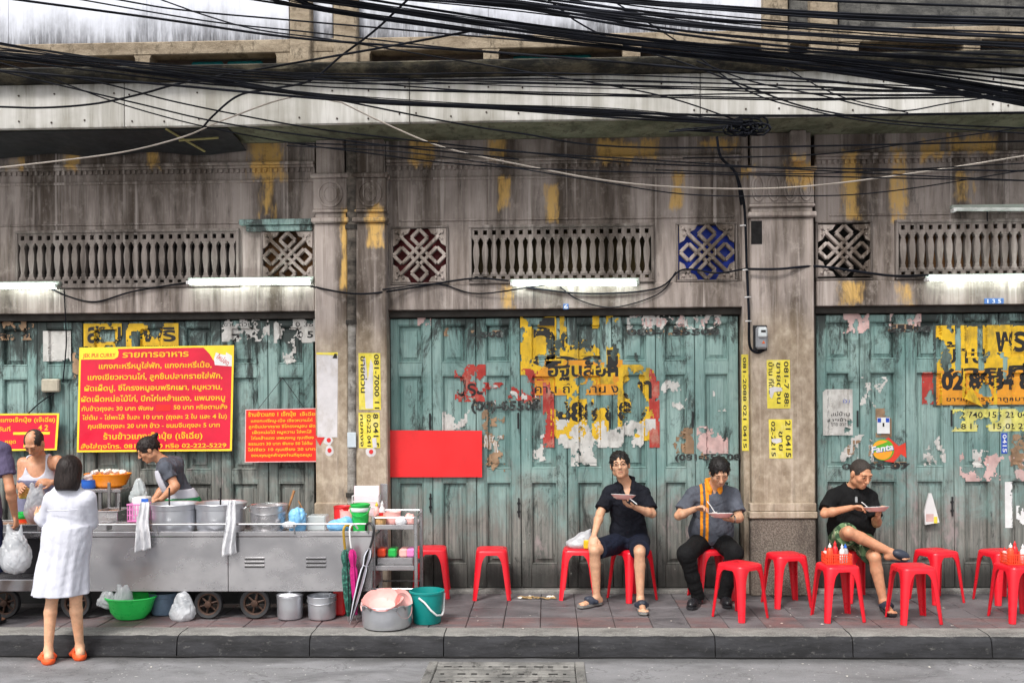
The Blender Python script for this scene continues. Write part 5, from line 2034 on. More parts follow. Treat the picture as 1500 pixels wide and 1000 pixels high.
def bag(name, label, px0, px1, py0, py1, d, dep=.1, mat=None, handles=True, seed=0, food=None, cat='bag', group=None, squash=1.0):
    a, b = U(px0, py0, d), U(px1, py1, d)
    cx, w = (a.x + b.x) / 2, (b.x - a.x) / 2
    zt, zb = a.z, b.z
    h = zt - zb
    t = thing(name, label, cat, (cx, -d, zb), group)
    V = Vol((cx - w - .06, -d - dep - .06, zb - .04), (cx + w + .06, -d + dep + .06, zt + .05), .006)
    V.ell((cx, -d, zb + h * .30), (w, dep, h * .32), None, .03)
    V.ell((cx, -d, zb + h * .50), (w * .8, dep * .8, h * .34), None, .05)
    if handles:
        for s in (-1, 1):
            V.cap((cx + s * w * .3, -d, zb + h * .7), (cx + s * w * .42, -d - .01, zt), .03, .012, .04)
    else:
        V.ell((cx, -d, zb + h * .85), (w * .42, dep * .4, h * .18), None, .05)
    V.wrinkle(.013, 26, seed, (1, 1, .55))
    V.wrinkle(.008, 60, seed + 3, (1, 1, .7))
    V.cut((0, 0, zb), (0, 0, -1))
    link('bag_body', V.mesh('bag_body', mat or M_BAG), t)
    if food:
        V = Vol((cx - w, -d - dep, zb - .01), (cx + w, -d + dep, zt), .007)
        V.ell((cx, -d, zb + h * .25), (w * .8, dep * .75, h * .22), None, .02)
        V.wrinkle(.008, 40, seed + 1)
        V.cut((0, 0, zb + .006), (0, 0, -1))
        link('contents', V.mesh('contents', food), t)
    return t


# ================================================================== the steel food cart
DC = 1.10
ZC = U(300, 778, DC).z
ZCB = U(300, 866, DC).z
cart = thing('food_cart', 'long stainless steel food cart with tall spoked wheels and pots on top', 'food cart', (U(300, 900, DC).x, -DC + .25, 0))
cx0, cxm, cx1, cx2 = U(-140, 820, DC).x, U(63, 820, DC).x, U(334, 820, DC).x, U(545, 820, DC).x
YB = -.60
t = MB(); t.cbox(cxm, cx1 - .002, -DC, -DC + .02, ZCB, ZC - .045, .004); t.build('front_panel', M_STEEL, cart)
pb = MB(); pb.cbox(cx1 + .002, cx2, -DC, -DC + .02, ZCB, ZC - .045, .004); pb = pb.build('front_panel', M_STEEL, cart)
for (p0, p1) in ((358, 388), (448, 478)):
    for k in range(3):
        y = 816.5 + k * 5.6
        a, b = U(p0, y, DC), U(p1, y, DC)
        m = MB(); m.cbox(a.x, b.x, -DC - .006, -DC + .001, a.z - .009, a.z + .006, .004); m.build('louvre', M_STEEL, pb)
        m = MB(); m.box(a.x + .004, b.x - .004, -DC - .0065, -DC - .001, a.z - .016, a.z - .0095); m.build('louvre_slot', M_INTERIOR, pb)
t = MB(); t.cbox(cx0, cx2 + .006, -DC - .008, -DC + .03, ZC - .043, ZC, .006); t.build('top_edge', M_STEEL, cart)
t = MB(); t.box(cx0, cx2, -DC + .031, YB, ZC - .06, ZC - .03); t.build('deck', M_STEEL, cart)
t = MB(); t.cbox(cx0, cx2, YB, YB + .02, ZCB, ZC, .004); t.build('back_panel', M_STEEL, cart)
t = MB(); t.box(cx0, cx2 - .03, YB - .012, YB - .004, .03, ZCB + .001); t.build('shade_sheet', M_BLACK, cart)  # added dark sheet, stands in for the deep shade under the cart
t = MB(); t.cbox(cx2 - .02, cx2, -DC + .022, YB - .002, ZCB, ZC - .046, .004); t.build('side_panel', M_STEEL, cart)
t = MB(); t.box(cx0, cx2 - .03, -DC + .03, YB - .01, ZCB + .0, ZCB + .02); t.build('bottom_tray', M_STEEL, cart)
t = MB(); t.cbox(cx0, cxm - .004, -DC + .28, -DC + .30, ZCB, ZC - .05, .004); t.build('recessed_panel', simple('dark_open_cabinet', lin(40, 38, 44), .5, .4), cart)
t = MB(); t.cbox(cx0, cxm - .004, -DC + .001, -DC + .27, ZCB + .0, ZCB + .10, .004); t.build('lower_box', M_STEEL, cart)
for k in range(24):
    x = cxm + .03 + (cx2 - cxm - .06) * k / 23
    m = MB(); m.lathe([(.005, 0), (.003, .003)], 8, mtx=Matrix.Translation((x, -DC - .0002, ZCB + .03)) @ Matrix.Rotation(R(90), 4, 'X')); m.build('rivet', M_TUBE, cart, smooth=True)
rail = MB()
zr_ = U(300, 767.5, DC + .03).z
xr0, xr1 = U(120, 768, DC).x, U(544, 768, DC).x
rail.tube([(xr0, -DC - .03, zr_), (xr1, -DC - .03, zr_)], .008, 8)
rail.build('rail', M_TUBE, cart, smooth=True)
for px in (232, 334, 432, 540):
    m = MB(); x = U(px, 770, DC).x; m.tube([(x, -DC - .03, zr_ - .006), (x, -DC - .012, ZC - .02)], .006, 6); m.build('rail_post', M_TUBE, cart, smooth=True)


def wheel(px, pyc, r, dd):
    c = U(px, pyc, dd)
    M = Matrix.Translation((c.x, c.y, r + .004)) @ Matrix.Rotation(R(90), 4, 'X')
    hub = MB(); hub.lathe([(.018, -.034), (.028, -.03), (.028, .03), (.018, .034)], 14, mtx=M)
    w = hub.build('wheel', M_RUST, cart, smooth=True)
    m = MB(); m.lathe([(r * .74, -.018), (r * .95, -.024), (r, -.012), (r, .012), (r * .95, .024), (r * .74, .018)], 32, mtx=M, cap0=False, cap1=False); m.build('tyre', M_BLACK, w, smooth=True)
    m = MB(); m.lathe([(r * .66, -.014), (r * .755, -.020), (r * .755, .020), (r * .66, .014), (r * .66, -.014)], 32, mtx=M, cap0=False, cap1=False); m.build('rim', M_RUST, w, smooth=True)
    for k in range(6):
        a = k * math.pi / 3 + .3
        m = MB(); m.tube([M @ Vector((math.cos(a) * .022, math.sin(a) * .022, 0)), M @ Vector((math.cos(a) * r * .7, math.sin(a) * r * .7, 0))], [.010, .007], 6); m.build('spoke', M_RUST, w)
    m = MB(); m.cbox(c.x - .02, c.x + .02, c.y + .035, c.y + .05, .1, ZCB + .01, .004); m.build('fork', M_BLACK, cart)


for (px, r) in ((374, .128), (306, .120), (112, .128), (8, .128)):
    wheel(px, 888, r, DC - .03)

# ---- on the cart
zd = ZC - .03
DP = .84
pot('cooking_pot', 'wide aluminium curry pot next to the pink basket', 'pot', 257, 775, DP, .385, .235, fill=M_SOUP, ears=False, group='pots on the cart', flare=.03, z0=zd)
pot('cooking_pot', 'wide aluminium curry pot in the middle, behind the right towel', 'pot', 324, 775, DP, .41, .24, fill=M_SOUP, ears=True, group='pots on the cart', flare=.03, z0=zd)
pot('cooking_pot', 'steel stock pot with wire bail handle, rightmost pot on the cart', 'pot', 394, 772, DP, .31, .22, mat=M_STEEL, fill=M_SOUP, ears=False, bail=True, group='pots on the cart', z0=zd)


def ladle(px, py0, py1, d, lab, hook=True, mat=None):
    a, b = U(px, py0, d), U(px, py1, d)
    t = thing('ladle', lab, 'ladle', (b.x, b.y, b.z))
    m = MB(); m.tube([(a.x, a.y, a.z), (b.x, b.y, b.z)], .007, 6); m.build('handle', mat or M_BLACK, t, smooth=True)
    m = MB(); m.lathe([(.001, -.03), (.03, -.02), (.042, .0), (.040, .0), (.001, -.024)], 12, mtx=Matrix.Translation((b.x, b.y, b.z))); m.build('scoop', M_TUBE, t, smooth=True)


ladle(248, 714, 742, DP, 'dark ladle standing in the pot next to the pink basket')
ladle(323, 714, 742, DP, 'dark ladle standing in the middle curry pot')
ladle(176, 735, 752, DP - .05, 'black ladle handle sticking up from the steel food trays')


def tray(px0, px1, pyt, pyb, d0, d1, lab, group, food=None, zoff=0.0):
    a, b = U(px0, pyt, d1), U(px1, pyb, d1)
    z0 = max(b.z, zd + .002)
    t = thing('food_tray', lab, 'tray', ((a.x + b.x) / 2, -(d0 + d1) / 2, z0), group)
    m = MB()
    x0, x1, y0, y1, zt = a.x, b.x, -d1, -d0, a.z
    q = .012
    m.cbox(x0 - .008, x1 + .008, y0 - .008, y0 + q, zt - .008, zt, .003); m.cbox(x0 - .008, x1 + .008, y1 - q, y1 + .008, zt - .008, zt, .003)
    m.cbox(x0 - .008, x0 + q, y0 + q, y1 - q, zt - .0075, zt - .0005, .003); m.cbox(x1 - q, x1 + .008, y0 + q, y1 - q, zt - .0075, zt - .0005, .003)
    m.build('rim', M_STEEL, t)
    m = MB()
    m.cbox(x0, x1, y0, y0 + .006, z0, zt - .009, .002); m.cbox(x0, x1, y1 - .006, y1, z0, zt - .009, .002)
    m.cbox(x0, x0 + .006, y0 + .007, y1 - .007, z0, zt - .009, .002); m.cbox(x1 - .006, x1, y0 + .007, y1 - .007, z0, zt - .009, .002)
    m.box(x0 + .007, x1 - .007, y0 + .007, y1 - .007, z0, z0 + .01)
    m.build('pan', M_STEEL, t)
    if food:
        m = MB(); m.box(x0 + .012, x1 - .012, y0 + .012, y1 - .012, z0 + .012, zt - .02); m.build('food', food, t)
    return t


tray(140, 172, 748, 765, .66, .92, 'raised steel food tray beside the woman in white', 'steel trays of food', M_SOUP)
tray(118, 156, 766, 777, .94, 1.05, 'low steel tray at the front behind the woman in white', 'steel trays of food', M_SOUP)
tray(164, 198, 766, 777, .94, 1.05, 'low steel tray at the front below the pink basket', 'steel trays of food', M_SOUP)
tray(-60, 55, 768, 778, .75, 1.05, 'wide dark food tray at the left end of the cart', 'steel trays of food', M_SOUP)


def basket(name, lab, px0, px1, pyt, pyb, d, dep, mat, z0=None, cat='basket', group=None, slots=6):
    a, b = U(px0, pyt, d), U(px1, pyb, d)
    z0 = b.z if z0 is None else z0
    x0, x1, zt = a.x, b.x, a.z
    t = thing(name, lab, cat, ((x0 + x1) / 2, -d + dep / 2, z0), group)
    y0, y1 = -d, -d + dep
    m = MB()
    m.cbox(x0 - .004, x1 + .004, y0 - .004, y0 + .008, zt - .012, zt, .003); m.cbox(x0 - .004, x1 + .004, y1 - .008, y1 + .004, zt - .012, zt, .003)
    m.cbox(x0 - .004, x0 + .008, y0 + .009, y1 - .009, zt - .0115, zt - .0005, .003); m.cbox(x1 - .008, x1 + .004, y0 + .009, y1 - .009, zt - .0115, zt - .0005, .003)
    m.build('rim', mat, t)
    m = MB()
    m.box(x0, x1, y0, y1, z0, z0 + .006)
    zs = [z0 + .006, z0 + (zt - z0) * .34, z0 + (zt - z0) * .40, z0 + (zt - z0) * .66, z0 + (zt - z0) * .72]
    for z in (z0 + .006, zs[1], zs[3]):
        m.box(x0, x1, y0, y0 + .004, z, z + .007); m.box(x0, x1, y1 - .004, y1, z, z + .007)
        m.box(x0, x0 + .004, y0 + .005, y1 - .005, z, z + .007); m.box(x1 - .004, x1, y0 + .005, y1 - .005, z, z + .007)
    n = slots
    for k in range(n + 1):
        x = x0 + (x1 - x0) * k / n
        m.box(max(x0, x - .004), min(x1, x + .004), y0 + .0004, y0 + .0036, z0 + .002, zt - .012); m.box(max(x0, x - .004), min(x1, x + .004), y1 - .0036, y1 - .0004, z0 + .002, zt - .012)
    for k in range(1, 4):
        y = y0 + (y1 - y0) * k / 4
        m.box(x0 + .0004, x0 + .0036, y - .004, y + .004, z0 + .002, zt - .012); m.box(x1 - .0036, x1 - .0004, y - .004, y + .004, z0 + .002, zt - .012)
    m.build('basket_wall', mat, t)
    return t


basket('plastic_basket', 'pink plastic basket on the cart by the left towel', 186, 210, 738, 764, .98, .16, M_MAGB)
m = MB(); a, b = U(198, 727, .80), U(219, 745, .80); m.cbox(a.x, b.x, -.88, -.74, zd + .002, a.z, .01)
wb = m.build('napkin_box', M_WPLAST); tag(wb, 'white box with blue print behind the pink basket', 'box')
m = MB(); a, b = U(207, 730, .882), U(217, 738, .882); m.box(a.x, b.x, -.8825, -.8795, b.z, a.z); m.build('printed_patch', M_BLUED, wb)


def towel(lab, pxt0, pxt1, pxb0, pxb1, pyt, pyb, d, seed):
    a, b = U(pxt0, pyt, d), U(pxt1, pyt, d)
    c, e = U(pxb0, pyb, d), U(pxb1, pyb - 6, d)
    nu, nv = 22, 26
    m = MB()
    vs_ = []
    for side in (0, 1):
        for j in range(nv + 1):
            v = j / nv
            for i in range(nu + 1):
                u = i / nu
                x = (a.x * (1 - u) + b.x * u) * (1 - v) + (c.x * (1 - u) + e.x * u) * v
                z = (a.z * (1 - u) + b.z * u) * (1 - v) + (c.z * (1 - u) + e.z * u) * v
                fold = math.sin(u * 13 + seed + 1.2 * math.sin(v * 3 + seed)) * (.006 + .016 * v) + mnoise.noise(Vector((u * 4, v * 3, seed))) * .012
                y = -d - .012 - fold - .012 * math.sin(v * 3) + (side * .006)
                vs_.append((x + .004 * math.sin(v * 9 + seed), y, z))
    N = (nu + 1) * (nv + 1)
    fs = []
    for j in range(nv):
        for i in range(nu):
            q = j * (nu + 1) + i
            fs.append((q, q + 1, q + nu + 2, q + nu + 1))
            fs.append((N + q, N + q + nu + 1, N + q + nu + 2, N + q + 1))
    edge = [i for i in range(nu + 1)] + [(j + 1) * (nu + 1) + nu for j in range(nv)] + [nv * (nu + 1) + nu - i - 1 for i in range(nu)] + [(nv - j - 1) * (nu + 1) for j in range(nv - 1)]
    for k in range(len(edge)):
        q, r_ = edge[k], edge[(k + 1) % len(edge)]
        fs.append((q, r_, N + r_, N + q))
    m.add(vs_, fs)
    o = m.build('towel', M_TOWEL, smooth='all')
    tag(o, lab, 'towel', 'white towels hung on the cart rail')


towel('white towel hung on the cart rail beside the pink basket', 206, 219, 198, 223, 735, 809, DC + .045, 1)
towel('white towel with a faint stain hung between the big pots', 336, 347, 324, 346, 732, 816, DC + .045, 4)
# right end of the cart
pot('mixing_bowl', 'blue plastic tub with crumpled cloth right of the stock pot', 'tub', 436, 770, .86, .15, .14, mat=M_BLUEP, ears=False, z0=zd)
V = Vol((-2.1, -1.05, zd - .02), (-1.4, -.5, zd + .25), .006)
c = npv(U(436, 757, .92)); V.ell(c, (.075, .06, .085), None, .02); V.wrinkle(.012, 40, 3); V.cut((0, 0, zd + .004), (0, 0, -1))
o = link('cleaning_cloth', V.mesh('cleaning_cloth', M_BLUEP)); tag(o, 'crumpled light blue cloth beside the stock pot', 'cloth')
V = Vol((-2.1, -1.1, zd - .02), (-1.2, -.5, zd + .25), .006)
c = npv(U(496, 770, 1.0)); V.ell(c + npv((0, 0, .0)), (.105, .07, .055), None, .02); V.ell(c + npv((.07, 0, .04)), (.05, .05, .045), None, .03); V.wrinkle(.010, 36, 8); V.cut((0, 0, zd + .004), (0, 0, -1))
o = link('folded_bags', V.mesh('folded_bags', M_BLUEP)); tag(o, 'heap of pale blue plastic bags by the green bucket', 'plastic bags')
V = Vol((-2.3, -1.1, zd - .02), (-1.2, -.4, zd + .25), .006)
c = npv(U(424, 768, .98)); V.ell(c, (.06, .05, .03), None, .02); V.wrinkle(.008, 40, 5); V.cut((0, 0, zd + .004), (0, 0, -1))
o = link('tissue', V.mesh('tissue', M_TOWEL)); tag(o, 'crumpled white tissue on the cart in front of blue tub', 'tissue')
m = MB(); c = U(466, 760, .8); m.cbox(c.x - .08, c.x + .08, -.88, -.72, zd + .003, zd + .13, .01); o = m.build('clear_box', M_CLEAR); tag(o, 'clear plastic box on the cart between blue cloth and pink bowl', 'box')
pot('mixing_bowl', 'stack of pink bowls left of the green bucket', 'bowl', 512, 770, .82, .16, .17, mat=M_PINK, ears=False, z0=zd)
pot('mixing_bowl', 'red bowl behind the pale blue bags', 'bowl', 502, 770, .70, .15, .19, mat=M_REDP, ears=False, z0=zd)
gb = U(528, 778, .97)
t = thing('plastic_bucket', 'small green bucket with pale rim on the right end of the cart', 'bucket', (gb.x, gb.y, zd + .002))
m = MB(); h = U(528, 738, .97).z - zd; m.lathe([(.062, 0), (.078, h * .96), (.072, h * .96), (.058, .01), (.001, .01)], 24); m.build('bucket_wall', M_GREENP, t, False, smooth=True)
m = MB(); m.lathe([(.077, h * .74), (.0805, h * .76), (.082, h * .86), (.079, h * .88)], 24, cap0=False, cap1=False); m.build('band', M_WPLAST, t, False, smooth=True)
m = MB(); m.lathe([(.079, h * .93), (.085, h * .95), (.085, h), (.076, h * 1.01), (.074, h * .96)], 24, cap0=False, cap1=False); m.build('rim', M_GREENP, t, False, smooth=True)
m = MB(); m.tube([(math.cos(a) * .086, -math.sin(a) * .086, h * .9 - math.sin(a) * h * .3) for a in [math.pi * i / 14 for i in range(15)]], .004, 6); m.build('handle', M_GREENP, t, False, smooth=True)
# wire rack with a pink board behind
a, b = U(516, 726, .7), U(554, 726, .7)
t = thing('wire_rack', 'white wire rack holding a pale pink board behind the green bucket', 'rack', ((a.x + b.x) / 2, -.65, zd))
for y in (-.70, -.60):
    m = MB()
    for x in (a.x, b.x):
        m.tube([(x, y, zd), (x, y, a.z)], .005, 6)
    m.build('upright', M_WPLAST, t, smooth=True)['kind'] = 'stuff'
for z in (a.z, a.z - .05, a.z - .1):
    m = MB(); m.tube([(a.x, -.70, z), (b.x, -.70, z), (b.x, -.60, z), (a.x, -.60, z)], .004, 6, closed=True); m.build('ring', M_WPLAST, t, smooth=True)
a, b = U(519, 711, .64), U(556, 730, .64)
m = MB(); m.cbox(a.x, b.x, -.655, -.64, zd + .1, a.z, .004); o = m.build('cutting_board', simple('pale_pink_board', lin(232, 212, 218), .5, 0, .04)); tag(o, 'pale pink cutting board standing in the wire rack', 'board')
a, b = U(562, 708, .55), U(568, 750, .55)
m = MB(); m.cbox(a.x - .03, a.x + .035, -.56, -.54, .45, a.z, .004); o = m.build('steel_sheet', M_STEEL); tag(o, 'upright steel sheet standing behind the trolley beside the door jamb', 'sheet')
for (x0, y0, x1, y1, lab) in ((420, 752, 431, 718, 'brown bundle brush standing behind the stock pot'), (450, 758, 437, 733, 'pale wooden chopstick leaning over the blue cloth')):
    a, b = U(x0, y0, .78), U(x1, y1, .74)
    m = MB(); m.tube([(a.x, a.y, max(a.z, zd)), tuple(b)], [.007, .012] if x0 == 420 else [.006, .006], 6); o = m.build('wooden_stick' if x0 != 420 else 'brush', M_WOOD, smooth=True); tag(o, lab, 'stick' if x0 != 420 else 'brush')
# left end: bowl of food, bag being packed
for (px, py, mat, lab, hh) in ((36, 766, M_ORRED, 'red bowl under a green one at the left end of the cart', .09), (36, 749, M_LIME, 'green bowl stacked on a red bowl at the left of the cart', .05)):
    pot('mixing_bowl', lab, 'bowl', px, py, .70, .15, hh, mat=mat, ears=False, z0=zd if hh > .06 else zd + .092)
bag('food_bag', 'translucent white bag being filled by the vendor in the vest', 38, 70, 709, 768, .86, .09, M_BAG, True, 9, M_PINK)
bag('food_bag', 'small bag of orange curry held by the vendor in the vest', 30, 42, 712, 730, .68, .03, simple('orange_food_bag', lin(220, 168, 90), .3, 0, .3, 30), False, 3)
bag('carrier_bag', 'white carrier bag hanging from the hand of the man at the left edge', 1, 45, 768, 839, 1.42, .11, M_BAG, True, 13, M_TOWEL)
# clear bag hanging before the doors
bag('carrier_bag', 'clear plastic bag hanging behind the pink basket', 191, 217, 700, 742, .45, .06, M_CLEAR, False, 5)

# ---- rack with the orange tub behind the cart
a, b = U(112, 712, .12), U(196, 712, .12)
ZT = a.z
t = thing('steel_table', 'steel frame table behind the cart carrying the orange tub', 'table', ((a.x + b.x) / 2, -.2, 0))
m = MB(); m.cbox(a.x, b.x, -.42, -.02, ZT - .03, ZT, .004); m.build('table_top', M_STEEL, t)
for x in (a.x + .10, (a.x + b.x) / 2 + .08, b.x - .02):
    for y in (-.40, -.05):
        m = MB(); m.cbox(x - .015, x + .015, y - .015, y + .015, 0, ZT - .031, .003); m.build('leg', M_TUBE, t)
m = MB(); m.box(a.x + .02, b.x - .02, -.38, -.06, .55, .57); m.build('lower_shelf', M_BLACK, t)
m = MB(); c_ = U(161, 726, .42); m.cbox(c_.x - .012, c_.x + .012, -.445, -.425, .7, U(161, 706, .42).z, .003); m.build('front_post', M_TUBE, t)
c = U(158, 708, .22)
t = thing('plastic_tub', 'wide orange plastic tub heaped with white eggs', 'tub', (c.x, -.22, ZT + .002))
hh = .125
m = MB(); m.lathe([(.12, 0), (.14, .01), (.205, hh), (.215, hh + .002), (.215, hh - .008), (.21, hh - .010), (.165, .02), (.001, .015)], 36, sy=.75); m.build('tub_wall', M_ORANGEP, t, False, smooth=True)
rng = random.Random(11)
for k in range(26):
    aa, rr = rng.uniform(0, 6.28), math.sqrt(rng.random()) * .16
    m = MB(); q = rng.uniform(.8, 1.1)
    m.lathe([(.001, -.024 * q), (.014, -.019 * q), (.021, 0), (.016, .017 * q), (.001, .026 * q)], 10, mtx=Matrix.Rotation(rng.uniform(0, 1.5), 4, 'X'))
    e = m.build('egg', M_EGG, t, False, smooth=True); e.location = (math.cos(aa) * rr, math.sin(aa) * rr * .72, hh + .004 + .02 * (1 - rr / .17))
    o = e
pot('mixing_bowl', 'blue bowl with white food bags beside the orange tub', 'bowl', 130, 712, .34, .13, .075, mat=M_BLUED, ears=False, z0=ZT + .002)
V = Vol((-4.4, -.6, ZT), (-3.4, -.1, ZT + .3), .006)
c = npv(U(131, 699, .34)); V.ell(c, (.05, .045, .035), None, .02); V.ell(c + npv((.03, 0, .03)), (.02, .02, .03), None, .02); V.wrinkle(.01, 45, 2)
o = link('food_packets', V.mesh('food_packets', M_BAG)); tag(o, 'white food packets heaped in the blue bowl', 'packets')

# ---- under and beside the cart
pot('cooking_pot', 'lidded aluminium pot on the pavement under the cart, left of the pair', 'pot', 425, 910, 1.06, .215, .19, ears=False, bail=False, group='pots under the cart', z0=.002)
t = pot('cooking_pot', 'aluminium pot with wire handle under the cart, right of the pair', 'pot', 472, 909, 1.06, .235, .19, ears=False, bail=True, group='pots under the cart', z0=.002)
c = U(425, 880, 1.06); m = MB(); m.lathe([(.112, 0), (.114, .006), (.09, .018), (.02, .026), (.018, .04), (.001, .042)], 24, mtx=Matrix.Translation((c.x, c.y, .198))); o = m.build('pot_lid', M_ALU, smooth=True); tag(o, 'aluminium lid on the left pot under the cart', 'lid')
c = U(181, 912, 1.18)
c = G(181, 911)
t = thing('plastic_colander', 'bright green plastic basket with white bags under the cart', 'basket', (c.x, c.y + .15, .002))
m = MB(); m.lathe([(.10, 0), (.12, .004), (.165, .06), (.195, .15), (.205, .168), (.207, .178), (.200, .178), (.16, .06), (.001, .012)], 40, sy=.8, flute=.012, nfl=40); m.build('basket_wall', M_LIME, t, False, smooth=True)
m = MB(); m.lathe([(.196, .160), (.214, .168), (.214, .182), (.198, .184)], 40, sy=.8); 
m = MB(); m.tube([(math.cos(a_) * .209, math.sin(a_) * .168, .178) for a_ in [i * math.pi / 20 for i in range(40)]], .008, 6, closed=True); m.build('rim', M_LIME, t, False, smooth=True)
yb = c.y + .15
bag('food_bag', 'crumpled white bag, the taller of two in the green basket', 168, 194, 857, 890, -yb + .03, .07, M_BAG, True, 17)
bag('food_bag', 'crumpled white bag, the lower of two in the green basket', 144, 172, 866, 890, -yb + .03, .06, M_BAG, False, 19)
pot('wash_basin', 'grey blue plastic basin in the shade under the cart', 'basin', 243, 906, .88, .26, .185, mat=M_GREYBLUE, ears=False, z0=.002, flare=.04)
bag('rubbish_bag', 'clear bag of rubbish standing beside the left wheel', 250, 286, 868, 911, 1.12, .08, M_BAG, False, 23, M_TOWEL, squash=1)
m = MB(); c = U(497, 878, .95); m.cbox(c.x - .05, c.x + .05, -.98, -.90, .002, .27, .015); o = m.build('red_canister', M_REDP); tag(o, 'red plastic canister half hidden under the right end of the cart', 'canister')
for (px, lab) in ((4, 'black plastic sack slumped under the left end of the cart'),):
    V = Vol((-5.2, -1.4, 0), (-4.3, -.8, .25), .007); c = npv(G(4, 905)); V.ell(c + npv((0, .06, .04)), (.10, .08, .06), None, .02); V.wrinkle(.012, 40, 2); V.cut((0, 0, .003), (0, 0, -1)); o = link('rubbish_sack', V.mesh('rubbish_sack', M_BLACK)); tag(o, lab, 'sack')

c = G(561, 926)
R0 = .2
t = pot('wash_tub', 'large round aluminium tub piled with pink plates on the pavement', 'tub', 561, 926, -c.y, .40, .185, ears=True, bail='side', z0=.002)
t.location = (c.x, c.y + R0, .002)
CT = Vector(t.location)
rng = random.Random(5)
plate_me = MB(); plate_me.lathe([(.001, .004), (.06, .004), (.068, .008), (.100, .020), (.103, .022), (.100, .017), (.070, .003), (.06, 0), (.001, 0)], 28); plate_me = plate_me.mesh('plate', M_PINK, smooth=True)
PL = ((-.09, -.03, .19, 62, 15), (.02, -.05, .215, 70, -20), (.10, .0, .20, 66, 25), (-.03, .06, .21, 55, 180), (.13, -.07, .18, 72, 60), (-.13, .05, .18, 60, -40), (.05, .08, .20, 58, 150), (-.02, -.12, .185, 20, 10), (.07, -.11, .19, 28, -70), (-.10, -.10, .18, 24, 80), (.0, .0, .16, 10, 0))
PLAB = ('standing at the left front', 'standing tall in the middle', 'standing right of the tall one', 'leaning at the back left', 'standing at the right rim', 'standing at the left rim', 'leaning at the back right', 'lying at the front middle', 'lying at the front right', 'lying at the front left', 'lying flat under the others')
for k, (x, y, z, tilt, az) in enumerate(PL):
    o = link('plate', plate_me)
    o.location = (CT.x + x, CT.y + y, z)
    o.rotation_euler = (R(tilt), 0, R(az))
    tag(o, 'pink plastic plate ' + PLAB[k] + ' in the aluminium tub', 'plate', 'used pink plates in the tub')
c = G(623, 916)
t = thing('plastic_bucket', 'teal plastic bucket with white handle beside the aluminium tub', 'bucket', (c.x, c.y + .12, .002))
m = MB(); m.lathe([(.108, 0), (.112, .006), (.138, .245), (.145, .248), (.145, .262), (.136, .264), (.108, .02), (.001, .012)], 32); m.build('bucket_wall', M_TEALP, t, False, smooth=True)
m = MB(); m.tube([(-.05, -.137, .225), (.0, -.150, .19), (.05, -.155, .13), (.095, -.135, .085), (.132, -.08, .075), (.135, .0, .09), (.142, .03, .235)], .008, 6); m.build('handle', M_WPLAST, t, False, smooth=True)


# ---- closed umbrellas hooked on the cart
def umbrella(lab, pts, hookpts, hr, body_mat, handle_mat, stripe=None, r=.030):
    t0, t1 = U(*pts[0]), U(*pts[1])
    t = thing('umbrella', lab, 'umbrella', (t1.x, t1.y, t1.z), 'closed umbrellas hooked on the cart')
    ax = (t1 - t0)
    L = ax.length
    Q = ax.normalized().to_track_quat('Z', 'Y').to_matrix().to_4x4()
    M = Matrix.Translation(t0) @ Q
    m = MB()
    prof = [(.012, -.01), (.026, .012), (r, .05), (r * .78, .10), (r * .62, .125), (r * .9, .16), (r * .95, L * .45), (r * .75, L * .72), (r * .45, L * .9), (.008, L)]
    m.lathe(prof, 24, mtx=M, flute=.22, nfl=6)
    if stripe:
        nf = len(m.f)
        m.mi = [((i % 24) // 3) % 2 for i in range(nf)]
        m.build('canopy', [body_mat, stripe], t, smooth=True)
    else:
        m.build('canopy', body_mat, t, smooth=True)
    m = MB(); m.tube([M @ Vector((0, 0, L - .01)), M @ Vector((0, 0, L + .045))], [.006, .004], 6); m.build('tip', M_TUBE, t)
    m = MB(); m.tube([M @ Vector((0, 0, .123)), M @ Vector((0, 0, .127))], r * .78, 12); m.build('strap', stripe or body_mat, t)
    m = MB(); m.tube(catmull([U(*p) for p in hookpts], 5), hr, 8); m.build('handle', handle_mat, t, smooth=True)


C_DKG = NT('dark_green_print'); f_ = C_DKG.noise(38, 3, .6); C_DKG.col(C_DKG.mix(C_DKG.ramp(f_, .5, .58), lin(16, 68, 58), lin(60, 120, 104))); C_DKG.rough(.6); C_DKG = C_DKG.m
C_MAG = cloth('magenta_cloth', lin(184, 36, 116), .12, .2, .5)
umbrella('dark green closed umbrella with golden crook handle', ((506, 806, 1.17), (510, 902, 1.19)), ((515, 772, 1.12), (508, 769, 1.16), (503.5, 775, 1.18), (504, 790, 1.18), (505.5, 804, 1.17)), .011, C_DKG, simple('golden_handle', lin(200, 160, 60), .3, .4), r=.036)
umbrella('magenta closed umbrella with white crook handle', ((516, 806, 1.20), (522, 900, 1.19)), ((524, 774, 1.12), (519, 768, 1.15), (513, 771, 1.19), (512.5, 786, 1.20), (514.5, 802, 1.20)), .008, C_MAG, M_WPLAST, r=.030)
umbrella('black and white striped closed umbrella with black crook handle', ((541, 806, 1.22), (514, 908, 1.25)), ((536, 776, 1.12), (537, 768, 1.16), (543, 766, 1.2), (547.5, 774, 1.22), (546, 788, 1.22), (542, 802, 1.22)), .010, C_BLACK, M_BLACK, stripe=C_WHITE, r=.033)

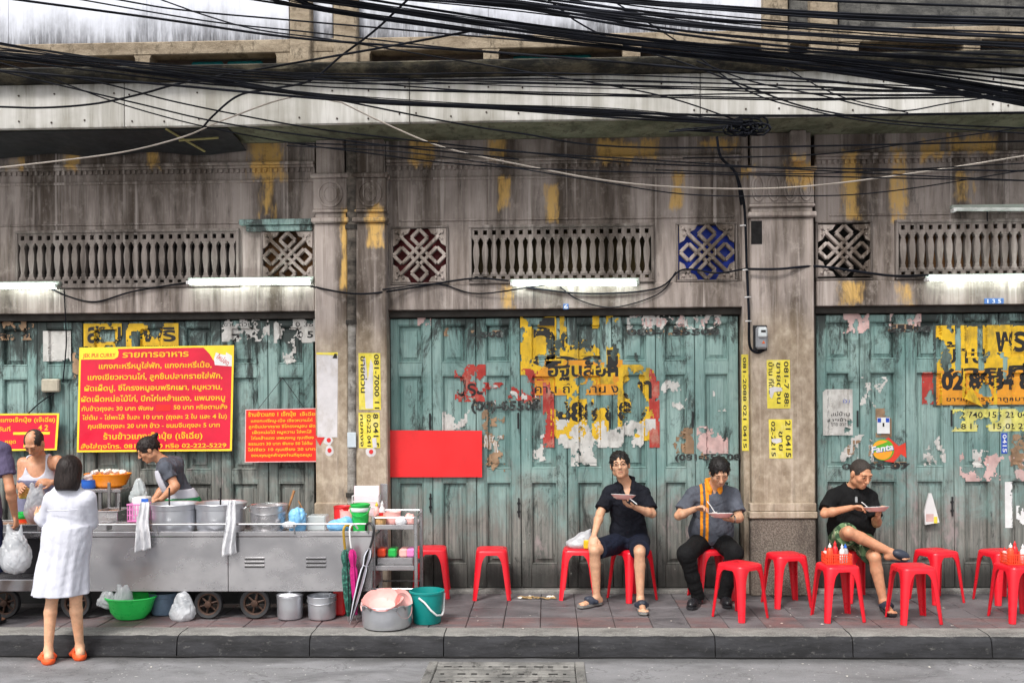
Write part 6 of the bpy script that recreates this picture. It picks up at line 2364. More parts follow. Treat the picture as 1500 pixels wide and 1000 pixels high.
# ---- the steel trolley
d0, d1 = .62, .98
a, b = U(547, 770, d1), U(609, 770, d1)
t = thing('steel_trolley', 'open steel shelf trolley with bowls and jars between cart and stools', 'trolley', ((a.x + b.x) / 2, -.8, 0))
zs = [U(575, 769, d1).z, U(575, 829, d1).z, U(575, 862, d1).z]
zt_ = U(575, 756, d1).z
for x in (a.x, b.x):
    for y in (-d0, -d1):
        m = MB(); m.cbox(x - .014, x + .014, y - .014, y + .014, .0, zt_ if y == -d1 else zt_ + .02, .004); m.build('post', M_TUBE, t)
for k, z in enumerate(zs):
    m = MB()
    if k < 2:
        m.cbox(a.x + .015, b.x - .015, -d1 + .001, -d0 - .001, z - .03, z - .012, .003)
        m.cbox(a.x + .015, b.x - .015, -d1 - .010, -d1 - .001, z - .034, z + .006, .003); m.cbox(a.x + .015, b.x - .015, -d0 + .001, -d0 + .01, z - .034, z + .006, .003)
        m.build('shelf', M_STEEL, t)
    else:
        m.tube([(a.x, -d1, z), (b.x, -d1, z)], .007, 6); m.build('lower_rail', M_TUBE, t)
        m = MB(); m.tube([(a.x, -d0, z), (b.x, -d0, z)], .007, 6); m.build('lower_rail', M_TUBE, t)
for (y, z) in ((-d1, zt_ - .01), (-d0, zt_ + .01)):
    m = MB(); m.tube([(a.x, y, z), (b.x, y, z)], .006, 6); m.build('guard_rail', M_TUBE, t)
for x in (a.x, b.x):
    m = MB(); m.tube([(x, -d0, zt_ - .01), (x, -d1, zt_ - .01)], .006, 6); m.build('guard_rail', M_TUBE, t)
TZ1, TZ2 = zs[0] - .011, zs[1] - .011
m = MB(); a2, b2 = U(553, 811, .9), U(606, 826, .9); m.cbox(a2.x, b2.x, -.94, -.68, TZ2 + .001, TZ2 + .075, .008); o = m.build('steel_bin', M_STEEL); tag(o, 'steel bin of cutlery on the middle shelf of the trolley', 'bin')
for (px, mat, lab) in ((560, M_ORRED, 'orange caddy in the steel bin on the trolley shelf'), (576, M_GREENP, 'green caddy in the steel bin on the trolley shelf'), (592, M_PINK, 'pale pink caddy in the steel bin on the trolley shelf'), (603, M_MAGB, 'magenta caddy at the right of the steel bin on the trolley')):
    c = U(px, 806, .86); m = MB(); m.cbox(c.x - .038, c.x + .034, -.91, -.76, TZ2 + .076, c.z + .022, .012); o = m.build('cutlery_caddy', mat); tag(o, lab, 'caddy')


def bottle(px, z0, d, h, r, mat, cap, lab, group=None, label_mat=None):
    c = U(px, 760, d)
    t = thing('sauce_bottle', lab, 'bottle', (c.x, -d, z0), group)
    m = MB(); m.lathe([(r * .9, 0), (r, .006), (r, h * .58), (r * .8, h * .68), (r * .42, h * .76), (r * .42, h * .8)], 16); m.build('bottle_body', mat, t, False, smooth=True)
    m = MB(); m.lathe([(r * .5, h * .80), (r * .5, h * .88), (r * .2, h * .92), (r * .12, h)], 12); m.build('cap', cap, t, False, smooth=True)
    if label_mat:
        m = MB(); m.lathe([(r * 1.02, h * .2), (r * 1.02, h * .5)], 16, cap0=False, cap1=False); m.build('paper_label', label_mat, t, False, smooth=True)
    return t


bottle(560, TZ1, .80, .20, .028, M_WPLAST, M_WPLAST, 'white sauce bottle with red band at the left of the trolley top', None, M_REDP)
bottle(552, TZ1, .72, .18, .028, M_PINK, M_YELLOW, 'pale pink bottle with yellow cap at the left of the trolley top')
pot('mixing_bowl', 'stack of pale pink bowls on the trolley top', 'bowl', 574, 765, .80, .15, .10, mat=M_PINK, ears=False, z0=TZ1 + .001)
pot('mixing_bowl', 'small tan basket bowl at the front of the trolley top', 'bowl', 556, 768, .92, .11, .07, mat=simple('tan_basket', lin(190, 150, 100), .8, 0, .3, 40), ears=False, z0=TZ1 + .001)
for k, (px, d_, lab) in enumerate(((588, .86, 'crumpled white tissue in the middle of the trolley top'), (600, .80, 'crumpled pink napkin at the right of the trolley top'))):
    V = Vol((-1.4, -1.1, TZ1 - .02), (-.6, -.6, TZ1 + .2), .006); c = npv(U(px, 766, d_)); c[2] = TZ1 + .03; V.ell(c, (.05, .05, .04 + .02 * k), None, .02); V.wrinkle(.01, 45, k); V.cut((0, 0, TZ1 + .001), (0, 0, -1)); o = link('napkin', V.mesh('napkin', M_PINK if k else M_TOWEL)); tag(o, lab, 'napkin')


# ---- condiment baskets on two stools
def condiments(stool, where, seed):
    L = stool.location
    z = .4535
    rngc = random.Random(seed)
    g = 'condiment baskets on the stools'
    t = thing('condiment_basket', 'orange red basket of sauce bottles on the stool ' + where, 'basket', (L.x - .005, L.y, z), g)
    m = MB()
    hw, hd, h = .105, .075, .085
    m.box(-hw, hw, -hd, hd, 0, .005)
    for zz in (.004, .03, .056, .076):
        q = .0045 if zz < .07 else .009
        m.box(-hw, hw, -hd, -hd + .004, zz, zz + q); m.box(-hw, hw, hd - .004, hd, zz, zz + q)
        m.box(-hw, -hw + .004, -hd + .0045, hd - .0045, zz, zz + q); m.box(hw - .004, hw, -hd + .0045, hd - .0045, zz, zz + q)
    for k in range(13):
        x = -hw + 2 * hw * k / 12
        for y in (-hd + .0004, hd - .0036):
            m.box(max(-hw, x - .003), min(hw, x + .003), y, y + .0032, .002, .08)
    for k in range(1, 8):
        y = -hd + 2 * hd * k / 8
        for x in (-hw + .0004, hw - .0036):
            m.box(x, x + .0032, y - .003, y + .003, .002, .08)
    m.build('basket_wall', M_ORRED, t, False)
    set_ = [(-.068, -.03, .165, .026, M_ORRED, M_WPLAST, 'orange squeeze bottle with white nozzle'), (-.012, .02, .175, .024, M_REDP, M_REDP, 'all red sauce bottle'), (.034, -.02, .155, .022, M_WPLAST, M_WPLAST, 'white sauce bottle'),
            (.072, .02, .150, .024, M_CLEAR, M_BLUED, 'clear bottle with blue cap'), (-.085, .04, .120, .02, M_PINK, M_REDP, 'pink shaker with red cap')]
    for (x, y, hh, r, mat, cap, lab) in set_:
        b = thing('sauce_bottle', lab + ' in the basket ' + where, 'bottle', (L.x + x, L.y + y, z + .006), 'sauce bottles in the baskets')
        m = MB(); m.lathe([(r * .9, 0), (r, .006), (r, hh * .6), (r * .8, hh * .70), (r * .45, hh * .76), (r * .45, hh * .8)], 14); m.build('bottle_body', mat, b, False, smooth=True)
        m = MB(); m.lathe([(r * .55, hh * .78), (r * .5, hh * .88), (r * .2, hh * .92), (r * .12, hh)], 10); m.build('cap', cap, b, False, smooth=True)


condiments(stool_obj[7], 'before the man in black', 1)
condiments(stool_obj[12], 'at the right edge', 2)

# ---- bag and yellow packet on the stool beside the man in navy
L = stool_obj[2].location
V = Vol((L.x - .25, L.y - .25, .44), (L.x + .25, L.y + .25, .75), .006)
V.ell((L.x - .0, L.y, .49), (.115, .10, .05), None, .03); V.ell((L.x + .05, L.y, .53), (.075, .06, .06), None, .05); V.cap((L.x + .06, L.y, .55), (L.x + .11, L.y - .01, .615), .035, .012, .04)
V.wrinkle(.008, 34, 6); V.cut((0, 0, .4545), (0, 0, -1))
o = link('carrier_bag', V.mesh('carrier_bag', M_BAG)); tag(o, 'white carrier bag lying on the red stool beside the man in navy', 'bag')
c = U(859, 797, -L.y + .10); m = MB(); m.cbox(c.x - .025, c.x + .035, c.y - .012, c.y + .012, .4545, .535, .008); o = m.build('juice_packet', M_YELLOW); tag(o, 'small yellow packet by the hand of the man in navy', 'packet')


# ---- plates and spoons of the eaters
def food_plate(c, tilt, lab, gx=0):
    t = thing('food_plate', lab, 'plate', tuple(c), 'plates held by the eaters')
    t.rotation_euler = (R(tilt), R(gx), 0)
    m = MB(); m.lathe([(.001, 0), (.062, 0), (.072, .006), (.104, .034), (.108, .038), (.104, .037), (.070, .012), (.001, .008)], 32, sy=.85); m.build('dish', M_PINK, t, False, smooth=True)
    m = MB(); m.lathe([(.1055, .0385), (.1095, .039), (.1095, .0425), (.1045, .0405)], 32, sy=.85, cap0=False, cap1=False); m.build('rim', M_WPLAST, t, False, smooth=True)
    V = Vol((-.11, -.1, -.01), (.11, .1, .07), .005); V.ell((-.01, 0, .012), (.075, .06, .024), None, .01); V.wrinkle(.006, 70, 4); V.cut((0, 0, .009), (0, 0, -1))
    o = link('rice', V.mesh('rice', M_EGG), t, False)
    V = Vol((-.11, -.1, -.01), (.11, .1, .07), .005); V.ell((.035, -.02, .024), (.034, .03, .018), None, .01); V.wrinkle(.006, 80, 6)
    o = link('curry', V.mesh('curry', M_SOUP), t, False)
    return t


food_plate(npv(v3(913, 731, .565)), -7, 'pink rimmed plate balanced on the palm of the man in navy', 3)
food_plate(npv(v3(1056, 758, .60)), -6, 'pink rimmed plate held by the man in grey polo', 0)
food_plate(npv(v3(1284, 749, .61)), -7, 'pink rimmed plate held by the man in black tee', -2)


def spoon(p0, p1, lab):
    a, b = Vector(v3(*p0)), Vector(v3(*p1))
    t = thing('spoon', lab, 'spoon', tuple(b), 'spoons of the eaters')
    m = MB(); m.tube([a, a * .5 + b * .5 + Vector((0, 0, .004)), b], [.005, .004, .004], 6); m.build('handle', M_WPLAST, t, smooth=True)
    m = MB(); m.lathe([(.001, -.006), (.012, -.004), (.019, .002), (.001, -.002)], 12, mtx=Matrix.Translation(b), sx=1.3); m.build('scoop', M_WPLAST, t, smooth=True)


spoon((1036, 734, .60), (1047, 750, .60), 'white spoon in the hand of the man in grey polo')
spoon((1262, 735, .60), (1272, 744, .60), 'white spoon in the hand of the man in black tee')
spoon((933, 738, .62), (916, 726, .60), 'white spoon lying across the plate of the man in navy')

# ---- litter
rng = random.Random(21)
M_LEAF = simple('dry_leaf', lin(150, 124, 84), .9, 0, .4, 30)
c = G(786, 876)
t = thing('dry_rubbish', 'flat patch of dried leaves and paper on the tiles before the doors', 'litter', (c.x, c.y, 0))
for k in range(26):
    m = MB(); s = rng.uniform(.015, .04); a0 = rng.uniform(0, 6)
    pts = [(math.cos(a0 + q * 1.05) * s * rng.uniform(.6, 1.2), math.sin(a0 + q * 1.05) * s * rng.uniform(.4, .9), rng.uniform(.003, .016)) for q in range(6)]
    m.add(pts + [(0, 0, .018)], [(q, (q + 1) % 6, 6) for q in range(6)])
    o = m.build('leaf', M_LEAF if k % 4 else M_EGG, t, False); o.location = (rng.uniform(-.17, .17), rng.uniform(-.05, .05), .002)
for k in range(30):
    c = G(rng.uniform(600, 1490), rng.uniform(880, 925)) if k < 22 else G(rng.uniform(60, 1450), rng.uniform(968, 995), ZR)
    m = MB(); s = rng.uniform(.006, .014)
    m.add([(-s, -s * .6, .002), (s, -s * .5, .004), (s * .8, s * .6, .003), (-s * .6, s * .7, .005)], [(0, 1, 2, 3)])
    o = m.build('paper_scrap', M_EGG, None, loc=(c.x, c.y, c.z + .004)); o.rotation_euler = (0, 0, rng.uniform(0, 6)); tag(o, 'tiny pale paper scrap lying on the ground', 'scrap', 'paper scraps on the ground')


# ================================================================== signs
def ink(name, c, rough=.6):
    return simple(name, c, rough, 0, .06, 12)


I_YEL = ink('sign_yellow', lin(250, 214, 52))
I_RED = simple('banner_red', lin(212, 16, 54), .42, 0, .10, 2.5, .25, 9)
I_ORED = simple('board_orange_red', lin(226, 34, 22), .45, 0, .06, 3)
I_BLANK = simple('board_plain_red', lin(232, 34, 38), .42, 0, .08, 2.2, .15, 6, dirt=.15, dirtc=lin(150, 30, 30), ds=5)
I_ORANGE = ink('lettering_orange', lin(250, 186, 30))
I_BLACK = ink('black_ink', lin(26, 24, 24))
I_WHITE = ink('white_paper', lin(222, 222, 222))
I_REDL = ink('red_ink', lin(206, 40, 40))
I_BLUE = ink('blue_print', lin(30, 76, 180))


class Sign:
    """a flat quadrilateral board; u runs right, v runs up, both 0..1"""

    def __init__(self, name, label, cat, tl, tr, br, bl, d, mat, thick=.008, border=None, group=None, wave=0.0):
        self.q = [npv(U(p[0], p[1], d)) for p in (tl, tr, br, bl)]
        self.wave = wave
        self.t = thing(name, label, cat, tuple((self.q[2] + self.q[3]) / 2), group)
        n = 12
        m = MB()
        vs_ = [self.P(i / n, j / n, 0) for j in range(n + 1) for i in range(n + 1)] + [self.P(i / n, j / n, -thick) for j in range(n + 1) for i in range(n + 1)]
        N = (n + 1) ** 2
        fs = []
        for j in range(n):
            for i in range(n):
                a = j * (n + 1) + i
                fs += [(a, a + 1, a + n + 2, a + n + 1), (N + a, N + a + n + 1, N + a + n + 2, N + a + 1)]
        ring = [i for i in range(n + 1)] + [(j + 1) * (n + 1) + n for j in range(n)] + [n * (n + 1) + n - 1 - i for i in range(n)] + [(n - 1 - j) * (n + 1) for j in range(n - 1)]
        for k in range(len(ring)):
            a, b = ring[k], ring[(k + 1) % len(ring)]
            fs.append((a, N + a, N + b, b))
        m.add(vs_, fs)
        self.board = m.build('board', mat, self.t)
        if border:
            bm_, wu, wv = border
            m = MB()
            for (u0, u1, v0, v1) in ((0, 1, 0, wv), (0, 1, 1 - wv, 1), (0, wu, wv, 1 - wv), (1 - wu, 1, wv, 1 - wv)):
                self.patch(m, u0, u1, v0, v1, .0012)
            m.build('border', bm_, self.t)

    def P(self, u, v, off=0.0):
        tl, tr, br, bl = self.q
        p = (tl * (1 - u) + tr * u) * v + (bl * (1 - u) + br * u) * (1 - v)
        w = self.wave * math.sin(u * 9 + v * 2) * (.4 + .6 * abs(v - .5)) if self.wave else 0
        return npv((p[0], p[1] - off - w - (self.wave or 0), p[2]))

    def patch(self, m, u0, u1, v0, v1, off, n=10):
        m.add([self.P(u0 + (u1 - u0) * i / n, v, off) for v in (v0, v1) for i in range(n + 1)], [(i, i + 1, n + 2 + i, n + 1 + i) for i in range(n)])

    def poly(self, pts, mat, off=.0016, name='patch'):
        m = MB(); m.add([self.P(u, v, off) for u, v in pts], [tuple(range(len(pts)))])
        return m.build(name, mat, self.t)

    def text(self, s, u0, u1, v, h, mat, off=.0026, bold=.012, rot=0):
        vs_, fs = text_mesh(s, 1.0, bold)
        if not vs_: return
        xs_ = [p.x for p in vs_]
        x0, x1 = min(xs_), max(xs_)
        m = MB()
        out = []
        for p in vs_:
            a, b = (p.x - x0) / (x1 - x0), p.y / .72
            if rot:
                c, s_ = math.cos(rot), math.sin(rot)
                ww, hh = (u1 - u0), h
                x, y = (a - .5) * ww, (b - .4) * hh
                out.append(self.P((u0 + u1) / 2 + x * c - y * s_ * rot_ar(self), v + x * s_ / rot_ar(self) + y * c, off))
            else:
                out.append(self.P(u0 + (u1 - u0) * a, v + b * h, off))
        m.add(out, fs)
        return m.build('lettering', mat, self.t)

    def vtext(self, s, v0, v1, u, w, mat, off=.0026, bold=.012):
        """lettering that reads downwards, letter tops to the right"""
        vs_, fs = text_mesh(s, 1.0, bold)
        xs_ = [p.x for p in vs_]
        x0, x1 = min(xs_), max(xs_)
        m = MB()
        m.add([self.P(u + (p.y / .72) * w, v1 + (v0 - v1) * (p.x - x0) / (x1 - x0), off) for p in vs_], fs)
        return m.build('lettering', mat, self.t)


def rot_ar(s):
    q = s.q
    return np.linalg.norm(q[1] - q[0]) and np.linalg.norm(q[0] - q[3]) / np.linalg.norm(q[1] - q[0])


S = Sign('menu_banner', 'large crimson menu banner with yellow edge and many lines of yellow Thai lettering', 'sign', (117, 509), (343, 505.5), (340, 660), (113, 662), -.02, I_RED, .004, (I_YEL, .012, .018), wave=.006)
S.poly([(.012, .985), (.245, .985), (.255, .95), (.25, .905), (.225, .885), (.012, .885)], I_YEL, .0018)
S.poly([(.80, .985), (.988, .985), (.988, .80), (.985, .80), (.90, .815), (.865, .87), (.845, .92), (.82, .96)], I_YEL, .0017)
S.poly([(.885, .935), (.93, .955), (.988, .90), (.988, .80), (.88, .815), (.872, .87)], I_WHITE, .0021)
S.text('JEK PUI CURRY', .025, .235, .905, .038, I_REDL)
S.text('ใหม่สด', .885, .975, .86, .045, I_REDL, rot=-.6)
S.text('รายการอาหาร', .28, .71, .90, .058, I_ORANGE, bold=.022)
for (s_, u0, u1, v, h) in (('แกงกะหรี่หมูใส่ฟัก, แกงกะหรี่เนื้อ,', .13, .86, .795, .050), ('แกงเขียวหวานไก่, ลูกชิ้นปลากรายใส่ฟัก,', .06, .93, .690, .050), ('ผัดเผ็ดปู, ซี่โครงหมูอบพริกเผา, หมูหวาน,', .04, .93, .585, .050), ('ผัดเผ็ดหน่อไม้ไก่, ปีกไก่เหล้าแดง, แพนงหมู', .02, .95, .482, .050),
                         ('กับข้าวถุงละ 30 บาท พิเศษ', .025, .49, .395, .040), ('50 บาท หรือตามสั่ง', .62, .965, .400, .040), ('ไข่ต้ม - ไข่พะโล้ ใบละ 10 บาท (ถุงละ 2 ใบ และ 4 ใบ)', .03, .965, .310, .040), ('กุนเชียงถุงละ 20 บาท ข้าว - ขนมจีนถุงละ 5 บาท', .07, .92, .228, .040),
                         ('ร้านข้าวแกงเจ๊กปุ้ย (เจ๊เฉี่ย)', .17, .81, .122, .054), ('สั่งใส่ถุงโทร. 081-8    10 หรือ 02-222-5229', .025, .965, .035, .040)):
    S.text(s_, u0, u1, v, h, I_ORANGE, bold=.018)
S.poly([(.505, .445), (.60, .445), (.60, .385), (.505, .385)], I_ORED, .0016)
S = Sign('menu_sign', 'small crimson sign with yellow edge behind the balding vendor at the left edge', 'sign', (-60, 606), (87, 605), (83.5, 659), (-60, 661), -.01, I_RED, .006, (I_YEL, .022, .045), wave=.003)
S.text('ร้านข้าวแกงเจ๊กปุ้ย (เจ๊เฉี่ย)', .2, .965, .775, .11, I_ORANGE, bold=.02)
S.text('วันที่', .40, .52, .53, .11, I_ORANGE, bold=.02)
S.text('4 2', .80, .90, .55, .14, I_ORANGE, bold=.02)
S.patch(mm := MB(), .55, .92, .43, .50, .0024); mm.build('underline', I_YEL, S.t)
S.text('หยุด', .47, .58, .20, .10, I_ORANGE, bold=.02)
S.patch(mm := MB(), .66, .80, .08, .17, .0024); mm.build('underline', I_YEL, S.t)
S = Sign('menu_sign', 'orange red sign board hanging on strings with rows of yellow Thai lettering', 'sign', (359.5, 599.5), (465, 597.5), (465, 676), (358.5, 677), .03, I_ORED, .012, (simple('pale_pink_edge', lin(240, 190, 190), .6), .010, .014))
S.text('ร้านข้าวแกง 1 เจ๊กปุ้ย', .04, .70, .865, .075, I_ORANGE, bold=.02); S.text('เจ๊เฉี่ย', .76, .97, .865, .06, I_ORANGE, bold=.02)
for k, (s_, a_, b_) in enumerate((('แกงกะหรี่หมู-เนื้อ เขียวหวานไก่', .08, .93), ('ลูกชิ้นปลากราย ซี่โครงหมูอบ ผัด', .05, .97), ('เผ็ดหน่อไม้ หมูหวาน ไข่พะโล้', .10, .92), ('ไก่เหล้าแดง แพนงหมู กุนเชียง', .08, .95), ('ธรรมดา 30 บาท พิเศษ 50 ไข่ต้ม', .05, .93), ('ไข่เจียว 10 กุนเชียง 20 บาท', .04, .97), ('ขอบคุณลูกค้าทุกท่านที่อุดหนุน', .09, .92))):
    S.text(s_, a_, b_, .755 - k * .108, .052, I_ORANGE, bold=.02)
m = MB()
for a_, b_ in (((378, 599), (414, 553)), ((414, 553), (446, 598))):
    m.tube([U(*a_, .025), U(*b_, -.06)], .003, 5)
m.tube([U(414, 553, -.02), U(414, 553, -.085)], .004, 5)
m.build('hanging_string', M_BLACK, S.t)
Sign('blank_board', 'plain bright red blank board fixed on the teal doors', 'board', (571.5, 630), (706, 630.5), (706, 698.5), (571, 698.5), -.04, I_BLANK, .012)

# ---- posters on the pillars
I_LEMON = simple('faded_yellow_paper', lin(222, 204, 70), .7, 0, .15, 9, dirt=.35, dirtc=lin(236, 232, 190), ds=9)
I_PALE = simple('weathered_white_paper', lin(206, 202, 204), .8, 0, .08, 9, dirt=.4, dirtc=lin(160, 146, 130), ds=7)


def pillar_poster(lab, p0, p1, y0, y1, d, mat, rows, grp='strip posters on the pillars'):
    s = Sign('strip_poster', lab, 'poster', (p0, y0), (p1, y0), (p1 + 1, y1), (p0 + 1, y1), d, mat, .002, None, grp)
    for (txt, v0, v1, u, w) in rows:
        s.vtext(txt, v0, v1, u, w, I_BLACK)
    return s


s1 = pillar_poster('yellow strip poster with upright black digits on the right pillar, upper of two', 1123, 1157, 527, 598, .123, I_LEMON, [('081-7 88:', .04, .97, .74, .20), ('ขายด่วน', .1, .95, .42, .20), ('บ้าน ที่ดิน', .3, .95, .08, .2)])
s1.poly([(.1, .42), (.3, .45), (.62, .43), (.66, .36), (.3, .34), (.2, .2), (.12, .24)], I_PALE, .003)
s1 = pillar_poster('yellow strip poster on the right pillar, lower of two', 1126, 1160, 614, 671, .123, I_LEMON, [('21 0415', .03, .97, .72, .22), ('ขาย', .2, .7, .42, .2), ('02-2215', .05, .95, .1, .18)])
s1.poly([(.1, .5), (.5, .52), (.55, .42), (.3, .38), (.12, .42)], I_PALE, .003)
pillar_poster('narrow yellow strip poster in the gap beside the right pillar', 1086, 1096, 519, 660, .055, I_LEMON, [('081-2088 021 0415', .03, .97, .2, .5)])
pillar_poster('yellow and white strip poster on the pillar right of the drain pipe, upper of two', 525, 557, 517, 600, .123, I_LEMON, [('081-7000 11', .02, .98, .72, .22), ('ขายด่วน', .3, .95, .1, .24)]).poly([(.2, .9), (.32, .92), (.42, .5), (.55, .9), (.66, .8), (.64, .02), (.3, .02)], I_PALE, .0022)
s1 = pillar_poster('yellow strip poster on the pillar right of the drain pipe, lower of two', 525, 556, 604, 656, .123, I_LEMON, [('8 041 5', .03, .97, .70, .24), ('02-22 041', .05, .95, .40, .18), ('กขคงจ', .05, .95, .08, .16)])
s1.poly([(.62, .28), (.82, .3), (.84, .02), (.66, .0)], I_PALE, .003)
s1 = Sign('strip_poster', 'faded white paper peeling on the pillar left of the drain pipe', 'poster', (463.5, 516), (495, 516), (494, 640), (465, 640), .123, I_PALE, .002, None, 'strip posters on the pillars')
s1.poly([(0, 1), (.99, 1), (.99, .965), (0, .975)], I_LEMON, .0026); s1.poly([(.75, .93), (.84, .985), (.95, .985), (.97, .93)], I_BLACK, .003)
for (px, py, kind, lab) in ((469, 645, 'tri', 'small red triangle sticker on the pillar left of the drain pipe'), (481, 645, 'd', 'upper round red and white sticker beside the red triangle'), (482, 660, 'd', 'lower round red and white sticker beside the red triangle'), (543, 662, 'd', 'round sticker below the lower yellow strip poster')):
    c = U(px, py, .1235)
    m = MB()
    if kind == 'tri':
        m.prism([(c.x - .055, c.z + .045), (c.x + .05, c.z + .045), (c.x - .002, c.z - .05)], .1205, .1225)
        o = m.build('sticker', I_REDL)
    else:
        r_ = random.Random(px)
        m.prism([(c.x + math.cos(a_) * .045 * r_.uniform(.75, 1.15), c.z + math.sin(a_) * .05 * r_.uniform(.75, 1.1)) for a_ in [i * math.pi / 7 for i in range(14)]], .1205, .1222)
        o = m.build('sticker', I_PALE)
        m = MB(); m.prism([(c.x + .004 + math.cos(a_) * .02, c.z + .004 + math.sin(a_) * .022) for a_ in [i * math.pi / 6 for i in range(12)]], .1222, .1236); m.build('red_dot', I_REDL, o)
    tag(o, lab, 'sticker')

# ================================================================== torn paper on the folding doors
I_TYEL = simple('torn_yellow_paper', lin(214, 172, 30), .7, 0, .16, 7, dirt=.6, dirtc=lin(104, 92, 50), ds=8)
I_TORG = simple('torn_orange_paper', lin(218, 146, 36), .7, 0, .12, 7, dirt=.5, dirtc=lin(96, 74, 44), ds=6)
I_TRED = simple('torn_red_paper', lin(168, 52, 44), .75, 0, .2, 8, dirt=.5, dirtc=lin(190, 170, 150), ds=10)
I_TWHITE = simple('torn_white_paper', lin(196, 194, 190), .8, 0, .12, 9, dirt=.6, dirtc=lin(120, 112, 104), ds=9)
I_TBROWN = simple('torn_brown_paper', lin(150, 122, 96), .85, 0, .25, 9, dirt=.6, dirtc=lin(90, 76, 62), ds=9)
I_TPINK = simple('torn_pink_paper', lin(196, 164, 160), .8, 0, .2, 9, dirt=.6, dirtc=lin(196, 190, 186), ds=12)
I_SOFT = simple('worn_stencil_black', lin(44, 46, 46), .8, 0, .4, 30, dirt=.9, dirtc=lin(130, 140, 136), ds=26)
I_GRIME = simple('black_poster_grime', lin(60, 70, 67), .8, 0, .4, 8, dirt=.6, dirtc=lin(104, 124, 120), ds=9)


def on_door(x, z, lift):
    return (x, door_face(x, z) - lift, z)


LIFTS = 0


def torn(label, p0, p1, y0, y1, mat, keep=.5, seed=0, cell=.0105, lift=.003, texts=(), holes=(), nsc=5.0, group=None, edge=.35, parent=None, name='torn_poster', vbias=0.0):
    """a sheet pasted over stiles and panels of which only a part is left"""
    a, b = U(p0, y0, -DD), U(p1, y1, -DD)
    W, H = b.x - a.x, a.z - b.z
    nx_, nz_ = max(3, int(W / cell)), max(3, int(H / cell))

    global LIFTS
    LIFTS += 1
    lift += .00045 * (LIFTS % 9)

    def left(u, v):
        for (h0, h1, k0, k1) in holes:
            if h0 < u < h1 and k0 < v < k1: return False
        e = min(u * W, (1 - u) * W, v * H, (1 - v) * H)
        n_ = mnoise.fractal(Vector((u * W * nsc + seed * 7.3, v * H * nsc * .8, seed)), .7, 2.1, 4) * .5 + .5
        return n_ + min(0, e / .05 - 1) * edge * .3 + vbias * (v - .5) > keep
    t = parent or thing(name, label, 'poster', (a.x + W / 2, DD, b.z), group)
    m = MB()
    idx = {}
    rs = random.Random(seed)

    def vid(i, j):
        if (i, j) not in idx:
            x = a.x + W * i / nx_ + rs.uniform(-.3, .3) * cell * (0 < i < nx_)
            z = b.z + H * j / nz_ + rs.uniform(-.3, .3) * cell * (0 < j < nz_)
            idx[(i, j)] = len(m.v)
            m.v.append(on_door(x, z, lift))
        return idx[(i, j)]
    for i in range(nx_):
        for j in range(nz_):
            if left((i + .5) / nx_, (j + .5) / nz_):
                m.f.append((vid(i, j), vid(i + 1, j), vid(i + 1, j + 1), vid(i, j + 1))); m.mi.append(0)
    if not m.f: return t
    m.build('sheet', mat, t)
    for (s_, u0, u1, v0, v1, ik, bold) in texts:
        vs_, fs = text_mesh(s_, 1.0, bold)
        if not vs_: continue
        x0, x1 = min(p.x for p in vs_), max(p.x for p in vs_)
        z0_, z1_ = min(p.y for p in vs_), max(p.y for p in vs_)
        bm = bmesh.new()
        bv = [bm.verts.new((a.x + W * (u0 + (u1 - u0) * (p.x - x0) / (x1 - x0)), 0, b.z + H * (v0 + (v1 - v0) * (p.y - z0_) / (z1_ - z0_)))) for p in vs_]
        for f_ in fs:
            try: bm.faces.new([bv[q] for q in f_])
            except ValueError: pass
        bmesh.ops.triangulate(bm, faces=bm.faces)
        for _ in range(3):
            es = [e for e in bm.edges if e.calc_length() > .028]
            if not es: break
            bmesh.ops.subdivide_edges(bm, edges=es, cuts=1)
            bmesh.ops.triangulate(bm, faces=[f_ for f_ in bm.faces if len(f_.verts) > 3])
        dead = [f_ for f_ in bm.faces if not left((f_.calc_center_median().x - a.x) / W, (f_.calc_center_median().z - b.z) / H)]
        bmesh.ops.delete(bm, geom=dead, context='FACES')
        for v_ in bm.verts:
            v_.co = on_door(v_.co.x, v_.co.z, lift + .0015)
        me = bpy.data.meshes.new('lettering'); bm.to_mesh(me); bm.free()
        me.materials.append(ik)
        link('lettering', me, t)
    return t


GP = 'torn posters on the folding doors'
# middle doors
t = torn('large yellow torn poster with black letters high on the middle doors', 762, 908, 464, 548, I_TYEL, .36, 3, texts=(('วิ', .10, .36, .15, .98, I_BLACK, .03), ('ทาย', .42, .74, .42, .70, I_BLACK, .01), ('วาง', .76, .95, .50, .78, I_BLACK, .01), ('อยู่', .22, .98, .02, .42, I_BLACK, .03)), holes=((.47, .72, .60, 1.0), (.36, .40, .3, 1), (.80, .86, 0, 1), (.48, .80, .08, .26)), group=GP)
torn('', 762, 908, 464, 548, I_GRIME, .76, 14, lift=.0042, parent=t, nsc=6)
t = torn('orange yellow torn poster band with black letters across the middle doors', 783, 912, 528, 578, I_TORG, .34, 5, texts=(('อิฐบล็อก', .15, .95, .42, 1.0, I_BLACK, .03), ('คาน ถึง กาน ง', .0, .95, .06, .34, I_BLACK, .01)), group=GP)
t = torn('yellow torn poster with black eights and red edge on the middle doors', 800, 958, 535, 645, I_TYEL, .40, 8, texts=(('สำา', .72, .98, .55, .88, I_BLACK, .03), ('888 888', .10, .92, .25, .52, I_BLACK, .04)), holes=((.30, .66, .55, .75), (.38, .42, 0, 1), (.58, .66, 0, .6)), group=GP)
torn('', 795, 812, 560, 655, I_TRED, .30, 2, parent=t, lift=.0035)
torn('', 950, 966, 528, 655, I_TRED, .28, 4, parent=t, lift=.0035)
torn('', 800, 960, 470, 640, I_GRIME, .76, 19, parent=t, lift=.0045, nsc=4)
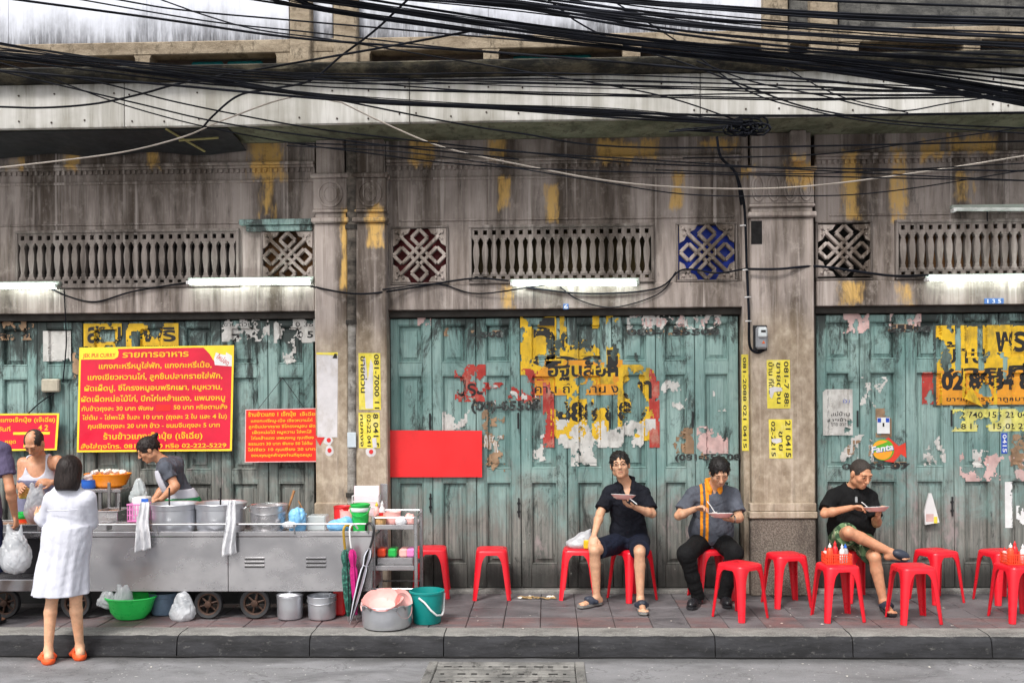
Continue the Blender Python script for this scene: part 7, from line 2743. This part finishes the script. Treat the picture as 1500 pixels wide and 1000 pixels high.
torn('white shredded paper under the big yellow poster on the middle doors', 814, 960, 614, 655, I_TWHITE, .46, 6, group=GP, nsc=8)
torn('red shredded poster piece above the blank red board', 666, 712, 534, 588, I_TRED, .42, 7, texts=(('ประ', .05, .9, .15, .6, I_BLACK, .02),), group=GP, nsc=9)
torn('red torn letter scraps on the stile left of the yellow poster', 708, 792, 560, 592, I_TRED, .54, 9, texts=(('ล้าน', .0, 1, .0, .9, I_TWHITE, .03),), group=GP, nsc=9)
torn('red and white scraps left beside the orange band of the yellow poster', 764, 800, 540, 590, I_TRED, .50, 10, group=GP, nsc=8)
torn('brown peeling paper with upright print beside the blank red board', 706, 740, 600, 690, I_TBROWN, .50, 11, texts=(('กขคงจ', .1, .9, .3, .6, I_TWHITE, .02),), group=GP, nsc=8)
torn('white scraped paper rest below the big yellow poster', 836, 874, 648, 682, I_TWHITE, .40, 12, group=GP, nsc=8)
torn('small white scraped rest right of the brown peeling paper', 780, 800, 632, 680, I_TWHITE, .58, 13, group=GP, nsc=10)
torn('torn pink and white lettered strip high at the right of the middle doors', 918, 1056, 457, 482, I_TWHITE, .44, 15, texts=(('ด่วน ขาย ล้าน บาท', .05, .98, .15, .85, I_TPINK, .03),), group=GP, nsc=9)
torn('white scraps with a letter on the right of the middle doors', 966, 1006, 552, 600, I_TWHITE, .62, 16, group=GP, nsc=9)
torn('brown shredded notice above the man in grey polo, left of two', 985, 1016, 626, 664, I_TBROWN, .50, 17, group=GP, nsc=9)
torn('pink and white shredded notice above the man in grey polo, right of two', 1020, 1066, 624, 664, I_TPINK, .42, 18, group=GP, nsc=8)
torn('diagonal pale scratch of paper high on the rightmost middle leaf', 1044, 1064, 572, 602, I_TWHITE, .56, 26, group=GP, nsc=7)
torn('small pink torn scrap at the top left of the middle doors', 612, 632, 461, 477, I_TPINK, .36, 20, group=GP, nsc=9)
torn('small brown scrap in the second panel of the middle doors', 650, 664, 478, 492, I_TBROWN, .42, 22, group=GP, nsc=9)
torn('grey paper rest on the second leaf above the blank red board', 648, 690, 600, 630, I_TWHITE, .46, 24, group=GP, nsc=6)
# right doors
t = torn('big framed yellow poster with black numbers on the right doors', 1370, 1510, 477, 592, I_TYEL, .30, 31, texts=(('บ้าน', .06, .52, .52, .80, I_BLACK, .01), ('พร', .62, .95, .66, .92, I_BLACK, .03), ('ขายที่', .06, .98, .34, .52, I_BLACK, .04)), holes=((.20, .26, .2, 1), (.44, .50, .3, 1), (.70, .74, .0, .6)), group=GP)
torn('', 1370, 1510, 543, 592, I_TORG, .24, 33, parent=t, lift=.0036, texts=(('02 8884 8', .05, 1.0, .42, .98, I_BLACK, .05), ('ขายด่วนราคาถูกมาก', .1, 1.0, .06, .26, I_BLACK, .01)), holes=((.27, .30, .2, 1), (.60, .63, 0, 1)))
torn('', 1372, 1510, 480, 592, I_GRIME, .76, 35, parent=t, lift=.0046, nsc=4)
for (q0, q1, r0, r1) in ((1366, 1371, 476, 594), (1366, 1510, 588, 595), (1370, 1510, 474, 479)):
    torn('', q0, q1, r0, r1, I_GRIME, .22, 36, parent=t, lift=.004)
flap = MB(); c = [v3(1420, 571, -.07), v3(1438, 594, -.06), v3(1411, 580, -.03)]; c2 = [v3(1423, 566, -.07), v3(1440, 596, -.07), v3(1412, 583, .0)]
flap.add([tuple(q) for q in c2], [(0, 1, 2)]); flap.build('curled_flap', I_TYEL, t)
torn('pale yellow ticket strip under the big yellow poster on the right doors', 1392, 1512, 599, 631, simple('pale_yellow_paper', lin(210, 204, 110), .75, 0, .2, 9, dirt=.6, dirtc=lin(214, 210, 190), ds=9), .30, 37, texts=(('72 740 155 22 041', .05, .98, .60, .88, I_BLACK, .01), ('08 1 04 15 02 22', .05, .95, .1, .36, I_BLACK, .01)), group=GP, nsc=8)
torn('red round poster rest left of the big yellow poster on the right doors', 1350, 1376, 545, 592, I_TRED, .40, 38, group=GP, nsc=8)
torn('white notice with rust stain on the first right leaf', 1204, 1248, 570, 637, I_TWHITE, .20, 39, texts=(('แม่บ้าน', .3, .9, .42, .52, I_BLACK, .01), ('ขายข้าว', .15, .95, .30, .38, I_BLACK, .01), ('ขาย อาคาร', .3, .95, .2, .27, I_BLACK, .0), ('ด่วน', .7, .9, .70, .8, I_BLUE, .02)), group=GP)
torn('white and pink scrap high on the right doors', 1234, 1272, 459, 488, I_TPINK, .42, 40, group=GP, nsc=10)
torn('pink torn letter strip high on the right doors, left of the yellow poster', 1302, 1348, 460, 478, I_TPINK, .46, 41, group=GP, nsc=9)
torn('white shredded paper behind the head of the man in black tee', 1230, 1280, 636, 676, I_TWHITE, .52, 42, texts=(('ขาย', .2, .9, .2, .8, I_TBROWN, .02),), group=GP, nsc=9)
torn('brown paper rest under the blue and white label on the right doors', 1282, 1306, 598, 640, I_TBROWN, .36, 43, group=GP, nsc=7)
torn('white peeled rest on the third right leaf, above the hanging packet', 1352, 1384, 630, 682, I_TWHITE, .56, 44, group=GP, nsc=8)
torn('bright white torn patch on the fourth right leaf', 1424, 1450, 658, 684, I_TWHITE, .34, 45, group=GP, nsc=7)
torn('grey pink paper smeared along the fourth rail of the right doors', 1404, 1510, 662, 704, I_TPINK, .52, 46, group=GP, nsc=6)
torn('brown torn rest at the right edge under the ticket strip', 1478, 1512, 632, 690, I_TBROWN, .48, 47, group=GP, nsc=7)
torn('white scraps and red dot on the first stile of the right doors', 1258, 1300, 552, 596, I_TWHITE, .60, 48, group=GP, nsc=9)
torn('white paper strip hanging on the fifth leaf at the right', 1470, 1483, 705, 772, I_WHITE, .26, 49, group=GP, nsc=6)
torn('round white scrap at the right edge of the right doors', 1488, 1512, 740, 768, I_WHITE, .30, 50, group=GP, nsc=6)
# left doors
torn('brown torn notice at the top left corner of the left doors', -20, 52, 468, 498, I_TBROWN, .42, 61, texts=(('8-0508', .2, .9, .1, .5, I_BLACK, .04),), group=GP, nsc=8)
torn('white paper with a folded corner on the second left leaf', 65, 106, 485, 529, I_TWHITE, .26, 62, group=GP, nsc=5)
torn('yellow torn poster above the menu banner, left of two', 124, 180, 474, 512, I_TYEL, .36, 63, texts=(('สวน', .1, .98, .25, .9, I_BLACK, .03),), holes=((.42, .80, .3, .8),), group=GP)
torn('yellow torn poster above the menu banner, right of two', 186, 263, 474, 512, I_TYEL, .34, 64, texts=(('พริ', .3, .95, .3, .85, I_BLACK, .03), ('บางขุนพรหม', .3, .98, .02, .16, I_BLACK, .01)), holes=((.1, .28, .1, .7),), group=GP)
torn('torn white poster above the orange red sign, left of two', 326, 396, 468, 500, I_TWHITE, .42, 65, texts=(('ขาย ด่วน บ้าน', .05, .95, .68, .92, I_BLACK, .0), ('70', .2, .6, .0, .36, I_BLACK, .04)), group=GP, nsc=7)
torn('torn white poster above the orange red sign, right of two', 402, 463, 468, 502, I_TWHITE, .42, 66, texts=(('โทร 0 36', .1, .95, .68, .92, I_BLACK, .0), ('2 0 5', .3, .95, .2, .5, I_BLACK, .03)), group=GP, nsc=7)
torn('small white paper rest on the leaf above the hanging sign', 414, 434, 496, 534, I_TWHITE, .5, 67, group=GP, nsc=8)
torn('yellow brown shreds along the left edge of the menu banner', 108, 120, 510, 600, I_TBROWN, .52, 68, group=GP, nsc=8)
# phone numbers printed straight on the doors
for (s_, p0, p1, y0, y1, sd) in (('(00)-65508', 690, 792, 583, 600, 71), ('080-  55508', 918, 1054, 479, 490, 72), ('(081-555 08', 988, 1084, 662, 673, 73), ('55508', 1300, 1362, 475, 486, 74), ('0-555 07', 1232, 1332, 676, 686, 75), ('- 508', 690, 738, 484, 494, 76)):
    t = torn('black stencilled phone number ' + {71: 'above the blank red board', 72: 'high on the right of the middle doors', 73: 'above the man in grey polo', 74: 'high on the right doors', 75: 'beside the head of the man in black tee', 76: 'high on the left of the middle doors'}[sd], p0, p1, y0, y1, I_TBROWN, .60, sd, texts=((s_, 0, 1, .05, .95, I_BLACK, .05),), group='stencilled phone numbers', name='stencilled_number', nsc=6)
    # the digits themselves stay where the paper is gone
    a, b = U(p0, y0, -DD), U(p1, y1, -DD)
    vs_, fs = text_mesh(s_, 1.0, .045)
    x0, x1 = min(p.x for p in vs_), max(p.x for p in vs_)
    m = MB(); m.add([(a.x + (b.x - a.x) * (p.x - x0) / (x1 - x0), DD - .0262, b.z + (a.z - b.z) * (p.y / .95)) for p in vs_], fs)
    m.build('lettering', I_SOFT, t)
# clean stickers
c = U(1294, 623, -.075)
m = MB(); m.cbox(c.x - .058, c.x + .058, .073, .075, c.z - .075, c.z + .075, .0008); o = m.build('paper_label', I_WHITE); tag(o, 'white label with blue top corners above the fish sticker', 'label')
for sx in (-1, 1):
    m = MB(); m.box(c.x + sx * .038 - .016, c.x + sx * .038 + .016, .0715, .0728, c.z + .03, c.z + .07); m.build('blue_corner', I_BLUE, o)
m = MB(); m.box(c.x - .008, c.x + .008, .0715, .0728, c.z - .01, c.z + .025); m.build('printed_figure', I_BLACK, o)
# round drink sticker in the shape of a fish
c = U(1301, 659, -.07)
t = thing('drink_sticker', 'round orange and green drink sticker with red fish tail shape', 'sticker', (c.x, .07, c.z))
y0 = .076
w = .165


def flat(pts, off, name, mat):
    m = MB(); m.prism([(c.x + x * w, c.z + z * w) for x, z in pts], -(y0 - off * .0 - .0), -(y0 - .0012 - off)); return m.build(name, mat, t)


I_FRED = ink('sticker_red', lin(216, 58, 38)); I_FGRN = ink('sticker_green', lin(92, 170, 40)); I_FORG = ink('sticker_orange', lin(240, 160, 40))
flat([(-.15, .62), (.05, .72), (.60, .22), (.98, .42), (1.02, -.45), (.72, -.22), (.30, -.70), (-.2, -.62)], .0000, 'red_fish', I_FRED)
flat([(-.28 + .62 * math.cos(a_), .02 + .60 * math.sin(a_)) for a_ in [i * math.pi / 14 for i in range(28)]], .0014, 'green_disc', I_FGRN)
flat([(-.32 + .56 * math.cos(a_), -.0 + .54 * math.sin(a_)) for a_ in [math.pi * (1.08 + i * .9 / 14) for i in range(15)]], .0028, 'orange_slice', I_FORG)
flat([(-.32 + .56 * math.cos(a_), .06 + .50 * math.sin(a_)) for a_ in [math.pi * (.32 + i * .62 / 14) for i in range(15)]], .0028, 'orange_slice', I_FORG)
vs_, fs = text_mesh('Fanta', 1.0, .03)
x0, x1 = min(p.x for p in vs_), max(p.x for p in vs_)
for (off, gx, mat) in ((.0045, .018, I_BLUE), (.0062, 0, I_WHITE)):
    m = MB(); m.add([(c.x + (-.92 + 1.22 * (p.x - x0) / (x1 - x0)) * w + gx * .3, y0 - off, c.z + (-.16 + p.y * .50 + .20 * (p.x - x0) / (x1 - x0)) * w - gx * .25) for p in vs_], fs)
    m.build('lettering', mat, t)
m = MB(); a, b = U(1467, 634, -.07), U(1476, 664, -.07); m.cbox(a.x, b.x, .073, .0755, b.z, a.z, .0008); o = m.build('blue_sticker', I_BLUE); tag(o, 'narrow upright blue sticker below the ticket strip', 'sticker')
vs_, fs = text_mesh('0415', 1.0, .02); x0, x1 = min(p.x for p in vs_), max(p.x for p in vs_)
m = MB(); m.add([(a.x + .012 + p.y * .05, .0718, a.z - .012 - (a.z - b.z - .024) * (p.x - x0) / (x1 - x0)) for p in vs_], fs); m.build('lettering', I_WHITE, o)
# packet hung on the door
a, b = U(1362, 722, -.05), U(1364, 768, -.05)
m = MB(); m.prism([(a.x - .008, a.z), (a.x + .012, a.z), (a.x + .03, a.z - .06), (a.x + .075, b.z + .06), (a.x + .085, b.z + .02), (a.x - .045, b.z), (a.x - .052, b.z + .12), (a.x - .03, a.z - .08)], -.068, -.042)
o = m.build('hanging_packet', M_WPLAST); tag(o, 'white packet with pink print hanging on the third right leaf', 'packet')
m = MB(); m.box(a.x - .04, a.x + .03, .0400, .0415, b.z + .03, b.z + .10); m.build('pink_print', I_TPINK, o)
m = MB(); m.box(a.x + .032, a.x + .064, .0400, .0415, b.z + .015, b.z + .075); m.build('yellow_print', I_LEMON, o)
# blue number plates on the lintels
for (px, py, w_, lab, tx) in ((829, 449, 8, 'small blue number plate on the lintel of the middle doors', '6'), (1456, 441, 28, 'wide blue house number plate on the lintel of the right doors', '1 3 5')):
    a = U(px, py, .035)
    m = MB(); m.cbox(a.x - w_ / 320, a.x + w_ / 320, -.04, -.031, a.z - .026, a.z + .026, .003); o = m.build('number_plate', simple('enamel_blue', lin(70, 110, 170), .5, 0, .15, 30)); tag(o, lab, 'number plate')
    vs_, fs = text_mesh(tx, 1.0, .01); x0, x1 = min(p.x for p in vs_), max(p.x for p in vs_)
    ww = w_ / 320 * .7
    m = MB(); m.add([(a.x - ww + 2 * ww * (p.x - x0) / (x1 - x0), -.0412, a.z - .018 + p.y * .05) for p in vs_], fs); m.build('lettering', I_WHITE, o)

# ================================================================== lamps, meter, pipes
M_TUBEL = NT('lit_fluorescent_tube')
M_TUBEL.col((.9, 1, .95)); M_TUBEL.b.inputs['Emission Color'].default_value = (.86, 1.0, .93, 1); M_TUBEL.b.inputs['Emission Strength'].default_value = 12.0
M_TUBEL = M_TUBEL.m
M_TUBEO = simple('unlit_tube', lin(196, 200, 196), .3)
M_HOUSE = simple('lamp_housing', lin(150, 158, 150), .5, 0, .15, 8)


def lamp(px0, px1, py, lab, lit=True, py1=None):
    a, b = U(px0, py, .13), U(px1, py if py1 is None else py1, .13)
    t = thing('fluorescent_lamp', lab, 'lamp', ((a.x + b.x) / 2, -.1, a.z), 'fluorescent tubes under the vents')
    m = MB(); m.cbox(a.x, b.x, -.085, -.032, a.z + .012, a.z + .045, .006); m.build('housing', M_HOUSE, t)
    m = MB(); m.tube([(a.x + .03, -.105, a.z), (b.x - .03, -.105, b.z)], .017, 10); m.build('tube', M_TUBEL if lit else M_TUBEO, t, smooth=True)
    for x in (a.x + .015, b.x - .015):
        m = MB(); m.cbox(x - .014, x + .014, -.13, -.05, a.z - .022, a.z + .0115, .004); m.build('end_cap', M_HOUSE if x > a.x + .1 else M_WPLAST, t)


lamp(-110, 84, 420, 'lit fluorescent tube at the left edge over the left doors')
lamp(272, 458, 413, 'lit fluorescent tube over the left doors beside the drain pipe')
lamp(747, 937, 415, 'lit fluorescent tube over the middle doors')
lamp(1358, 1548, 408, 'lit fluorescent tube over the right doors')
lamp(1397, 1570, 306, 'unlit fluorescent tube above the right baluster vent', False)
m = MB(); p_ = U(1446, 308, .06); m.tube([(p_.x, -.06, p_.z), (p_.x + .005, -.05, p_.z - .10)], .006, 5); o = m.build('lamp_cord', M_CABLE); tag(o, 'short cord hanging from the unlit lamp', 'cord')

pt = thing('drain_pipe', 'old grey drain pipe between the two left pilasters', 'pipe', (U(515, 700, .1).x, -.1, 0))
m = MB(); m.tube([U(514, 866, .10), U(515, 740, .10), U(516, 560, .10), U(516, 470, .10)], .042, 12); m.build('lower_pipe', M_PIPE, pt, smooth=True)
m = MB(); m.tube([U(516, 472, .10), U(516, 360, .10), U(515, 200, .10)], [.048, .048, .055], 12); m.build('upper_pipe', mossy('mouldy_pipe', lin(46, 42, 38), lin(130, 120, 110), lin(30, 28, 24), .3, .75), pt, smooth=True)
for (y, r) in ((724, .055), (333, .062), (472, .056)):
    a = U(515, y, .10); m = MB(); m.tube([(a.x, a.y, a.z - .02), (a.x, a.y, a.z + .02)], r, 12); m.cbox(a.x - .09, a.x + .09, -.06, -.02, a.z - .012, a.z + .012, .004); m.build('pipe_clamp', M_FRAME, pt)
a, b = U(509, 633, .14), U(522, 655, .14); m = MB(); m.cbox(a.x, b.x, -.155, -.138, b.z, a.z, .004); o = m.build('paper_tag', simple('pale_blue_tag', lin(190, 200, 208), .6, 0, .08)); tag(o, 'pale blue tag wrapped on the drain pipe', 'tag')

c = U(1116, 494, .20)
t = thing('electric_meter', 'grey electric meter with clear cover on the right pilaster', 'meter', (c.x, -.15, c.z - .1))
m = MB(); m.cbox(c.x - .065, c.x + .06, -.14, -.122, c.z - .12, c.z + .115, .005); m.build('back_board', M_BLACK, t)
m = MB(); m.cbox(c.x - .05, c.x + .055, -.20, -.141, c.z - .105, c.z + .10, .018); m.build('meter_case', simple('meter_grey', lin(140, 142, 146), .4, 0, .1), t)
m = MB(); m.cbox(c.x - .035, c.x + .045, -.225, -.201, c.z + .0, c.z + .09, .014); m.build('meter_window', simple('meter_window', lin(206, 212, 214), .15, 0, .1, coat=.5), t)
m = MB(); m.box(c.x - .012, c.x + .03, -.2275, -.2255, c.z + .045, c.z + .065); m.build('display', I_BLACK, t)
m = MB(); m.prism([(c.x - .0, c.z - .055), (c.x + .03, c.z - .055), (c.x + .015, c.z - .03)], .2005, .203); m.build('warning_mark', ink('orange_mark', lin(220, 96, 40)), t)
c = U(75, 564, -.05)
m = MB(); m.cbox(c.x - .085, c.x + .085, .02, .075, c.z - .065, c.z + .06, .012); o = m.build('junction_box', simple('cream_box', lin(176, 168, 150), .5, 0, .1, dirt=.4)); tag(o, 'cream junction box on the second left leaf', 'box')


# ================================================================== cables
def cable(pts, r=.010, lab=None, group=None, mat=None, cat='cable', seg=6, n=8):
    pts = list(pts)
    for e, q in ((0, 1), (-1, -2)):       # lines that leave the picture go on
        a, b = pts[e], pts[q]
        if a[0] < 0 or a[0] > 1500 or a[1] < 0:
            k = 420 / max(60, math.hypot(a[0] - b[0], a[1] - b[1]))
            c = (a[0] + (a[0] - b[0]) * k, a[1] + (a[1] - b[1]) * k, a[2])
            pts = [c] + pts if e == 0 else pts + [c]
    P_ = catmull([U(*p) for p in pts], n)
    m = MB(); m.tube(P_, r, seg)
    o = m.build('cable', mat or M_CABLE, smooth=True)
    return tag(o, lab, cat, group)


# along the house front
cable(((70, 420, .06), (100, 434, .03), (140, 442, .04), (190, 428, .05), (240, 419, .05), (275, 414, .06)), .008, 'thin black cable looping between the two left lamps')
cable(((94, 424, .05), (96, 470, .04), (97, 505, -.03), (92, 560, -.05)), .006, 'thin black cable dropping from the left lamp to the junction box')
cable(((80, 575, -.03), (58, 590, -.02), (42, 605, 0)), .006, 'short cable from the junction box to the left sign')
cable(((455, 419, .10), (500, 428, .17), (540, 430, .15), (600, 422, .05), (690, 408, .06), (745, 411, .10)), .010, 'black cable from the drain pipe to the middle lamp')
cable(((560, 424, .13), (640, 416, .05), (700, 430, .05), (800, 417, .12)), .007, 'thin black cable under the maroon knot grille')
cable(((770, 421, .05), (860, 430, .05), (960, 423, .05), (1000, 395, .05), (1050, 400, .08), (1090, 394, .14)), .009, 'black cable sagging from the middle lamp to the right pilaster')
cable(((820, 420, .05), (850, 440, .045), (900, 450, .045), (965, 430, .045), (990, 398, .05)), .006, 'thin cable loop hanging under the middle lamp')
cable(((1090, 394, .16), (1140, 394, .17), (1196, 390, .10), (1260, 398, .05), (1310, 404, .05), (1360, 403, .08)), .012, 'black cable crossing the right pilaster at grille height')
cable(((1078, 252, .3), (1090, 300, .16), (1094, 394, .165), (1097, 460, .165), (1098, 505, .16), (1108, 516, .15), (1120, 512, .15)), .013, 'thick black cable running down the right pilaster to the meter')
cable(((1050, 200, .55), (1056, 230, .5), (1078, 255, .35), (1086, 300, .2)), .013, 'black cable dropping from the balcony edge to the right pilaster')
for k, (px, py) in enumerate(((1093, 395), (1096, 435), (1097, 470), (1089, 330))):
    a = U(px, py, .185); m = MB(); m.tube([(a.x - .025, -.16, a.z), (a.x, -.187, a.z), (a.x + .025, -.16, a.z)], .006, 5); o = m.build('cable_clip', M_WPLAST); tag(o, 'pale clip on the thick cable of the right pilaster', 'clip', 'cable clips on the right pilaster')

# overhead lines: (photo points, distance in front of the wall)
cable(((-40, 250, .9), (100, 234, .9), (190, 221, .9), (270, 200, .95), (330, 175, 1.1), (430, 142, 1.15), (500, 150, 1.1)), .0065, 'long pale cable rising across the left of the balcony', mat=M_CABLEP)
cable(((500, 150, 1.1), (566, 182, 1.0), (650, 216, .95), (760, 241, .9), (900, 266, .9), (1040, 276, .9), (1180, 273, .9), (1350, 252, .9), (1540, 222, 1.0)), .0065, 'long pale cable sagging across the middle and right of the wall', mat=M_CABLEP)
cable(((290, 196, .8), (312, 170, .9), (350, 140, .95), (400, 130, 1.0), (455, 118, 1.1), (500, 82, 1.3), (550, 44, 1.7), (610, -12, 2.0)), .009, 'loose black cable curling up over the left balcony edge')
cable(((-30, 156, 1.0), (60, 158, 1.0), (140, 152, 1.0), (210, 137, 1.0), (270, 121, 1.1), (400, 98, 1.3), (560, 70, 1.6), (700, 44, 1.9)), .009, 'loose black cable sagging over the left fascia')
cable(((-40, 80, 1.1), (60, 110, 1.1), (185, 155, 1.1), (330, 192, 1.1), (520, 222, 1.1), (800, 248, 1.1), (1560, 266, 1.1)), .006, 'black cable slanting from the upper left down across the whole wall')
GC = 'overhead cables'
LT = 'single thin black cable crossing the others at a slant'
LK = 'black overhead cable of the heavy bundle falling to the right'
rng = random.Random(77)


def line(p, d, r, lab, jit=1.5, n=7):
    pts = [(x, y + rng.uniform(-jit, jit), d) for x, y in p]
    cable(pts, r, lab, GC, n=n)


for k in range(24):       # the heavy bundle
    o = rng.uniform(-15, 13)
    s_ = rng.uniform(-12, 22)
    line(((360 + rng.uniform(-60, 60), -14 + o * .7), (480, 4 + o), (640, 28 + o), (820, 52 + o * .8), (1000, 72 + o * .7), (1180, 88 + o * .8 + s_ * .2), (1360, 106 + o + s_ * .6), (1560, 132 + o * 1.6 + s_)), 2.0 + rng.uniform(-.12, .12), rng.choice((.004, .0055, .008)), LK, 2)
for k in range(22):        # flatter lines above
    y0 = rng.uniform(-30, 8)
    line(((420, y0 - 22), (700, y0 + 2), (1000, y0 + 20 + k * 1.6), (1250, y0 + 34 + k * 2.0), (1560, y0 + 44 + k * 2.4)), 2.2 + rng.uniform(-.2, .2), rng.choice((.005, .007, .009)), 'thin black cable in the flat fan of lines along the upper right edge', 2)
for k in range(9):        # the lower lines on the right
    y0 = rng.uniform(-6, 6)
    line(((-40, 76 + y0), (430, 112 + y0 + k * .6), (800, 112 + y0 + k * 3.0), (1150, 124 + y0 + k * 2), (1300, 130 + y0 + k * 1.5), (1560, 142 + y0 - k * 1.2)), 1.5 + rng.uniform(-.2, .2), rng.choice((.004, .006)), 'hair thin black cable lying across the grey fascia right of centre', 4)
for k in range(10):        # the left bundle
    y0 = rng.uniform(-7, 7)
    line(((-40, 62 + y0 * 1.6 + k * 2.2), (150, 92 + y0 + k * 1.3), (280, 113 + y0 * .6 + k * .6), (400, 132 + y0 * .6), (520, 146 + y0 * .5), (700, 156 + y0 * .4 + k * .4), (900, 163 + y0 * .6 + k), (1088, 182 + y0 * .6)), 1.3 + rng.uniform(-.1, .15), rng.choice((.004, .006, .008)), 'thin black cable of the bundle slanting from the left to the cable knot', 3)
for (p, r) in ((((10, -2), (230, 28), (400, 51), (520, 64), (760, 80), (1100, 108), (1560, 156)), .010), (((80, -6), (230, 20), (330, 34), (450, 48), (700, 74), (1000, 100), (1560, 152)), .006), (((140, -6), (260, 14), (420, 30), (560, 42), (800, 62), (1560, 120)), .007), (((220, -6), (300, 22), (380, 44), (500, 60), (760, 104), (960, 138), (1088, 180)), .006),
               (((-40, 96), (120, 132), (200, 152), (330, 181), (520, 208), (760, 234)), .007), (((-30, 100), (130, 118), (260, 150), (430, 183), (560, 200), (760, 222), (1000, 242), (1560, 252)), .007), (((430, 210), (640, 216), (900, 232), (1200, 250), (1560, 268)), .006),
               (((420, 214), (620, 226), (850, 262), (1000, 284), (1150, 288), (1300, 280), (1560, 240)), .005), (((790, -10), (850, 34), (920, 68), (1000, 92), (1100, 130), (1190, 160), (1330, 180), (1560, 190)), .007), (((880, -10), (990, 60), (1090, 130), (1180, 160), (1300, 180), (1560, 200)), .006),
               (((1000, 232), (1200, 226), (1380, 204), (1560, 178)), .006), (((960, 250), (1150, 254), (1300, 250), (1560, 236)), .005), (((-40, 100), (250, 124), (480, 145), (620, 152), (800, 160), (1000, 168), (1200, 170), (1560, 164)), .010), (((-40, 66), (300, 112), (470, 142), (640, 176), (760, 196), (960, 216), (1560, 206)), .007),
               (((1020, 90), (1100, 120), (1200, 140), (1310, 163), (1400, 150), (1560, 128)), .006), (((1150, 100), (1230, 140), (1330, 165)), .005)):
    line(p, 1.2 + rng.uniform(-.2, .5), r, LT, 1.0)
# knot of cables at the balcony edge
kt = thing('cable_knot', 'black knot of wound cables hanging at the balcony edge above the right pilaster', 'cables', tuple(U(1100, 185, .72)))
for k in range(12):
    m = MB()
    cx, cy = 1085 + rng.uniform(-8, 26), 184 + rng.uniform(-4, 6)
    rx, ry = rng.uniform(10, 24), rng.uniform(4, 10)
    pts = [U(cx + rx * math.cos(a_), cy + ry * math.sin(a_) + rng.uniform(-1.5, 1.5), .74 + rng.uniform(-.03, .03)) for a_ in [i * math.pi / 6 for i in range(12)]]
    m.tube(pts, .009, 5, closed=True); m.build('cable_loop', M_CABLE, kt, smooth=True)
for k in range(7):
    m = MB(); x = 1000 + k * 9
    m.tube(catmull([U(x - 20, 192 + rng.uniform(-3, 3), .7), U(x + 30, 190 + rng.uniform(-5, 5), .72), U(1085, 184 + rng.uniform(-5, 5), .74)], 5), .006, 5); m.build('cable_end', M_CABLE, kt, smooth=True)

# dark awning under the left of the balcony with crossed yellow sticks
M_TARP = simple('black_tarpaulin', (.010, .010, .012), .7, 0, .4, 4)
t = MB()
x0, x1 = U(-300, 200, .5).x, U(342, 200, .45).x
n = 24
vs_ = []
for i in range(n + 1):
    x = x0 + (x1 - x0) * i / n
    sg = .02 * math.sin(i * 1.1)
    vs_ += [(x, -.60, 4.222), (x, -.30, 4.19 + sg * .4), (x, -.06, 4.135 + sg), (x, -.055, 4.13 + sg), (x, -.30, 4.183 + sg * .4), (x, -.60, 4.216)]
t.add(vs_, [(i * 6 + k, i * 6 + (k + 1) % 6, (i + 1) * 6 + (k + 1) % 6, (i + 1) * 6 + k) for i in range(n) for k in range(6)])
o = t.build('awning', M_TARP, smooth=True); tag(o, 'dark tarpaulin slung under the left half of the balcony', 'awning')
M_STICK = simple('yellow_bamboo', lin(140, 132, 84), .7, 0, .2, 20)
for (a_, b_, lab) in (((243, 189, .62), (300, 222, .25), 'yellow stick slanting down under the left awning'), ((262, 206, .5), (320, 202, .45), 'yellow stick lying level across the slanting one under the awning')):
    m = MB(); m.tube([U(*a_), U(*b_)], .010, 6); o = m.build('bamboo_stick', M_STICK, smooth=True); tag(o, lab, 'stick')
